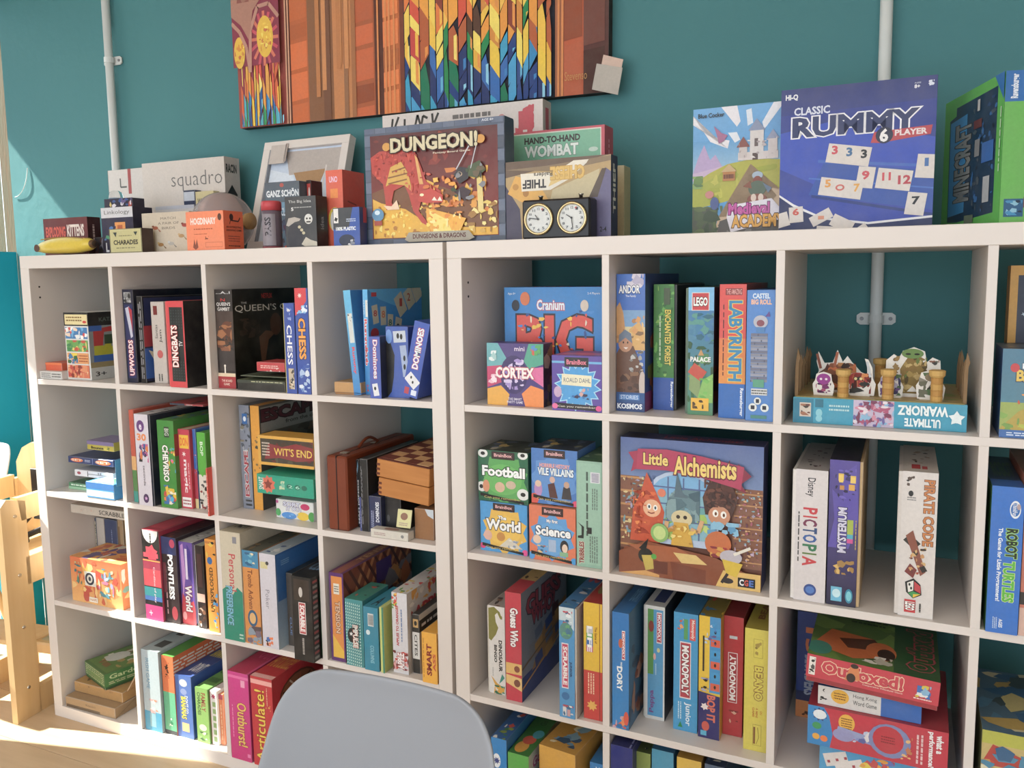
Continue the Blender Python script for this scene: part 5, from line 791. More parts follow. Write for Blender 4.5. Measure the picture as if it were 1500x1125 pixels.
G(1, (1, 1), (909, 834.8), 1115, 639.5, .07, 'large alchemy picture box with crimson banner and gold lettering', '#3c4478', y=None, split='B', tray='#34304a',
  F=[('r', 0, 0, 1, 1, '#6a3c2c'), ('r', 0, .62, 1, 1, '#7a90b8', '#5a6ca0'), ('r', .0, .18, .2, .72, '#8a5a44'), ('r', .8, .14, 1, .70, '#8a5a44')]
  +[('r', .0, .2+.1*i, .19, .215+.1*i, '#c8925a') for i in range(6)]+[('r', .81, .18+.08*i, 1, .19+.08*i, '#c08a58') for i in range(7)]+[('b', .01, .25, .18, .72, '#a8a0b8 #c87a5a #7aa0a8 #e0c890 #6a3c50', 80, 3, .09), ('b', .82, .15, .99, .7, '#a8a0b8 #a85a6a #8ab0b8 #c8b0c8 #6a3c50 #d8a878', 110, 4, .07), ('b', .02, .0, .66, .2, '#7a4028 #9a5434 #6a3420 #b06a40', 24, 8, .16)]
  +[('e', .46, .62, .25, .17, '#b8c8e0'), ('r', .21, .25, .71, .62, '#b8c8e0'), ('e', .46, .62, .22, .145, '#7ab0d8'), ('r', .24, .3, .68, .62, '#88b8c8'), ('b', .26, .28, .68, .55, '#a8c860 #88b858 #c8d878 #6aa8a8', 16, 3, .2)]+[('r', .24+.11*i, .3, .25+.11*i, .74, '#5a6a98') for i in range(5)]+[('r', .24, .42+.12*i, .68, .43+.12*i, '#5a6a98') for i in range(3)]
  +[('p', [(.08, .25), (.1, .48), (.16, .62), (.2, .76), (.27, .62), (.33, .48), (.3, .25)], '#c84c22'), ('b', .1, .28, .3, .64, '#e0682c #a83818 #d05824', 16, 2, .2), ('e', .24, .5, .065, .065, '#ecb48c'), ('e', .22, .51, .016, .022, '#f8f4ec'), ('e', .265, .505, .016, .022, '#f8f4ec'), ('e', .22, .51, .007, .012, '#2a4a58'), ('e', .265, .505, .007, .012, '#2a4a58'), ('ln', [(.21, .47), (.235, .462), (.26, .47)], .008, '#8a3024'), ('e', .31, .62, .03, .03, '#e07a5a')]
  +[('b', .34, .42, .58, .66, '#6a8890 #4a6470 #88a4a8 #5a7680', 30, 3, .3), ('p', [(.4, .6), (.42, .78), (.46, .64), (.5, .6)], '#5a707c'), ('e', .455, .45, .075, .06, '#d8c89a'), ('e', .43, .46, .014, .014, '#3a3028'), ('e', .48, .46, .014, .014, '#3a3028'), ('p', [(.38, .25), (.4, .42), (.5, .42), (.54, .25)], '#d8a838'), ('ln', [(.4, .38), (.34, .34), (.35, .42)], .03, '#d8a878'), ('ln', [(.52, .38), (.57, .36), (.6, .45)], .03, '#d8a878')]
  +[('p', [(.62, .5), (.6, .62), (.68, .82), (.78, .78), (.84, .62), (.8, .5)], '#4a2820'), ('b', .61, .52, .83, .8, '#5a3024 #3a1c18 #6a3c2c', 18, 2, .25), ('e', .715, .5, .075, .07, '#c88a68'), ('e', .69, .515, .02, .026, '#f8f4ec'), ('e', .745, .51, .02, .026, '#f8f4ec'), ('e', .692, .513, .008, .013, '#6a3a18'), ('e', .747, .508, .008, .013, '#6a3a18'), ('b', .61, .36, .85, .46, '#5a98c0 #88bcd8 #4a80a8', 16, 3, .4), ('e', .71, .3, .09, .09, '#c86a34'), ('b', .64, .2, .8, .28, '#a82c34 #8a2430 #d8a040', 10, 2, .4)]
  +[('b', .62, .56, .82, .8, '#3a1c16 #6e4030 #502a20', 40, 12, .12), ('b', .11, .3, .2, .62, '#f0863a #a03414 #d85c28', 26, 13, .2), ('b', .36, .26, .56, .4, '#e8c050 #c08a28 #f0d880', 12, 14, .2), ('e', .3, .33, .065, .07, '#8ab868'), ('e', .3, .33, .045, .05, '#c8dc8a'), ('p', [(0, 0), (0, .16), (.2, .26), (.7, .2), (1, .08), (1, 0)], '#8a4a2c'), ('p', [(.06, .22), (.42, .24), (.62, .16), (.3, .12)], '#a85e38'), ('p', [(.4, .2), (.56, .2), (.64, .14), (.46, .13)], '#e0c078'), ('p', [(.7, 0), (.75, .12), (1, .12), (1, 0)], '#e0b868'), ('p', [(.0, 0), (.2, .04), (.3, .02), (.3, 0)], '#d8a058'), ('r', .26, .03, .36, .12, '#6a3424'), ('p', [(.4, .0), (.38, .13), (.63, .1), (.63, 0)], '#7a3c26'), ('e', .2, .15, .055, .055, '#2a2a28'), ('p', [(.17, .15), (.2, .04), (.26, .06), (.25, .16)], '#c8b050'), ('e', .26, .15, .02, .02, '#58a848'), ('p', [(.15, .2), (.22, .28), (.2, .18)], '#222'), ('e', .8, .22, .075, .05, '#c0b8c0'), ('p', [(.74, .2), (.88, .18), (.84, .08), (.77, .1)], '#d8b838'), ('ln', [(.82, .24), (.93, .30)], .02, '#e8e0d0'), ('ln', [(.78, .1), (.74, .03)], .02, '#3a3030'), ('e', .78, .05, .04, .02, '#3a3434')]
  +[('p', [(.07, .90), (.11, .84), (.09, .76), (.16, .80), (.16, .92)], '#a8244c'), ('p', [(.93, .80), (.86, .74), (.90, .68), (.84, .70), (.84, .88)], '#8a1c3c'), ('p', [(.13, .78), (.14, .93), (.35, .94), (.6, .91), (.88, .86), (.86, .70), (.6, .76), (.35, .79)], '#b42c54'), ('t', 'Little', .18, .82, .36, .905, '#f0d070', 0, .03, '#6a1830', .05), ('t', 'Alchemists', .40, .765, .83, .90, '#f0d070', 0, .03, '#6a1830', .05), ('r', .85, .02, .965, .085, '#1a1a20'), ('t', 'C', .86, .03, .89, .075, '#f0f0f0', 0, .06), ('t', 'G', .893, .03, .92, .075, '#c84838', 0, .06), ('t', 'E', .925, .03, .955, .075, '#4a70c0', 0, .06)],
  T=[('r', 0, 0, 1, 1, '#343a68'), ('t', 'Little Alchemists', .3, .3, .85, .7, '#a83040', 0, .02), ('e', .1, .5, .07, .4, '#222438')])
# third cube second shelf
G(1, (2, 1), (1157, 872), 1208, 686, .27, 'white box with rainbow coloured capitals reading down its spine', '#ded6d2', split='L', tray='#e6dfda', y=.012,
  F=[('r', 0, 0, 1, 1, '#dbd3d2'), ('t', 'Disney', .3, .80, .62, .94, '#222228', -90, .01), ('t', 'P', .25, .665, .70, .715, '#c82c38', -90, .03), ('t', 'I', .25, .64, .70, .652, '#c82c38', -90, .03), ('t', 'C', .25, .575, .70, .628, '#7a2c50', -90, .03), ('t', 'T', .25, .52, .70, .565, '#2a4a7c', -90, .03), ('t', 'O', .25, .45, .70, .512, '#2a5aa0', -90, .03), ('t', 'P', .25, .385, .70, .438, '#2a7a50', -90, .03), ('t', 'I', .25, .36, .70, .372, '#5a7a30', -90, .03), ('t', 'A', .25, .27, .70, .345, '#c83038', -90, .03), ('l', .08, .3, .16, .68, 1, '#444', 1), ('e', .52, .09, .2, .045, '#2a4a90'), ('e', .52, .09, .14, .028, '#4a78c0')],
  T=[('r', 0, 0, 1, 1, '#b8b0ac'), ('b', .2, .1, .8, .9, '#2a2a2c #444 #b8b0ac #6a2a30', 22, 3, .18)])
G(1, (2, 1), (1210, 879.5), 1258, 672.8, .27, 'dark purple haunted house box with silver lettering, second shelf', '#2c2548', split='R', tray='#c0a070', y=.014,
  F=[('r', 0, 0, 1, 1, '#241f3c', '#54449a'), ('p', [(0, .4), (.2, .6), (.1, .8), (.5, .72), (.4, .9), (.9, .98), (1, .6), (.7, .4)], '#5a4aa8'), ('r', .3, .86, .48, .91, '#e8c050'), ('r', .7, .85, .88, .9, '#e8c050'), ('r', .65, .8, .85, .84, '#e0a840'), ('r', .35, .8, .5, .83, '#c88c40'), ('b', .2, .72, .9, .95, '#3a2c68 #6a5ab8 #2a2048', 16, 2, .15), ('r', .32, .85, .46, .9, '#f0cc60'), ('r', .7, .85, .86, .89, '#f0cc60'), ('t', 'MYSTERIUM', .32, .37, .62, .68, '#d8d4e8', 90, .04, '#241c3c', .06), ('r', .64, .50, .84, .60, '#a8b848'), ('r', .64, .46, .84, .5, '#48a8c0'), ('r', .64, .44, .84, .47, '#d04890'), ('l', .9, .4, .96, .6, 1, '#c8b050', 1), ('b', .15, .22, .9, .32, '#d8b060 #a88040 #8a7050', 9, 3, .3), ('r', .15, .03, .52, .13, '#68b8d8'), ('e', .34, .085, .14, .03, '#c8e8f0'), ('e', .76, .075, .13, .05, '#2a88a8'), ('e', .76, .075, .09, .035, '#7accd8')],
  T=[('r', 0, 0, 1, 1, '#1c1a30'), ('b', .1, .1, .9, .9, '#34304c #14121f', 6, 2, .3)], R=[('r', 0, 0, .9, 1, '#7a6850'), ('b', 0, 0, 1, 1, '#8a7458 #6a5844 #3a3028', 20, 2, .2)])
G(1, (2, 1), (1309, 886), 1366, 689, .25, 'white box with brown western lettering and coloured cube die, standing alone', '#ded6d0', split='L', tray='#d8cfc8', y=.012,
  F=[('r', 0, 0, 1, 1, '#dcd4cf'), ('t', 'PIRATE CODE', .62, .50, .92, .95, '#c87a38', -90, .03, '#6a3a20', .04), ('b', .1, .9, .34, .97, '#2a2a2a #5a4a40', 5, 3, .3), ('e', .25, .85, .07, .02, '#2a2a2a'), ('l', .15, .8, .4, .83, 2, '#777'), ('rr', .33, .52, .14, .045, 48, '#2a2620'), ('p', [(.15, .56), (.35, .60), (.75, .32), (.6, .29)], '#8a4a34'), ('p', [(.15, .31), (.3, .37), (.5, .33), (.4, .27)], '#7a2a28'), ('b', .2, .3, .75, .5, '#c89058 #6a2c28 #d8b070 #3a2a24 #a84838', 20, 3, .15), ('rr', .68, .34, .08, .02, 30, '#2a2220'),
     ('p', [(.18, .24), (.42, .27), (.62, .23), (.66, .16), (.42, .13), (.22, .17)], '#1c1c1c'), ('p', [(.24, .235), (.42, .255), (.42, .185), (.28, .17)], '#e8e4dc'), ('e', .31, .225, .03, .01, '#1c1c1c'), ('e', .36, .2, .03, .01, '#1c1c1c'), ('p', [(.44, .25), (.62, .22), (.63, .17), (.45, .19)], '#c03038'), ('p', [(.28, .165), (.42, .18), (.63, .165), (.42, .135)], '#3a9a50'), ('p', [(.42, .16), (.63, .165), (.42, .135)], '#e8c030'), ('r', .18, .03, .5, .12, '#c8242c'), ('t', 'LEGO', .2, .045, .48, .105, '#f8f4f0', -90, .05, '#2a1a10', .1), ('l', .58, .04, .68, .1, 1, '#333', 1)],
  T=[('r', 0, 0, 1, 1, '#ccc4bc'), ('r', .25, .1, .5, .25, '#b82830'), ('r', .55, .1, .7, .2, '#b82830'), ('b', .2, .3, .8, .9, '#2a2420 #a08060 #ccc4bc', 14, 3, .18)])
G(1, (3, 1), (1443, 929.6), 1490, 711, .26, 'bright blue box with green outlined lettering at right edge, second shelf', '#1560b4',
  F=[('r', 0, 0, 1, 1, '#1a6cc8'), ('e', .74, .85, .17, .06, '#e8ecf0'), ('e', .74, .85, .14, .045, '#2a6cb8'), ('t', 'ThinkFun', .66, .81, .8, .89, '#e8ecf4', -90, .02), ('e', .84, .87, .06, .02, '#b8a0a0'), ('t', 'ROBOT', .50, .52, .86, .72, '#1a2c1a', -90, .10, '#a8d860', .05), ('t', 'TURTLES', .46, .22, .82, .50, '#58b838', -90, .05, '#d8f090', .04), ('t', 'The Game for Little Programmers!', .22, .22, .40, .72, '#eef4fa', -90, .03), ('t', 'AGES', .4, .04, .52, .1, '#e8f0f8', -90, .03), ('l', .2, .03, .36, .11, 3, '#c8dcf0', 1)],
  T=[('r', 0, 0, 1, 1, '#123a5c'), ('t', 'ROBOT', .2, .3, .9, .8, '#2c5a40', 0, .05), ('r', 0, 0, 1, .2, '#1a62b4')], L=[('r', 0, 0, 1, 1, '#3a7a40')])
G(1, (3, 1), (1491, 936), 1530, 700, .26, 'terracotta and black box, partly outside the photo at its right edge', '#b8654c', F=[('r', 0, 0, 1, 1, '#c8705a'), ('r', 0, .2, 1, .28, '#3a3430'), ('r', 0, 0, 1, .18, '#d8b0a0')], T=[('r', 0, 0, 1, 1, '#7a4a30')], y=.0)
# ---- third shelf right
G(1, (0, 2), (715, 1013), 741, 885.6, .25, 'white box with olive long necked dinosaur shape on spine', '#dcd8d2', split='L', tray='#d4ccc0',
  F=[('r', 0, 0, 1, 1, '#dedad6'), ('p', [(0, .62), (0, .97), (.35, .99), (.7, .94), (.85, .86), (.7, .87), (.55, .93), (.4, .9), (.45, .82), (.6, .76), (.45, .68), (.15, .60)], '#85803c'), ('e', .78, .88, .07, .02, '#85803c'), ('t', 'DINOSAUR', .60, .26, .82, .62, '#1c1a18', -90, .05), ('t', 'BINGO', .32, .36, .50, .56, '#1c1a18', -90, .05), ('p', [(.1, .2), (.5, .12), (.95, .08), (.9, .02), (.45, .06)], '#d8a038'), ('ln', [(.35, .08), (.3, .0)], .06, '#d8a038'), ('b', .3, .0, .95, .1, '#3a8a6a #2a6a50 #d8a038', 10, 2, .4), ('p', [(.6, .12), (.8, .24), (.95, .2), (.8, .16)], '#3a9080'), ('l', .2, .2, .26, .3, 1, '#888', 1)], T=[('r', 0, 0, 1, 1, '#b0a8a0'), ('b', 0, 0, 1, 1, '#3a2c28 #8a6a50 #c0b8b0', 12, 3, .25)])
G(1, (0, 2), (742, 1024), 765, 866, .28, 'red box with bubbly cover lettering and yellow face tiles', '#b8283a',
  F=[('r', 0, 0, 1, 1, '#c42c40'), ('t', 'Guess Who', .3, .50, .8, .86, '#f4eeee', -90, .04, '#6a1c2c', .07), ('r', 0, .25, 1, .35, '#e0b468'), ('p', [(0, .16), (0, .24), (1, .22), (1, .1)], '#e4bc78'), ('e', .7, .3, .18, .03, '#8a4a38'), ('e', .7, .17, .2, .035, '#7a4434')],
  R=[('r', 0, 0, 1, 1, '#86888e'), ('r', 0, 0, 1, .22, '#263c78'), ('t', 'GUESS', .10, .74, .85, .92, '#9a2c3c', 0, .10, '#2a2028', .05), ('t', 'WHO?', .2, .62, .72, .78, '#9a2c3c', 0, .10, '#2a2028', .05), ('p', [(.4, .45), (.5, .55), (.98, .62), (.98, .3), (.5, .2), (.2, .2)], '#a8763c'), ('r', .15, .3, .32, .46, '#8a8480'), ('r', .65, .52, .8, .64, '#5a1c24')]+[('rr', .35+.22*i, .26+.13*j, .08, .05, 12, ('#3a4c80', '#c0883c', '#6a7080')[(i+j) % 3]) for i in range(3) for j in range(3)]+[('ln', [(.0, .12), (.9, .3)], .02, '#c88a3c'), ('ln', [(.0, .3), (.9, .45)], .02, '#7a5a34')],
  T=[('r', 0, 0, 1, 1, '#c03040'), ('r', 0, .3, 1, .65, '#d0b070'), ('b', .1, .3, .9, .65, '#6a4434 #d8c090 #3a2c28', 8, 2, .4)])
G(1, (0, 2), (820, 1053.6), 845, 888, .27, 'light blue word game box with globe and pink lettering panel', '#3c80b8', split='R', tray='#c8c0b8',
  F=[('r', 0, 0, 1, 1, '#4a96cc'), ('p', [(0, 1), (.95, 1), (.95, .8), (.5, .88), (0, .88)], '#c8d8e0'), ('b', .2, .84, .85, .97, '#e8f0f4 #c84858 #3a6a90', 12, 2, .25), ('e', .45, .79, .42, .075, '#5a9088'), ('b', .15, .74, .8, .85, '#6aa878 #4a7a98', 8, 2, .3), ('r', .16, .27, .6, .68, '#e8e4e8'), ('r', .2, .28, .56, .67, '#c83c60'), ('t', 'SCRABBLE', .25, .3, .52, .65, '#f8f0f0', -90, .05), ('t', 'JUNIOR', .66, .38, .82, .52, '#1c3c68', -90, .04), ('e', .4, .2, .25, .035, '#3070a8'), ('r', .22, .02, .45, .1, '#e0dcd8'), ('r', .5, .02, .7, .08, '#d0a0a0'), ('b', .2, .02, .9, .12, '#e8e4e0 #b84858 #3a6a90', 8, 2, .3)], R=[('r', 0, 0, 1, 1, '#b8b4ac'), ('b', 0, 0, 1, 1, '#c8c0b8 #7a5a50 #3a3838 #c03a40 #a8a090', 40, 3, .14)], T=[('r', 0, 0, 1, 1, '#3a7cb0'), ('b', 0, .0, 1, .5, '#d8d8d8 #5a90a8 #2a4a68', 12, 2, .25), ('t', 'SC', .2, .6, .9, .9, '#c84858', 0, .04)])
G(1, (0, 2), (855.5, 1050.8), 882.5, 881, .27, 'yellow over red box with bright rainbow lettering, right of light blue one', '#b8302a',
  F=[('r', 0, 0, 1, 1, '#e8bc28'), ('r', 0, 0, 1, .42, '#c8342c'), ('t', 'The Game of', .6, .66, .72, .8, '#7a2c20', -90, .02), ('r', .15, .74, .5, .8, '#c8c8d0'), ('r', .15, .69, .5, .74, '#58a858'), ('r', .15, .63, .5, .69, '#3a70b8'), ('r', .15, .58, .5, .63, '#c84890'), ('t', 'LIFE', .2, .58, .45, .8, '#f8f8f4', -90, .06), ('l', .2, .22, .6, .40, 3, '#f0c8a8', 1), ('s', .45, .12, .3, .18, 8, '#e8b050'), ('ln', [(.86, 0), (.86, 1)], .03, '#8a2420')],
  T=[('r', 0, 0, 1, 1, '#a82c28'), ('e', .4, .4, .25, .2, '#8a8048')], R=[('r', 0, 0, 1, 1, '#a02c28')])
G(1, (1, 2), (897, 1064.7), 921, 895.5, .27, 'deep blue ocean box with red title strip, first in third row second cube', '#1c74b4', split=None,
  F=[('r', 0, 0, 1, 1, '#2484c8', '#1c74bc'), ('r', .58, .6, .78, .85, '#e8e4e4'), ('r', .60, .61, .76, .84, '#b83040'), ('t', 'MONOPOLY', .62, .62, .74, .83, '#f8f0f0', -90, .05), ('e', .5, .74, .12, .04, '#c86040'), ('t', 'FINDING', .5, .52, .6, .58, '#e8f4f8', -90, .03), ('t', 'DORY', .28, .33, .62, .54, '#f0f6f8', -90, .07), ('b', 0, .0, 1, .12, '#d85a3c #c8a8b8 #2a70a8 #e88a50', 14, 2, .25), ('e', .85, .1, .15, .06, '#d85038')],
  R=[('r', 0, 0, 1, 1, '#3a6c90'), ('b', 0, 0, 1, .7, '#8a4c40 #4a5a70 #a87a60 #2a4a68 #c89a88', 50, 3, .12)], T=[('r', 0, 0, 1, 1, '#1c6caa'), ('t', 'DORY', .4, .25, .9, .55, '#6aacd8', 0, .04)])
G(1, (1, 2), (942, 1050), 973, 885, .25, 'thin white edged box with green and blue spine, red title strip', '#d8d8d6', split='L', tray='#d0d0cc',
  F=[('r', 0, 0, 1, 1, '#dcdcda'), ('r', .12, .03, .92, .97, '#4f9ccc'), ('r', .12, .4, .42, .97, '#5a9c50'), ('r', .58, .68, .85, .95, '#e8e4e4'), ('r', .6, .69, .83, .94, '#b83850'), ('t', 'MONOPOLY', .63, .7, .8, .93, '#f8f0f0', -90, .05), ('e', .3, .82, .14, .05, '#8a3a30'), ('e', .48, .56, .07, .03, '#e8b0a8'), ('l', .5, .4, .6, .5, 1, '#b8d8e8', 1), ('t', 'Peppa', .2, .06, .5, .26, '#7a4a90', 90, .03), ('e', .68, .62, .08, .02, '#d8d8a0')],
  T=[('r', 0, 0, 1, 1, '#cfcfcc'), ('r', .25, .1, .85, .95, '#2c3c70')], R=[('r', 0, 0, 1, 1, '#3a3c44')])
G(1, (1, 2), (986, 1067), 1021, 895.5, .27, 'light blue box with big red title strip and white script below', '#1c72a8',
  F=[('r', 0, 0, 1, 1, '#3a98cc'), ('r', .66, .78, .90, .96, '#d8504c'), ('t', 'Monopoly', .70, .79, .86, .95, '#f0e0d8', -90, .03), ('r', .42, .78, .58, .95, '#58a060'), ('b', .12, .84, .4, .95, '#c85a40 #e8a060', 6, 2, .3), ('r', .26, .28, .72, .76, '#e4e0e4'), ('r', .29, .29, .69, .75, '#b83848'), ('t', 'MONOPOLY', .34, .31, .64, .73, '#f8f2f2', -90, .06, '#3a1c24', .05), ('t', 'Junior', .45, .05, .75, .25, '#e8f2f8', -90, .02), ('l', .18, .1, .36, .25, 2, '#c8e4f0', 1), ('p', [(.2, .03), (.3, .08), (.4, .03)], '#2a8a50')],
  T=[('r', 0, 0, 1, 1, '#2a7cb0'), ('b', .5, .4, 1, 1, '#c84858 #2a7cb0 #e8e0e0', 8, 2, .3)])
G(1, (1, 2), (1022.5, 1077.8), 1053.5, 900.8, .26, 'yellow, orange and blue patterned box with navy base, between two title boxes', '#c8a42c',
  F=[('r', 0, 0, 1, 1, '#e8c02c'), ('r', .5, .38, 1, 1, '#3a90c8')]+[('r', .55, .40+.09*i, .98, .46+.09*i, ('#d85a3c', '#3a98d0')[i % 2]) for i in range(6)]+[('e', .76, .43+.09*i, .05, .015, '#222') for i in range(6)]+[('b', .25, .78, .8, .96, '#4a80c8 #c8d8e8 #6a5a90 #3a98d0', 16, 2, .2), ('r', .18, .55, .26, .84, '#2a2420'), ('b', .1, .38, .5, .5, '#6a6aa8 #a8a8c8 #222', 10, 2, .3), ('p', [(0, 0), (1, 0), (1, .36), (0, .38)], '#2c2868'), ('t', 'BOP IT', .4, .14, .8, .36, '#d86a50', -90, .06), ('s', .3, .26, .2, .12, 6, '#e8dcd8'), ('e', .35, .1, .18, .04, '#c85040'), ('r', .12, .02, .4, .06, '#58b0d0')],
  T=[('r', 0, 0, 1, 1, '#8a7a34'), ('b', 0, 0, 1, 1, '#e8c02c #3a4a90 #c84a38 #222 #3a80b0', 22, 2, .2)])
G(1, (1, 2), (1057, 1074), 1086.5, 900.8, .27, 'plain red box whose white framed title panel reads upwards, beside the yellow box', '#a02028',
  F=[('r', 0, 0, 1, 1, '#b82830'), ('r', .24, .28, .72, .70, '#ece4e4'), ('r', .27, .285, .69, .695, '#a82430'), ('t', 'MONOPOLY', .32, .3, .64, .68, '#f8f2f2', 90, .06), ('r', .3, .815, .7, .84, '#c8ccd0'), ('b', .3, .1, .8, .22, '#7a1c22 #8c2428 #d8a890', 8, 2, .3)], T=[('r', 0, 0, 1, 1, '#8c1c22')])
G(1, (1, 2), (1088.5, 1096), 1123, 919, .27, 'yellow box with outlined capitals reading down, nearest divider in third row', '#c8b83a',
  F=[('r', 0, 0, 1, 1, '#d8c850'), ('ln', [(.38, .77), (.38, .92), (.75, .92), (.75, .77), (.38, .77)], .012, '#8a7430'), ('b', .42, .79, .7, .9, '#8a7430 #a89040', 5, 3, .4), ('t', 'BEANO', .42, .42, .78, .70, '#d8c850', -90, .05, '#8a5a2c', .06), ('t', 'ON', .68, .31, .78, .34, '#c88a30', -90), ('t', 'A MINI', .5, .28, .6, .36, '#c88a30', -90, .03), ('t', 'GAME', .36, .28, .46, .36, '#c88a30', -90, .03), ('ln', [(.4, .05), (.4, .22), (.75, .22), (.75, .05), (.4, .05)], .012, '#8a7430'), ('r', .42, .06, .5, .2, '#8a5a2c'), ('ln', [(.55, .06), (.65, .12), (.6, .2)], .02, '#8a7430')],
  T=[('r', 0, 0, 1, 1, '#a89834'), ('t', 'BEANO', .35, .2, .65, .8, '#7a4a24', 90, .06)])
# third cube third shelf: 13 blunders box and crooked pile
g3 = 'games on the third shelf of the right shelving unit'
G(1, (2, 2), (1165, 1043), 1206, 894.5, .15, 'navy box with large orange numerals standing behind pile', '#22408c', y=.215, z=.39,
  F=[('r', 0, 0, 1, 1, '#20418c'), ('r', 0, .16, 1, .25, '#1c2a5c'), ('r', 0, 0, 1, .16, '#e08a48'), ('b', .2, .02, .9, .14, '#5a3420 #7a4a2c', 8, 2, .3), ('t', '13', .3, .62, .75, .86, '#e0783a', -90, .08), ('t', 'BLUNDERS', .28, .22, .7, .6, '#a8b4c8', -90, .10)])
crooked(.826, .004, .3905, .218, .25, .066, 1, 'light blue puzzle box with white domino cards, lowest of the pile', '#3a8cc0', unit_=1, group=g3,
  F=[('r', 0, 0, 1, 1, '#4a9ccc'), ('rr', .14, .62, .10, .2, 18, '#e0d8d4'), ('rr', .26, .42, .12, .22, 22, '#e4dcd8')]+[('rr', .08+.07*i, .5+.1*(i % 3), .012, .04, 18, '#a83848') for i in range(5)]+[('b', .3, .2, .62, .9, '#e8a040 #5aa858 #c84a4a #6a7ac0 #e8d050 #4ab0c0', 30, 3, .2), ('r', .6, .1, .98, .6, '#d8ccc8'), ('e', .72, .4, .03, .05, '#333')])
wpb = crooked(.803, -.004, .4575, .246, .26, .080, -1, 'red and blue quiz box with white slanted lettering on its right part', '#b8283a', unit_=1, group=g3,
  F=[('r', 0, 0, 1, 1, '#c42c40'), ('p', [(0, 0), (.17, 0), (.19, .35), (.16, .8), (.12, 1), (0, 1)], '#2a84c4'), ('s', .09, .8, .18, .12, 9, '#284078'), ('e', .09, .8, .05, .12, '#e8ecf0'), ('e', .07, .5, .035, .09, '#3a9a5c'), ('e', .065, .22, .028, .08, '#e8a838'), ('e', .125, .2, .028, .08, '#e87838'), ('e', .29, .72, .06, .22, '#e8b040'), ('l', .25, .55, .33, .85, 5, '#7a4a20'), ('rr', .42, .42, .2, .1, -8, '#98a0c8'), ('e', .27, .4, .08, .16, '#9898c4'), ('b', .33, .28, .5, .62, '#8a94c8 #c0c8e0 #5a60a0 #e0d8d8', 12, 2, .3), ('e', .60, .5, .15, .42, '#8088b4'), ('e', .59, .52, .11, .34, '#c02838'), ('l', .54, .42, .64, .62, 3, '#8a1c28'), ('b', .68, .1, .76, .7, '#e8b878 #c87a50', 8, 2, .3), ('t', 'what a', .92, .45, .97, .9, '#f4ecec', -90, .04), ('t', 'performance!', .86, .08, .91, .95, '#f4ecec', -90, .04), ('l', .78, .1, .84, .85, 2, '#e8c0c0', 1)],
  R=[('r', 0, 0, 1, 1, '#a82434')], T=[('r', 0, 0, 1, 1, '#a82434')])
crooked(.820, .006, .5385, .183, .21, .038, -1, 'white and blue card game box squeezed under the red fox box', '#2a5fae', unit_=1, group=g3, split=None,
  F=[('r', 0, 0, 1, 1, '#dcd8d4'), ('r', .62, 0, 1, 1, '#2864b4'), ('b', .02, .2, .1, .9, '#222 #dcd8d4', 10, 2, .4), ('e', .22, .58, .09, .38, '#e8b030'), ('l', .16, .4, .28, .8, 3, '#7a4a18'), ('t', 'Hong Kong', .35, .62, .58, .86, '#444', 0, 0), ('t', 'Word Game', .35, .3, .58, .54, '#444', 0, 0)], T=[('r', 0, 0, 1, 1, '#2a5898')])
fx = crooked(.797, -.012, .5900, .232, .255, .056, 0, 'red box with a fox picture lid and cream outlined lettering, topmost of pile', '#b8303a', unit_=1, group=g3, tilt=3.2, split='D', tray='#a02832',
  F=[('r', 0, 0, 1, 1, '#c83444'), ('r', .02, .1, .07, .9, '#ece4dc'), ('b', .025, .15, .065, .85, '#2a2a2a #555', 8, 2, .5), ('t', 'Outfoxed!', .12, .28, .74, .86, '#c83444', 0, .04, '#f0c8a8', .045), ('p', [(.30, .2), (.34, .85), (.40, .9), (.42, .3)], '#d88048'), ('e', .35, .35, .035, .2, '#3a2420'), ('e', .37, .88, .03, .1, '#3a2c28'), ('t', 'Cooperative Whodunit Game', .44, .14, .74, .22, '#f0d8c8'), ('r', .84, .25, .92, .7, '#3a70b8'), ('b', .83, .2, .94, .75, '#e8e4e0 #d8c040 #3a70b8 #8ab8d8', 9, 2, .35), ('l', .82, .1, .95, .2, 1, '#f0d8d0')],
  T=[('r', 0, 0, 1, 1, '#5a7a38'), ('b', 0, 0, 1, 1, '#4a6a30 #6a8a3c #3a5a2c #7a9a48', 20, 2, .2), ('r', .66, 0, 1, 1, '#27552c'), ('p', [(.02, .2), (.15, .55), (.5, .5), (.6, .2), (.35, .08)], '#c86428'), ('p', [(.22, .4), (.5, .5), (.6, .32), (.3, .25)], '#5a2f1c'), ('e', .56, .3, .12, .16, '#d06a2c'), ('e', .6, .26, .07, .1, '#3a241c'), ('b', .4, .05, .65, .2, '#e8e0d4 #c8c0b0', 6, 2, .4), ('e', .08, .15, .1, .12, '#3f8a78'), ('t', 'Outfoxed', .76, .1, .96, .85, '#27552c', 60 and 90, .04, '#a83848', .05), ('l', .3, .75, .6, .95, 3, '#2a3a1c')],
  R=[('r', 0, 0, 1, 1, '#9a2832')])
G(1, (3, 2), (1433, 1190), 1600, 1068, .26, 'marbled blue and yellow picture box lying at lower right corner', '#8a8c60', y=.0, z=.39, T=[('r', 0, 0, 1, 1, '#4a6a80'), ('b', 0, 0, 1, 1, '#2a5a80 #c8b878 #d8caa0 #3a4a50 #b89a50 #4a7a98', 40, 2, .2)],
  F=[('r', 0, 0, 1, 1, '#c8b070'), ('r', 0, .85, 1, 1, '#b8b848'), ('p', [(0, .6), (.1, .85), (.5, .7), (.5, .6)], '#b83a30'), ('b', 0, 0, 1, .85, '#2f5f88 #d8c890 #c89a50 #4a88a8 #e0d8b8 #5a5040 #c84a34', 60, 3, .14)])
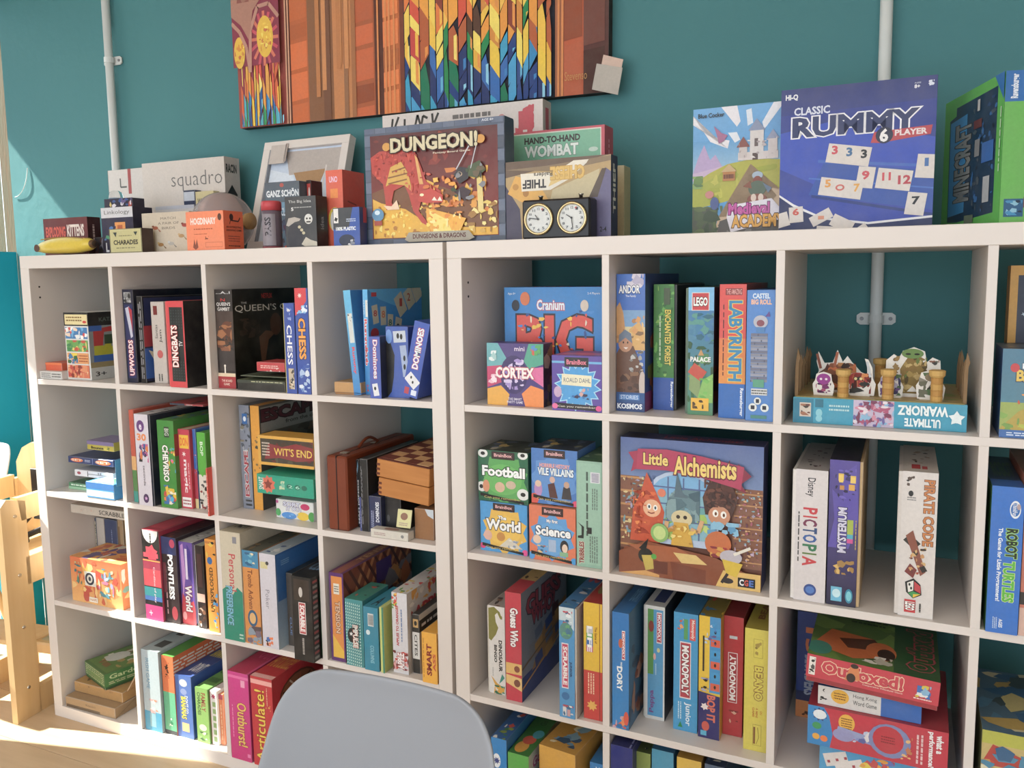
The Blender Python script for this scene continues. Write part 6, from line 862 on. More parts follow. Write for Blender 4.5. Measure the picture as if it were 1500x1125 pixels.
# ---- bottom shelf right
G(1, (0, 3), (722, 1190), 744, 1079, .27, 'bright blue box with white badge and apple picture on top edge', '#1c78b8', y=.0, z=ZB,
  F=[('r', 0, 0, 1, 1, '#1c80c4'), ('e', .35, .78, .25, .07, '#e8ecf0'), ('s', .35, .78, .25, .12, 8, '#2c3c80')], T=[('r', 0, 0, 1, 1, '#1c5a98'), ('b', .1, 0, .9, .5, '#3a7a38 #e8e8e4 #8a9a38 #c84a38', 14, 2, .3), ('e', .6, .7, .3, .15, '#8a2c28')])
G(1, (0, 3), (746, 1200), 776, 1101, .27, 'green topped box with coloured pebbles and purple lettering on cover', '#3f8a3c', y=.0, z=ZB,
  F=[('r', 0, 0, 1, 1, '#5aa848'), ('e', .35, .75, .25, .09, '#e8ecf0'), ('s', .35, .75, .2, .1, 8, '#2c3c80')], T=[('r', 0, 0, 1, 1, '#3a7a38'), ('e', .4, .12, .3, .09, '#e0a038'), ('e', .5, .24, .3, .07, '#d05038'), ('e', .7, .35, .25, .07, '#4aa8b8'), ('t', 'Go Go Dragon', .4, .5, .8, .95, '#2a5a2c', 90, .02)],
  R=[('r', 0, 0, 1, 1, '#6a8cb0', '#a8b8b8'), ('t', 'Go Go Dragon!', .08, .78, .95, .93, '#8a3a78', 0, .06, '#d8d0e0', .04), ('b', .2, .3, .9, .7, '#8aa8c8 #5a7aa8 #3f8a3c #c8d0d8', 20, 2, .2)])
yb = crooked(.205, .03, ZB+.0005, .095, .20, .25, -6, 'yellow box with small blue picture on its top end, bottom row', '#d09a38', unit_=1, group='games on the bottom shelf of the right shelving unit',
  F=[('r', 0, 0, 1, 1, '#d8a038')], T=[('r', 0, 0, 1, 1, '#c89438'), ('b', .15, .1, .85, .6, '#6a98b8 #e8d8b0 #3a5a78 #8ab0c0', 12, 2, .3), ('l', .3, .7, .7, .9, 2, '#444')])
crooked(.3245, .05, ZB+.0005, .046, .30, .225, 0, 'teal blue box with white lettering at right of bottom row first cube', '#2a7ab8', unit_=1, group='games on the bottom shelf of the right shelving unit',
  T=[('r', 0, 0, 1, 1, '#2878b4'), ('b', .1, .3, .9, .9, '#d8e0e4 #3a8a78 #58a8d0 #c84848', 12, 2, .2)], F=[('r', 0, 0, 1, 1, '#2a80c0'), ('t', 'W', .3, .9, .7, .96, '#e8f0f8')])
G(1, (1, 3), (895, 1200), 926, 1089.6, .26, 'navy and lime box at the left of bottom row second cube', '#1f2a70', y=.0, z=ZB,
  F=[('r', 0, 0, 1, 1, '#a8b838'), ('r', 0, .8, 1, 1, '#222c78'), ('e', .5, .72, .2, .04, '#3a4a20')], T=[('r', 0, 0, 1, 1, '#1c2460'), ('l', .8, .0, .95, .5, 1, '#8a90c0', 1)])
for i, (bl, br, tv, c, c2, lab) in enumerate((((932, 1210), 952, 1100, '#58683a', '#8a9a50', 'mossy green box, second in bottom row second cube'), ((954, 1212), 985, 1096, '#1f6a98', '#4a98b8', 'ocean blue box, third in bottom row second cube'), ((990, 1216), 1025, 1108, '#b88a30', '#e0b848', 'amber yellow box, fourth in bottom row second cube'), ((1030, 1220), 1060, 1118, '#243a5c', '#5a6a80', 'dark slate box, right end of bottom row second cube'))):
    G(1, (1, 3), bl, br, tv, .27, lab, c, y=.03+.0*i, z=ZB, T=[('r', 0, 0, 1, 1, c), ('b', .05, .05, .95, .95, c2+' '+c+' #d8d8c8 #2a3a40', 22, 3+i, .22)], F=[('r', 0, 0, 1, 1, c2)])
# ================================================================ THINGS ON TOP, left unit
def TG(unit, u0, u1, tv, d, y, label, col, **k): return G(unit, (0, -1), (u0, 0), u1, tv, d, label, col, y=y, **k)
TG(0, 67, 131, 321, .045, .075, 'maroon card box with red and white lettering behind the yellow banana pouch', '#5a1c22', cat='card game', name='card_box',
   F=[('r', 0, 0, 1, 1, '#6a2026'), ('t', 'EXPLODING', .05, .5, .50, .78, '#d8503c', 0, .04), ('t', 'KITTENS', .54, .5, .92, .82, '#f0e0d8', 0, .04), ('r', .7, .42, .92, .46, '#d8703c'), ('e', .5, .1, .1, .1, '#2a1014')], R=[('r', 0, 0, 1, 1, '#3c1418'), ('l', .3, .3, .6, .8, 1, '#c8b0a8', 1)])
# banana pouch
bp = MB(); N = 26; prof = []
P_ = [Vector((.0+.30*0, 0, 0))]
a0 = solve_x(0, 57, .025, H_, .02); a1 = solve_x(0, 139, .025, H_, .2); L_ = a1-a0
V = []; F_ = []; cols = []; K = 14
for i in range(N+1):
    t = i/N; x = L_*t; zc = .026+.006*math.sin(t*3.1)+.012*max(0, t-.75)*4*.6; r = .0285*(math.sin(math.pi*min(max(t, .03), .97))**.32) if t < .86 else .0285*(.86)*(1-(t-.86)/.14*.55)
    for j in range(K):
        a = 2*math.pi*j/K; V.append((x, r*1.0*math.cos(a)*(1+.06*math.sin(9*t)), max(zc-.003+r*.86*math.sin(a), .0004)))
for i in range(N):
    for j in range(K):
        F_.append([i*K+j, i*K+(j+1) % K, (i+1)*K+(j+1) % K, (i+1)*K+j]); cols.append(hexc('#6a4a2a') if i >= N-1 else hexc('#dcc03c'))
F_.append(list(range(K))[::-1]); cols.append(hexc('#b8983c')); F_.append([N*K+j for j in range(K)]); cols.append(hexc('#3a2a20'))
bn = empty('banana_pouch', (a0, .028, H_), (0, 0, 0), 'yellow banana shaped zip pouch lying at the left front of the shelf top', 'pouch', 'games on top of the left shelving unit')
mesh_obj('pouch_body', V, F_, M_BANANA, bn, cols, True)
MB().tube([(L_*.1+L_*.75*i/12, -.010, .0475+.004*math.sin(i*.3)) for i in range(13)], .0015, 6, '#a8842c').build('zip', M_MATTE, bn)
MB().lathe([(.011, 0), (.0112, .0012)], 16, '#5a3a30', Matrix.Translation((.022, -.0235, .022)) @ Matrix.Rotation(math.pi/2, 4, 'X')).build('round_badge', M_MATTE, bn)
TG(0, 152, 198, 305, .07, .075, 'dark navy box with a white top flap and orange tile, left on shelf top', '#2a2540', cat='card game', name='card_box',
   F=[('r', 0, 0, 1, 1, '#2c2846'), ('r', .0, .78, 1, 1, '#d8d6dc'), ('t', 'Linkology', .1, .83, .9, .94, '#555', 0, 0), ('r', .42, .42, .75, .68, '#e89a4c'), ('r', .5, .47, .66, .62, '#b85a30'), ('b', .05, .3, .45, .6, '#58a078 #4a78b8 #c84848 #3a3860', 9, 2, .3), ('t', '12', .6, .2, .7, .28, '#eee'), ('t', 'L', .1, .05, .2, .25, '#e8e8f0', 0, .04)], R=[('r', 0, 0, 1, 1, '#221e38'), ('b', .3, .1, .8, .9, '#6a6a98 #8a88a8', 7, 2, .15)])
TG(0, 158, 199, 292, .045, .16, 'black jigsaw patterned box peeking over the navy box, left on shelf top', '#241c38', cat='card game', name='card_box', F=[('r', 0, 0, 1, 1, '#281f3c'), ('b', 0, .5, 1, 1, '#3a5a98 #d8c070 #c84a3c #6a5a90 #e8e0e8', 26, 2, .12)])
cp_ = empty('clear_dome_jar', (0, 0, 0), (0, 0, 0), 'small clear plastic dome on top of the black patterned box, left', 'jar', 'games on top of the left shelving unit'); cp_.location = (solve_x(0, 170, .18, 1.62, .2), .182, solve_z(0, 292, .2, .18, 1.6))
MB().lathe([(.020, 0), (.021, .006), (.0195, .014), (.0165, .021), (.010, .025), (.001, .0265)], 20, cap=False).build('dome', M_GLASS, cp_, True)
MB().lathe([(.0215, -.001), (.0215, .003)], 20, '#7a90a8').build('rim', M_CARD, cp_, True)
TG(0, 140, 163, 348, .03, .09, 'small dark patterned box between banana pouch and cream charades box', '#241f30', cat='card game', name='card_box', F=[('b', 0, 0, 1, 1, '#2a3a58 #4a2a30 #24202c #8a8aa0', 14, 2, .3)])
TG(0, 162, 209, 336, .04, .02, 'cream charades card box with dark brown side, front row left', '#c8bf8c', cat='card game', name='card_box',
   F=[('r', 0, 0, 1, 1, '#8a8460'), ('r', .03, .05, .97, .97, '#d0c894'), ('r', .06, .08, .94, .93, '#c8c08a'), ('t', 'CHARADES', .12, .34, .88, .54, '#2c2a20', 0, .05), ('l', .3, .68, .7, .74, 1, '#6a6444'), ('l', .2, .16, .8, .26, 1, '#8a8460'), ('p', [(.12, .86), (.24, .86), (.2, .66)], '#2c3a3a'), ('p', [(.76, .86), (.88, .86), (.82, .7)], '#2c3a3a')], R=[('r', 0, 0, 1, 1, '#3a2620')])
TG(0, 166, 222, 250, .05, .335, 'tall white box with red stripe behind the navy box, left', '#d8cfca', F=[('r', .52, .72, .6, 1, '#a83838'), ('ln', [(.32, .9), (.32, .8), (.48, .8)], .03, '#5a5a58')], L=[('r', 0, 0, 1, 1, '#d0c8c2')])
TG(0, 216, 335, 240, .065, .318, 'wide white box with dotted outline lettering and a wooden stick picture', '#d8ccc6',
   F=[('r', 0, 0, 1, 1, '#d8ccc4'), ('t', 'squadro', .36, .68, .97, .88, '#6a6664', 0, -.012), ('r', .66, .60, 1, .635, '#3a7c78'), ('ln', [(.04, .36), (.34, .22)], .025, '#8a8684'), ('ln', [(.04, .24), (.3, .45)], .02, '#a8a4a0'), ('p', [(.36, .3), (.4, .45), (.48, .5), (.48, .3)], '#a8743c'), ('p', [(.1, .08), (.14, .2), (.24, .2), (.2, .08)], '#b8503c'), ('r', .2, .2, .45, .22, '#6a7a8a')],
   R=[('r', 0, 0, 1, 1, '#c8beb8'), ('r', 0, 0, 1, .5, '#5a7a78'), ('t', 'RACIN', .1, .84, .8, .93, '#2a2a2a', 0, .05), ('p', [(.1, .62), (.45, .72), (.8, .62), (.45, .5)], '#1c1c1e'), ('r', 0, .5, 1, .53, '#3a7c78')])
TG(0, 232, 288, 303, .03, .286, 'plain white box lying behind the pink bird box', '#dcd6d6', F=[('r', .0, .93, 1, 1, '#c8c8d4')])
TG(0, 211, 280, 313, .03, .075, 'beige box printed with small birds and spaced letters, front row left', '#cdbda8', cat='card game', name='card_box',
   F=[('r', 0, 0, 1, 1, '#cfc0ac'), ('t', 'MATCH', .4, .82, .72, .88, '#6a6058', 0, 0), ('t', 'A PAIR OF', .34, .70, .78, .76, '#6a6058', 0, 0), ('t', 'BIRDS', .42, .58, .7, .64, '#6a6058', 0, 0)]
   +[('e', x, y_, .06, .045, c) for x, y_, c in ((.28, .62, '#a85a3c'), (.12, .42, '#6a6a58'), (.9, .66, '#a83c34'), (.82, .4, '#b89060'), (.38, .2, '#a87840'), (.6, .22, '#b8b0a8'), (.15, .12, '#c8a890'))]
   +[('p', [(x+.04, y_), (x+.12, y_-.09), (x+.09, y_-.1)], c) for x, y_, c in ((.28, .62, '#a85a3c'), (.12, .42, '#4a4a40'), (.9, .66, '#a83c34'), (.82, .4, '#9a7848'), (.38, .2, '#7a5830'), (.6, .22, '#8a8480'))]
   +[('e', x-.045, y_+.04, .025, .025, c) for x, y_, c in ((.28, .62, '#8a4a30'), (.12, .42, '#8a8a70'), (.9, .66, '#8a3028'), (.82, .4, '#c8a878'), (.38, .2, '#c8a060'), (.6, .22, '#ccc'))])
rt, (w1, d1, h1), p1 = TG(0, 271, 288, 279, .027, .289, 'narrow navy card tin standing on the white box behind the orange one', '#1f2c50', z=H_+.09, cat='card game', name='card_box', F=[('r', .05, .7, .95, .95, '#c8ccd8'), ('t', 'SPOT', .35, .2, .7, .6, '#8a9ac8', -90)])
TG(0, 289, 315, 281, .027, .289, 'cream card box with black letters beside the narrow navy tin', '#d0c090', z=H_+.09, cat='card game', name='card_box', F=[('r', 0, 0, 1, 1, '#d4c492'), ('t', 'WATSON', .1, .55, .9, .8, '#222', 0, .03), ('r', .1, .2, .3, .4, '#5a4a30')])
TG(0, 289, 318, 312, .03, .286, 'small white box under the cream card box, left', '#d8d2d0')
# round glass jar with cork
gj = empty('glass_jar', (0, 0, 0), (0, 0, 0), 'large round clear glass jar lying behind the neon orange card box', 'jar', 'games on top of the left shelving unit')
gx = solve_x(0, 333, .20, 1.54, .6)-0.01; gj.location = (gx, .195, H_+.0873)
prof = []
for i in range(15):
    a = -math.pi/2+math.pi*i/16; prof.append((max(.087*math.cos(a), .001), .087*math.sin(a)))
prof += [(.024, .085), (.023, .091)]
MJ = Matrix.Rotation(math.radians(90), 4, 'Y')
MB().lathe(prof, 32, M=MJ, cap=False).build('jar_body', mat('frosted_jar_glass', '#e8dedd', rough=.25, trans=.75, ior=1.1), gj, True)
MB().lathe([(.0225, .089), (.024, .104)], 20, '#b08850', MJ).build('cork', M_MATTE, gj, True)
MB().lathe([(.072, -.030), (.077, -.012), (.077, .0)], 28, '#c8a8a0', MJ).build('jar_contents', M_CARD, gj, True)
TG(0, 275, 329.5, 311, .072, .022, 'neon orange card box with white lettering, front row of the left shelf top', '#f0743c', cat='card game', name='card_box',
   F=[('r', 0, 0, 1, 1, '#f4875a'), ('t', 'HOGDINARY', .12, .66, .80, .84, '#f4e4dc', 0, .06), ('e', .9, .84, .05, .09, '#5a3424'), ('l', .2, .52, .7, .58, 1, '#b8502c'), ('l', .2, .4, .55, .44, 1, '#b8502c'), ('p', [(.16, .08), (.2, .3), (.23, .14), (.27, .3), (.3, .08), (.23, .02)], '#8a4430'), ('ln', [(.5, .08), (.95, .08), (.95, .2), (.5, .2), (.5, .08)], .01, '#c8603a'), ('b', .35, .26, .6, .36, '#c8603a #8a4430', 5, 2, .3)],
   R=[('r', 0, 0, 1, 1, '#e8622c'), ('e', .4, .84, .1, .09, '#3a1c14'), ('ln', [(.35, .76), (.75, .74), (.85, .84)], .05, '#3a1c14'), ('ln', [(.35, .76), (.3, .66)], .03, '#3a1c14'), ('t', 'AN INTERESTING', .12, .56, .9, .61, '#3a1c14', 0, .02), ('t', 'DRAWING GAME', .12, .48, .9, .53, '#3a1c14', 0, .02), ('l', .2, .2, .8, .38, 3, '#a8442a'), ('l', .2, .08, .8, .13, 1, '#3a1c14')])
# white framed mirror leaning on the wall, its reflection painted on the pane
fr = empty('mirror_frame', (0, 0, 0), (0, 0, 0), 'white framed mirror leaning against the teal wall under the painting', 'mirror', 'games on top of the left shelving unit')
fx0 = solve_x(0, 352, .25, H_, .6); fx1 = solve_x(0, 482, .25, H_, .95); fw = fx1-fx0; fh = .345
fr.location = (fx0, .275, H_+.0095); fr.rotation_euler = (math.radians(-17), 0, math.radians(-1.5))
bw_ = .026
for nm, b in (('top_rail', (0, 0, fh-bw_, fw, .03, fh)), ('bottom_rail', (0, 0, 0, fw, .03, bw_)), ('side_rail', (0, 0, bw_, bw_, .03, fh-bw_)), ('side_rail', (fw-bw_, 0, bw_, fw, .03, fh-bw_))):
    MB().box(*b, .001).build(nm, M_WHITE, fr)
MB().box(bw_-.001, .001, bw_-.001, bw_+.004, .014, fh-bw_+.001, 0).build('inner_edge', M_GREY, fr)
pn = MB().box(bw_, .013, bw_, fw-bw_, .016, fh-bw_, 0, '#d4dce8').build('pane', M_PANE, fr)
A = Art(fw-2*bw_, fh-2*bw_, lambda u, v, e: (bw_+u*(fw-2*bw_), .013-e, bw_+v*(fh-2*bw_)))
A.run([('r', 0, 0, 1, 1, '#ccd8ea'), ('p', [(0, .0), (0, .8), (.35, .72), (.6, .3), (.5, 0)], '#dfe8f4'), ('p', [(.2, .98), (1, .98), (1, .72), (.3, .72)], '#bdb2ac'), ('p', [(.36, .74), (.8, .76), (.72, .52), (.55, .44)], '#b08a64'), ('ln', [(.8, .8), (.78, .2)], .02, '#d8d0cc')])  # pale and brown mirror reflections painted as flat colour
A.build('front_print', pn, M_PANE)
nt_ = MB().box(.035, -.004, fh-.075, .095, -.0025, fh-.015, 0, '#c8bcb4').build('paper_note', M_MATTE, fr); MB().box(.0905, -.004, fh-.07, .099, -.003, fh-.012, 0, '#b8a8a0').build('note_flap', M_MATTE, nt_)
TG(0, 392, 442, 268, .06, .14, 'grey blue box with white hand lettering behind the red capped tube', '#55606c',
   F=[('r', 0, 0, 1, 1, '#4a7088', '#58626e'), ('t', 'GANZ SCHÖN', .04, .78, .98, .9, '#e8eef2', 0, .04), ('e', .5, .95, .06, .03, '#b85048'), ('r', .4, .55, .8, .7, '#6a98b8'), ('t', 'CLEVER', .45, .5, .8, .62, '#c8d8e8', 0, .03), ('b', .2, .0, .95, .5, '#4a2c50 #c8503c #3a4a68 #2c2438 #8a4a58', 24, 3, .2)])
TG(0, 440, 459, 265, .05, .17, 'small red and black box peeking above the dark hand box', '#5a1818', F=[('r', 0, .6, 1, 1, '#241414'), ('r', .1, .62, .9, .95, '#c83830'), ('e', .6, .8, .2, .1, '#f0e0d8')])
# red capped tube tin
tx0 = solve_x(0, 383, .035, H_, .8); tx1 = solve_x(0, 406, .035, H_, .85); tr_ = (tx1-tx0)/2; th = solve_z(0, 296, tx0, .05, 1.6)-H_
tt = empty('tube_tin', (tx0+tr_, .05, H_+.0004), (0, 0, 0), 'clear tube with bright red cap and grey label, front of shelf top', 'tube', 'games on top of the left shelving unit')
MB().lathe([(tr_*.96, 0), (tr_*.96, th*.86)], 24, '#6a5a68').build('tube_body', M_CARD, tt, True)
MB().lathe([(tr_, th*.80), (tr_, th*.97), (tr_*.9, th)], 24, '#c02838').build('cap', M_CARD, tt, True)
MB().lathe([(tr_*1.0, 0), (tr_*1.0, th*.04)], 24, '#8a2838').build('base_ring', M_CARD, tt, True)
LB = Art(.02, th*.5, lambda u, v, e: (tr_*1.0*math.sin((u-.5)*1.5+.3)*1.004, -tr_*math.cos((u-.5)*1.5+.3)*1.004-e, th*(.06+.66*v)))
LB.run([('r', a/8, 0, (a+1)/8, 1, '#8a8088') for a in range(8)]+[('t', 'PASS', .25, .3, .7, .9, '#2c2430', 90, .03)]); LB.build('label_print', tt)
TG(0, 420, 465, 289, .045, .03, 'dark charcoal box with pale hand and skull drawings, front row', '#33363c',
   F=[('r', 0, 0, 1, 1, '#3c4046'), ('t', 'The Big Idea', .12, .86, .85, .93, '#d0d0d0', 0, .0), ('l', .3, .77, .85, .8, 1, '#bbb'), ('t', '5', .2, .72, .28, .79, '#e8e8e8', 0, .04), ('p', [(.02, .44), (.1, .58), (.3, .6), (.5, .56), (.45, .52), (.3, .5), (.1, .42)], '#b8b0a8'), ('e', .75, .55, .13, .1, '#d8d8d4'), ('e', .7, .56, .03, .02, '#333'), ('e', .8, .56, .03, .02, '#333'), ('r', .68, .48, .82, .51, '#444'), ('e', .3, .2, .25, .28, '#2a2e3c'), ('e', .45, .4, .05, .03, '#c8c0a0'), ('e', .52, .34, .05, .03, '#c8c0a0'), ('e', .58, .28, .05, .03, '#c8c0a0'), ('p', [(.5, .06), (.65, .2), (.8, .14), (1, .1), (1, .02), (.6, .02)], '#c8c0b0')], R=[('r', 0, 0, 1, 1, '#1a1a1c'), ('t', 'idea', .35, .35, .65, .6, '#888', 90)])
TG(0, 481, 505, 250, .095, .085, 'bright red and orange box with googly eyes, just left of dragon box', '#d8402c', cat='card game', name='card_box',
   F=[('r', 0, 0, 1, 1, '#e05a3c'), ('t', 'UNO', .2, .84, .7, .92, '#f0c8e0', 0, .03), ('r', .25, .64, .7, .76, '#f08a30'), ('e', .5, .36, .42, .16, '#e8c840'), ('e', .4, .34, .2, .13, '#e8e4e0'), ('e', .75, .34, .2, .13, '#e8e4e0'), ('e', .45, .32, .05, .04, '#222')],
   R=[('r', 0, 0, 1, 1, '#d03c28'), ('e', .65, .36, .35, .17, '#e0a838'), ('e', .65, .34, .24, .13, '#e8e2da'), ('e', .6, .33, .09, .06, '#222'), ('ln', [(.2, .6), (.6, .56)], .04, '#8a2418')])
TG(0, 489.5, 528, 305, .03, .03, 'royal blue playing card box with ace corner, left of dragon box', '#1c3f94', cat='card game', name='card_box',
   F=[('r', 0, 0, 1, 1, '#2450a8'), ('p', [(0, 1), (.75, 1), (.6, .5), (.2, .4), (0, .45)], '#3a4048'), ('r', .02, .6, .2, .98, '#e8e4e0'), ('s', .11, .7, .08, .05, 4, '#222'), ('l', .5, .62, .85, .72, 2, '#c8d8f0'), ('t', '100% PLASTIC', .1, .40, .85, .50, '#f0f4f8', 0, .04), ('e', .5, .14, .3, .16, '#22304c'), ('b', .5, .0, .8, .16, '#d8d8dc #8a90a0', 6, 2, .4)], R=[('r', 0, 0, 1, 1, '#1a2c6a'), ('r', .5, .6, 1, 1, '#a82838')])
# dragon box: leans a little; cover face with stone frame
stone = [('r', 0, 0, 1, 1, '#4f5a70')]+[('r', .0+.083*i, .955, .078+.083*i, .998, ('#5a6680', '#66728a')[i % 2]) for i in range(12)]+[('r', .0+.1*i, .002, .095+.1*i, .045, ('#5a6680', '#4a5468')[i % 2]) for i in range(10)]+[('r', .002, .05+.1*i, .045, .14+.1*i, ('#66728a', '#56627a')[i % 2]) for i in range(9)]+[('r', .955, .05+.1*i, .998, .14+.1*i, ('#66728a', '#4a5468')[i % 2]) for i in range(9)]
TG(0, 539, 741.5, 190, .055, .07, 'dragon fantasy game box framed in grey stone, largest on left shelf top', '#3a4050', split='B', tray='#3c4254', F=stone+[
   ('r', .045, .055, .955, .935, '#8a2a20', '#5c1c20'), ('b', .05, .5, .95, .93, '#7a2420 #8a2c24 #5a1a1c #9a3a24', 22, 4, .12), ('p', [(.05, .45), (.3, .55), (.5, .5), (.95, .3), (.95, .1), (.05, .1)], '#7a4a28'), ('b', .45, .25, .9, .62, '#e8a038 #e89030 #d87c28 #f0b848', 22, 2, .16), ('p', [(.055, .06), (.055, .40), (.12, .36), (.3, .3), (.5, .14), (.95, .12), (.95, .06)], '#e8b030'), ('b', .06, .06, .5, .34, '#f0d050 #d89828 #f4dc70 #b87820 #e8b838', 70, 3, .08), ('b', .72, .08, .95, .34, '#e8c860 #d8a848 #f4e090 #a87830', 26, 3, .14), ('ln', [(.83, .6), (.84, .25)], .05, '#e8d080'),
   ('p', [(.06, .62), (.05, .75), (.12, .80), (.24, .80), (.38, .78), (.42, .66), (.46, .52), (.56, .44), (.58, .34), (.52, .33), (.42, .36), (.40, .28), (.45, .20), (.48, .14), (.42, .18), (.36, .28), (.33, .42), (.3, .5), (.22, .46), (.2, .36), (.24, .30), (.16, .30), (.15, .42), (.14, .52)], '#bc3428'), ('b', .08, .55, .4, .78, '#c84030 #a02820 #d04a34', 22, 4, .1), ('p', [(.16, .5), (.2, .66), (.28, .7), (.33, .6), (.36, .44), (.3, .5), (.2, .52)], '#d8a848'), ('ln', [(.18, .52), (.32, .55)], .012, '#8a5a28'), ('ln', [(.18, .57), (.33, .6)], .012, '#8a5a28'), ('ln', [(.21, .62), (.31, .65)], .012, '#8a5a28'), ('p', [(.38, .75), (.4, .72), (.44, .5), (.41, .5)], '#e0a860'),
   ('p', [(.14, .34), (.17, .30), (.26, .30), (.24, .38), (.2, .33)], '#f0d0b0'), ('p', [(.5, .36), (.58, .38), (.56, .34), (.52, .31)], '#8a1c18'), ('b', .07, .6, .36, .79, '#a82a20 #cc4434 #d8583c #8a1e1a', 46, 14, .07), ('b', .3, .36, .5, .6, '#a82a20 #cc4434 #d8583c #c03428', 22, 15, .1), ('b', .4, .3, .75, .56, '#f0a030 #e88c28 #d87020 #f4bc48 #b85a20', 40, 16, .1), ('p', [(.42, .44), (.5, .46), (.58, .40), (.58, .34), (.46, .34), (.40, .36)], '#c8382a'), ('e', .43, .41, .015, .012, '#f8f0c0'), ('p', [(.5, .36), (.52, .39), (.54, .355), (.56, .39), (.575, .35)], '#f4ecd8'), ('p', [(.46, .30), (.58, .26), (.74, .2), (.7, .1), (.5, .08), (.46, .2)], '#f0b038'), ('p', [(.48, .28), (.6, .2), (.64, .1), (.52, .1)], '#f8e078'), ('e', .1, .26, .045, .055, '#5a90b8'), ('e', .095, .28, .02, .02, '#d8ecf8'), ('r', .07, .17, .13, .21, '#a83c28'),
   ('p', [(.66, .56), (.7, .62), (.78, .6), (.76, .52), (.7, .48)], '#2c2a34'), ('p', [(.76, .62), (.84, .66), (.88, .58), (.82, .52), (.76, .54)], '#4a5a38'), ('p', [(.66, .42), (.72, .46), (.78, .42), (.74, .34), (.7, .38)], '#3a2430'), ('e', .7, .56, .02, .02, '#d8b898'), ('b', .46, .07, .74, .26, '#f8d860 #f0a838 #fce898 #e88c28', 40, 17, .12), ('b', .64, .34, .88, .64, '#3a4a30 #2c2a34 #6a5a40 #8a8a90', 14, 18, .12), ('ln', [(.68, .6), (.78, .8)], .01, '#c8c8d0'), ('ln', [(.78, .6), (.82, .78)], .008, '#c8c8d0'),
   ('p', [(.16, .83), (.2, .80), (.2, .86)], '#e8b040'), ('e', .18, .83, .03, .035, '#d89838'), ('e', .85, .83, .03, .035, '#d89838'), ('t', 'DUNGEON!', .21, .775, .83, .90, '#d8cca8', 0, .07, '#2a1c18', .06), ('t', 'Fantasy Board Game', .52, .735, .78, .755, '#e8d8c0'), ('p', [(.3, .04), (.33, .10), (.76, .10), (.8, .04), (.76, .02), (.33, .02)], '#a8a090'), ('t', 'DUNGEONS & DRAGONS', .36, .045, .74, .085, '#5a1c1c', 0, .03), ('t', 'AGE 8+', .86, .965, .94, .985, '#d8dce8')],
   R=[('r', 0, 0, 1, 1, '#3c4458')])
TG(1, 742, 895, 238, .05, .085, 'cheese and mouse hole game box standing upside down behind the twin dial clock', '#6a5468', split='B', tray='#4a3c50', F=[
   ('r', 0, 0, 1, 1, '#b89a68'), ('p', [(0, 1), (0, .8), (.35, .88), (.7, .94), (1, 1)], '#6a5444'), ('p', [(0, .9), (.5, .84), (1, .93), (1, .99), (.4, .92)], '#8a7458'), ('p', [(0, 0), (0, .7), (.14, .4), (.16, 0)], '#443e58'), ('p', [(.02, .6), (.1, .82), (.32, .72), (.42, .5), (.3, .4), (.14, .5)], '#e0a848'), ('e', .2, .6, .03, .05, '#b07828'), ('e', .28, .66, .02, .03, '#b07828'), ('e', .1, .68, .03, .04, '#c08830'), ('p', [(.42, .4), (.46, .62), (.9, .84), (.86, .5)], '#c8b890'), ('p', [(.8, .45), (.95, .85), (1, .8), (1, 0), (.82, 0)], '#6a6488'), ('p', [(.8, .5), (.88, .5), (.96, .84), (.92, .84)], '#5a4a40'),
   ('p', [(.15, .84), (.16, .62), (.44, .62), (.62, .74), (.78, .92), (.8, .96), (.66, .96), (.5, .84)], '#e8e0d0'), ('t', 'THIEF', .17, .65, .40, .76, '#2c2830', 180, .06), ('p', [(.42, .66), (.6, .76), (.62, .86), (.46, .78)], '#e0c078'), ('t', 'CHEESE', .44, .74, .76, .90, '#e0b860', 180, .06, '#c89840', .04), ('t', 'Raiders', .28, .79, .46, .84, '#4a4038', 180, .02), ('t', '2-4', .9, .08, .96, .14, '#222')],
   R=[('r', 0, 0, 1, 1, '#34304a'), ('t', 'THIEF', .3, .3, .7, .9, '#d8d0c0', 90, .03)])
TG(1, 755, 886, 195, .06, .225, 'mint green box with red border and pixel style lettering, behind the cheese box', '#b83c4c', F=[
   ('r', 0, 0, 1, 1, '#c84c5c'), ('r', 0, .03, .965, .982, '#e0d8cc'), ('r', 0, .04, .955, .972, '#7cb898'), ('t', 'HAND-TO-HAND', .12, .885, .74, .945, '#3a2c30', 0, .05), ('t', 'WOMBAT', .12, .765, .72, .87, '#e8ece4', 0, .10, '#5a7868', .03), ('e', .88, .80, .05, .02, '#c8dccc'), ('e', .5, .6, .06, .02, '#c8dccc'), ('e', .04, .7, .06, .03, '#c8dccc')], R=[('r', 0, 0, 1, 1, '#b83848'), ('l', .4, .4, .6, .9, 1, '#e8a8b0', 1)])
